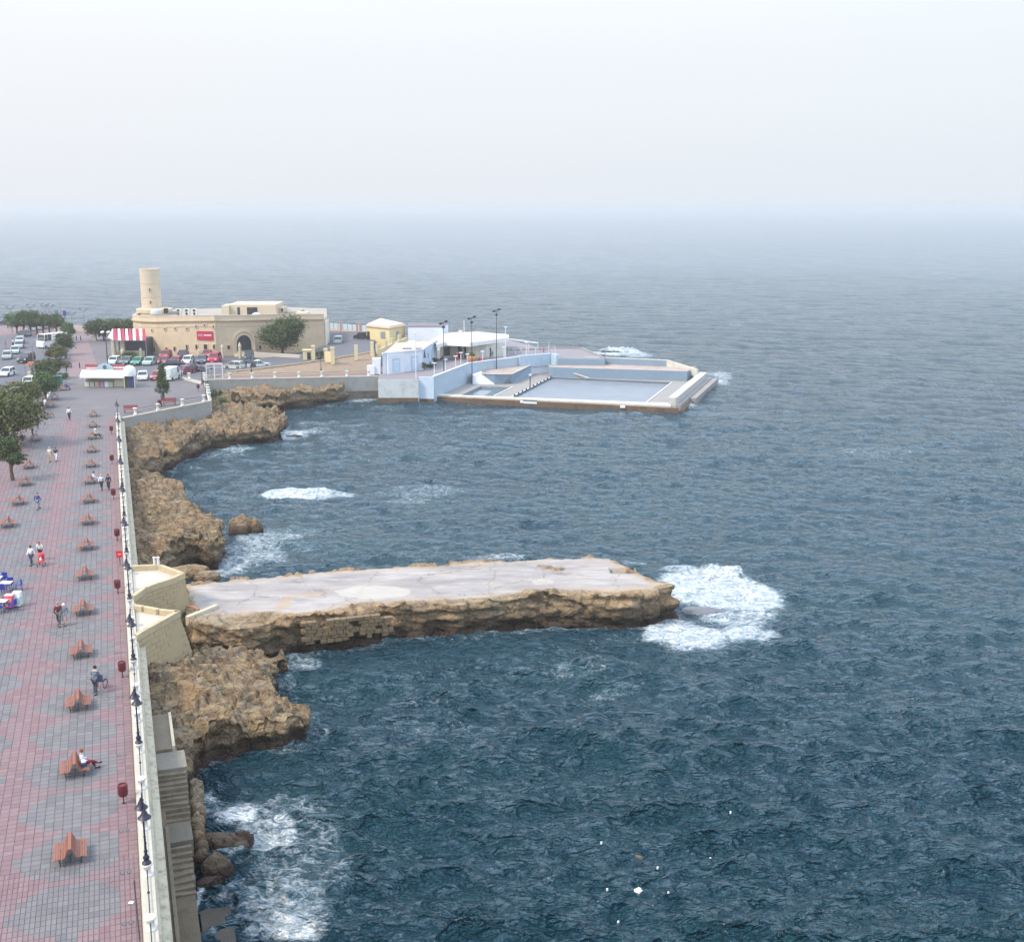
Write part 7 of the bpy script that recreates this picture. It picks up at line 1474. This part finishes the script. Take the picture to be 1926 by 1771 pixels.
# club buildings
cl = thing('club_house', 'low white club house with pale blue door panels and a pinkish flat roof', 'building', (0,0,0))
c_a, c_b, c_c = at(720,704,TZ), at(795,696,TZ), at(822,675,TZ); c_d = at(745,680,TZ); HZ = 7.9
b = MB(); b.prism([tuple(v[:2]) for v in (c_a,c_b,c_c,c_d)], TZ-.3, HZ, 0, 1); b.build('wall', [M_CW, mat('pink_roof', (.52,.38,.31), .85, .12, .7, dirt=.5, dirtcol=(.55,.48,.42))], cl)
b = MB(); 
for p, q in ((c_a,c_b),(c_b,c_c)): b.bar((p.x,p.y,HZ+.12),(q.x,q.y,HZ+.12),.3,.3)
b.build('roof_edge', M_CW, cl)
on_seg('projecting_bay', c_a, c_b, .30, 5.9, 3.6, 3.6, M_CW, cl, .5)
for u, w, h, o_ in ((.30,1.7,2.6,.53),(.80,1.7,2.7,.06)):
    f = on_seg('door_panel', c_a, c_b, u, TZ+1.5, w, h, mat('panel_blue', (.42,.54,.64), .7, .05, 1), cl, o_); q = MB(); q.box(-.55,.55,-.03-o_,-o_,.55,.75); q.build('white_arch', paint('arch_white', (.75,.76,.77), .7), f); q = MB(); q.box(-.5,.5,-.03-o_,-o_,-1.1,.35); q.build('door_leaf', mat('leaf_blue', (.50,.60,.68), .7, .05, 1), f)
on_seg('side_wall_panel', c_b, c_c, .5, 6.0, (c_c-c_b).length*.98, 3.5, mat('club_side_blue', (.46,.56,.64), .8, .07, .8), cl, .05); on_seg('window', c_b, c_c, .35, 6.2, .4, .9, M_WIN, cl, .12); on_seg('blue_door', c_b, c_c, .62, 5.6, .9, 2.6, M_CB, cl, .10)
X = c_a+Vector((-.3,1.0,0)); b = MB(); b.cbox((X.x-.9,X.y+.3,5.6), 1.5,1.6,2.9); b.build('annexe', M_CW, cl); b = MB(); b.cbox((X.x-1.9,X.y-.1,4.9), 1.4,1.4,1.6); b.build('annexe', M_CW, cl)
bw_ = thing('white_block', 'tall plain white block behind the club house', 'building', (0,0,0)); pA_, pB_ = at(768,652,5.0), at(833,652,5.0); b = MB(); b.prism([tuple(pA_[:2]), tuple(pB_[:2]), tuple((pB_+Vector((.8,7,0)))[:2]), tuple((pA_+Vector((-.5,7,0)))[:2])], 3.8, 9.2); b.build('wall', M_CW, bw_)
b = MB(); b.prism([tuple((pA_+Vector((-.1,-.1,0)))[:2]), tuple((pB_+Vector((.1,-.1,0)))[:2]), tuple((pB_+Vector((.9,7.1,0)))[:2]), tuple((pA_+Vector((-.6,7.1,0)))[:2])], 9.2, 9.35); b.build('roof', paint('roof_dark', (.16,.14,.16), .8), bw_)
bar_ = thing('bar_pavilion', 'long low cream bar pavilion with a thick white roof slab facing the pools', 'building', (0,0,0)); w_ = [at(828,676,TZ), at(850,673,TZ), at(878,674,TZ), at(915,673,TZ), at(952,669,TZ)]; bw2 = [at(952,652,TZ), at(828,652,TZ)]
b = MB(); b.prism([tuple(v[:2]) for v in w_+bw2], TZ-.3, 7.0); b.build('wall', mat('bar_cream', (.56,.55,.47), .8, .08, 1, dirt=.25), bar_)
rf = [at(822,655,7.0), at(838,650,7.0), at(884,652,7.0), at(957,642,7.0), at(957,636,7.0), at(900,630,7.0), at(838,632,7.0), at(812,645,7.0)]
b = MB(); b.prism([tuple(v[:2]) for v in rf], 7.0, 7.75, 0, 1); b.build('roof_slab', [mat('slab_white', (.70,.70,.67), .8, .06, 1, dirt=.2), mat('slab_top', (.52,.46,.45), .85, .1, .6)], bar_)
on_seg('bar_counter', w_[0], w_[1], .55, 5.6, 1.9, 1.7, M_WIN, bar_, .06); on_seg('doorway', w_[1], w_[2], .9, 5.4, .35, 2.2, M_DOOR, bar_, .06); on_seg('doorway', w_[3], w_[4], .2, 5.2, .3, 1.9, M_DOOR, bar_, .06)
on_seg('cream_panel', w_[2], w_[3], .35, 5.6, 2.2, 2.6, mat('panel_cream', (.66,.62,.46), .8, .05, 1), bar_, .05)
c = fromtop(873, 628, 250); b = MB(); b.tube([(c.x,c.y,7.5),(c.x,c.y,10.3)], .08, 6); b.lathe([(.5,0),(.55,.15),(.1,.4)], (c.x-.8,c.y,7.8), 10); b.build('roof_mast', M_WHITE, bar_)
# railings and pergola right of the bar
rlg = thing('terrace_railing', 'white post and rail pergola right of the bar pavilion', 'railing', (0,0,0))
for i in range(8):
    X = at(957+i*12.5, 668-i*.6, TZ); Y_ = at(960+i*7.5, 657+i*.3, TZ); b = MB(); b.tube([(X.x,X.y,TZ),(X.x,X.y,TZ+1.3+(.9 if i % 3 == 0 else 0))], .05, 5); b.build('post', M_CW, rlg)
a, c = at(957,668,TZ), at(1045,664,TZ); b = MB(); b.bar((a.x,a.y,TZ+1.25),(c.x,c.y,TZ+1.25),.07); b.bar((a.x,a.y,TZ+.7),(c.x,c.y,TZ+.7),.05); b.build('rail', M_CW, rlg)
a, c = fromtop(955,637,248), fromtop(1012,645,246); b = MB(); b.bar(a, c, .15,.25); b.bar((c.x,c.y,c.z),(c.x,c.y,TZ),.12); b.build('beam', M_CW, rlg)
sw_ = thing('sea_parapet', 'low grey parapet with gaps on the seaward side of the terrace', 'wall', (0,0,0))
for i in range(6):
    a, c = at(953+i*14,656.5,TZ+.3), at(964+i*14,656.5,TZ+.3); b = MB(); b.bar((a.x,a.y,TZ+.3),(c.x,c.y,TZ+.3),.3,.6); b.build('block', M_DECK, sw_)
a, c = at(1036,655.5,TZ), at(1094,656,TZ); b = MB(); b.bar((a.x,a.y,TZ+.15),(c.x,c.y,TZ+.15),.3,.3); a = at(1138,675,TZ); b.bar((c.x,c.y,TZ+.15),(a.x,a.y,TZ+.1),.35,.3); b.build('kerb', M_DECK, sw_)
# floodlight masts
def mast(px, base, ztop_px, label, z=DZ):
    c = at(px, base, z); top = CAM_H; u = (px-CX)/FPX; v = (CY-ztop_px)/FPX; dy = math.cos(PITCH)+v*math.sin(PITCH); dz = -math.sin(PITCH)+v*math.cos(PITCH); zt = CAM_H+dz/dy*c.y; h = zt-z
    r = thing('floodlight_mast', label, 'mast', c, 0, 'floodlight masts round the pools'); b = MB(); b.tube([(0,0,0),(0,0,h*.5),(0,0,h)], [.10,.075,.055], 7); b.build('pole', M_IRON, r)
    for k, (x, dz) in enumerate(((-.5,-.25),(.5,.15),(0,-.9))):
        b = MB(); b.cbox((x,0,h+dz), .55,.3,.32, .3); b.build('floodlight', M_IRON, r)
    b = MB(); b.box(-.6,.6,-.04,.04,h-.15,h-.07); b.build('crossbar', M_IRON, r)
mast(835.5, 737, 606, 'left floodlight mast beside the white wall corner'); mast(888, 722, 597, 'middle floodlight mast behind the small pool'); mast(934, 697, 583, 'right and tallest floodlight mast behind the dark blue platform', z=2.6)
def wpost(px, base, h, label, z=TZ, T=False):
    c = at(px, base, z); r = thing('terrace_lamp', label, 'lamp', c, 0, 'white lamps on the club terrace'); b = MB(); b.tube([(0,0,0),(0,0,h)], .07, 6); b.build('post', M_CW, r); b = MB(); b.cbox((0,0,h+.05), .75, .35, .14); b.build('lamp_head', M_CW, r)
wpost(782.5, 711, 8.0, 'tall white pole at the front of the club house'); 
for px, ba, h, l in ((817,706,2.2,'white terrace lamp nearest the front corner'),(838,701,2.4,'second white terrace lamp from the front corner'),(857,691,2.1,'third white terrace lamp along the blue wall'),(867,687,2.4,'fourth white terrace lamp along the blue wall'),(879,686,2.0,'fifth white terrace lamp along the blue wall'),(908,682.5,2.2,'white terrace lamp by the orange planter'),(948,677,2.5,'white terrace lamp at the start of the pergola'),(951,676,6.4,'slender white flagpole by the pergola'),(990,668,2.6,'white terrace lamp on the bridge')): wpost(px, ba, h, l)
# terrace things
shrub('dark potted shrub at the club house corner', at(798,697,TZ), 1.0, 2.1, 81, L_DARK, 500); shrub('dark shrub beside the row of scooters', at(820,687,TZ), 1.1, 2.0, 82, L_DARK, 500); shrub('low dark plants in front of the club side wall', at(811,691,TZ), 1.6, .9, 83, L_DARK, 400)
make_tree('tree', 'slim dark cypress by the bar doorway', 'tree', at(865,674,TZ), 1.0, 3.0, .4, 84, L_DARK, 700, shape='cone', size=.14)
o = thing('planter', 'round orange planter with a shrub in front of the bar pavilion', 'planter', at(888,680,TZ), 0); b = MB(); b.lathe([(.6,0),(.85,.4),(.8,.9),(.5,1.1)], n=12); b.build('pot', mat('terracotta', (.50,.22,.08), .8), o, smooth=True); V, F, rv = leaves([(0,0,1.4,.6)], 250, .14, 9); np_mesh('foliage', V, F, [L_OLIVE], o, smooth=False, attrs={'rnd': rv})
b = MB(); b.lathe([(.5,0),(.6,.3),(.4,.7),(.1,.8)], at(904,679,TZ), 10); tag(b.build('red_tub', paint('tub_red', (.35,.04,.05), .6)), 'low dark red tub right of the orange planter', 'tub')
person('person in red standing by the bar doorway', at(860,677,TZ+.01), 0, 'stand', (.45,.02,.05), (.4,.03,.05)); person('person in red beside the cypress on the club terrace', at(868,676,TZ+.01), 2.0, 'stand', (.40,.03,.06), DK); person('person in dark clothes by the bar counter', at(832,679,TZ+.01), 1.0, 'sit', (.05,.07,.08), DK); person('lone dark figure by the pool edge wall on the lower deck', at(857,727,DZ+.01), 1.0, 'stand', (.16,.02,.03), (.05,.03,.04)); person('person in red at the seaward end of the bridge', at(1022,663,TZ+.01), 0, 'sit', (.50,.06,.05), (.1,.04,.04)); person('person in a dark top by the pale wall of the bar', at(926,675,TZ+.01), 1.0, 'stand', (.06,.06,.07), (.3,.3,.3))
X = at(997,728,DZ); o = thing('diving_light', 'short dark post with a pale lamp on the strip between the pools', 'post', X, 0); b = MB(); b.tube([(0,0,0),(0,0,2.2)], .09, 6); b.build('post', M_IRON, o); b = MB(); b.cbox((0,0,2.3), .5,.3,.3); b.build('lamp_head', M_CW, o)
# scooters
for k, (px, py) in enumerate(((806,693),(813,690))):
    o = thing('scooter', ['dark scooter parked by the club side wall, the nearer one','dark scooter parked by the club side wall, the farther one'][k], 'scooter', at(px,py,TZ), 1.0, 'parked scooters'); b = MB(); b.tube([(0,-.5,.55),(0,-.1,.5),(0,.35,.35),(0,.5,.85)], .12, 6); b.build('frame', M_BLACK, o); b = MB(); b.lathe([(.15,0),(.18,.1),(.1,.16)], (0,-.35,.6), 8); b.build('seat', M_BLACK, o)
    for y in (-.5,.6): b = MB(); q = [(0, y+.22*math.cos(i*math.pi/5), .24+.22*math.sin(i*math.pi/5)) for i in range(11)]; b.tube(q, .05, 5); b.build('wheel', M_BLACK, o)
    b = MB(); b.tube([(-.3,.5,.95),(.3,.5,.95)], .03, 5); b.build('handlebar', M_STEEL, o)
o = thing('solar_panels', 'two dark blue tilted panels behind the club house roof', 'panels', at(778,672,6.4), 0)
for x in (-.9, 1.5): b = MB(); b.add([(x-.8,-.8,0),(x+.9,-.8,0),(x+.5,.5,1.7),(x-1.2,.5,1.7)]+[(x-.8,-.7,0),(x+.9,-.7,0),(x+.5,.6,1.65),(x-1.2,.6,1.65)], [(0,1,2,3),(7,6,5,4),(0,4,5,1),(1,5,6,2),(2,6,7,3),(3,7,4,0)]); b.build('panel', paint('panel_navy', (.04,.06,.12), .25), o)
# floating litter
def bit(px, py, s, label, col=(.75,.76,.74), long=1):
    c = at(px, py, .10); b = MB(); b.prism([(-s*long,0),(0,-s*.8),(s*long,0),(0,s*.8)], -.08, .06); o = b.build('floating_litter', paint('foam_board' if col[0] > .5 else 'driftwood', col, .7)); o.location = c; o.rotation_euler = (.03,.02,0 if long < 2 else -.5); tag(o, label, 'litter', 'litter floating on the sea')
bit(1202,1674,.26,'square white board floating near the bottom of the picture, the largest bit of litter')
bit(1202,1611,.055,'thin brown piece of driftwood floating above the white board',(.20,.11,.06),4)
for k, (px, py, l) in enumerate(((1237,1631,'white speck floating right of the driftwood'),(1257,1678,'white speck floating just right of the white board'),(1227,1704,'white speck floating below and right of the white board'),(1142,1672,'white speck floating left of the white board'),(1252,1737,'white speck floating near the bottom edge'),(1374,1527,'white speck floating farthest up at the right'),(1131,1584,'white speck floating up and left of the driftwood'),(1163,1733,'white speck floating low on the left'),(1336,1614,'white speck floating to the right of the driftwood'),(755,756,'white float in the water near the club wall'))): bit(px, py, (.055 if py > 800 else .3), l)
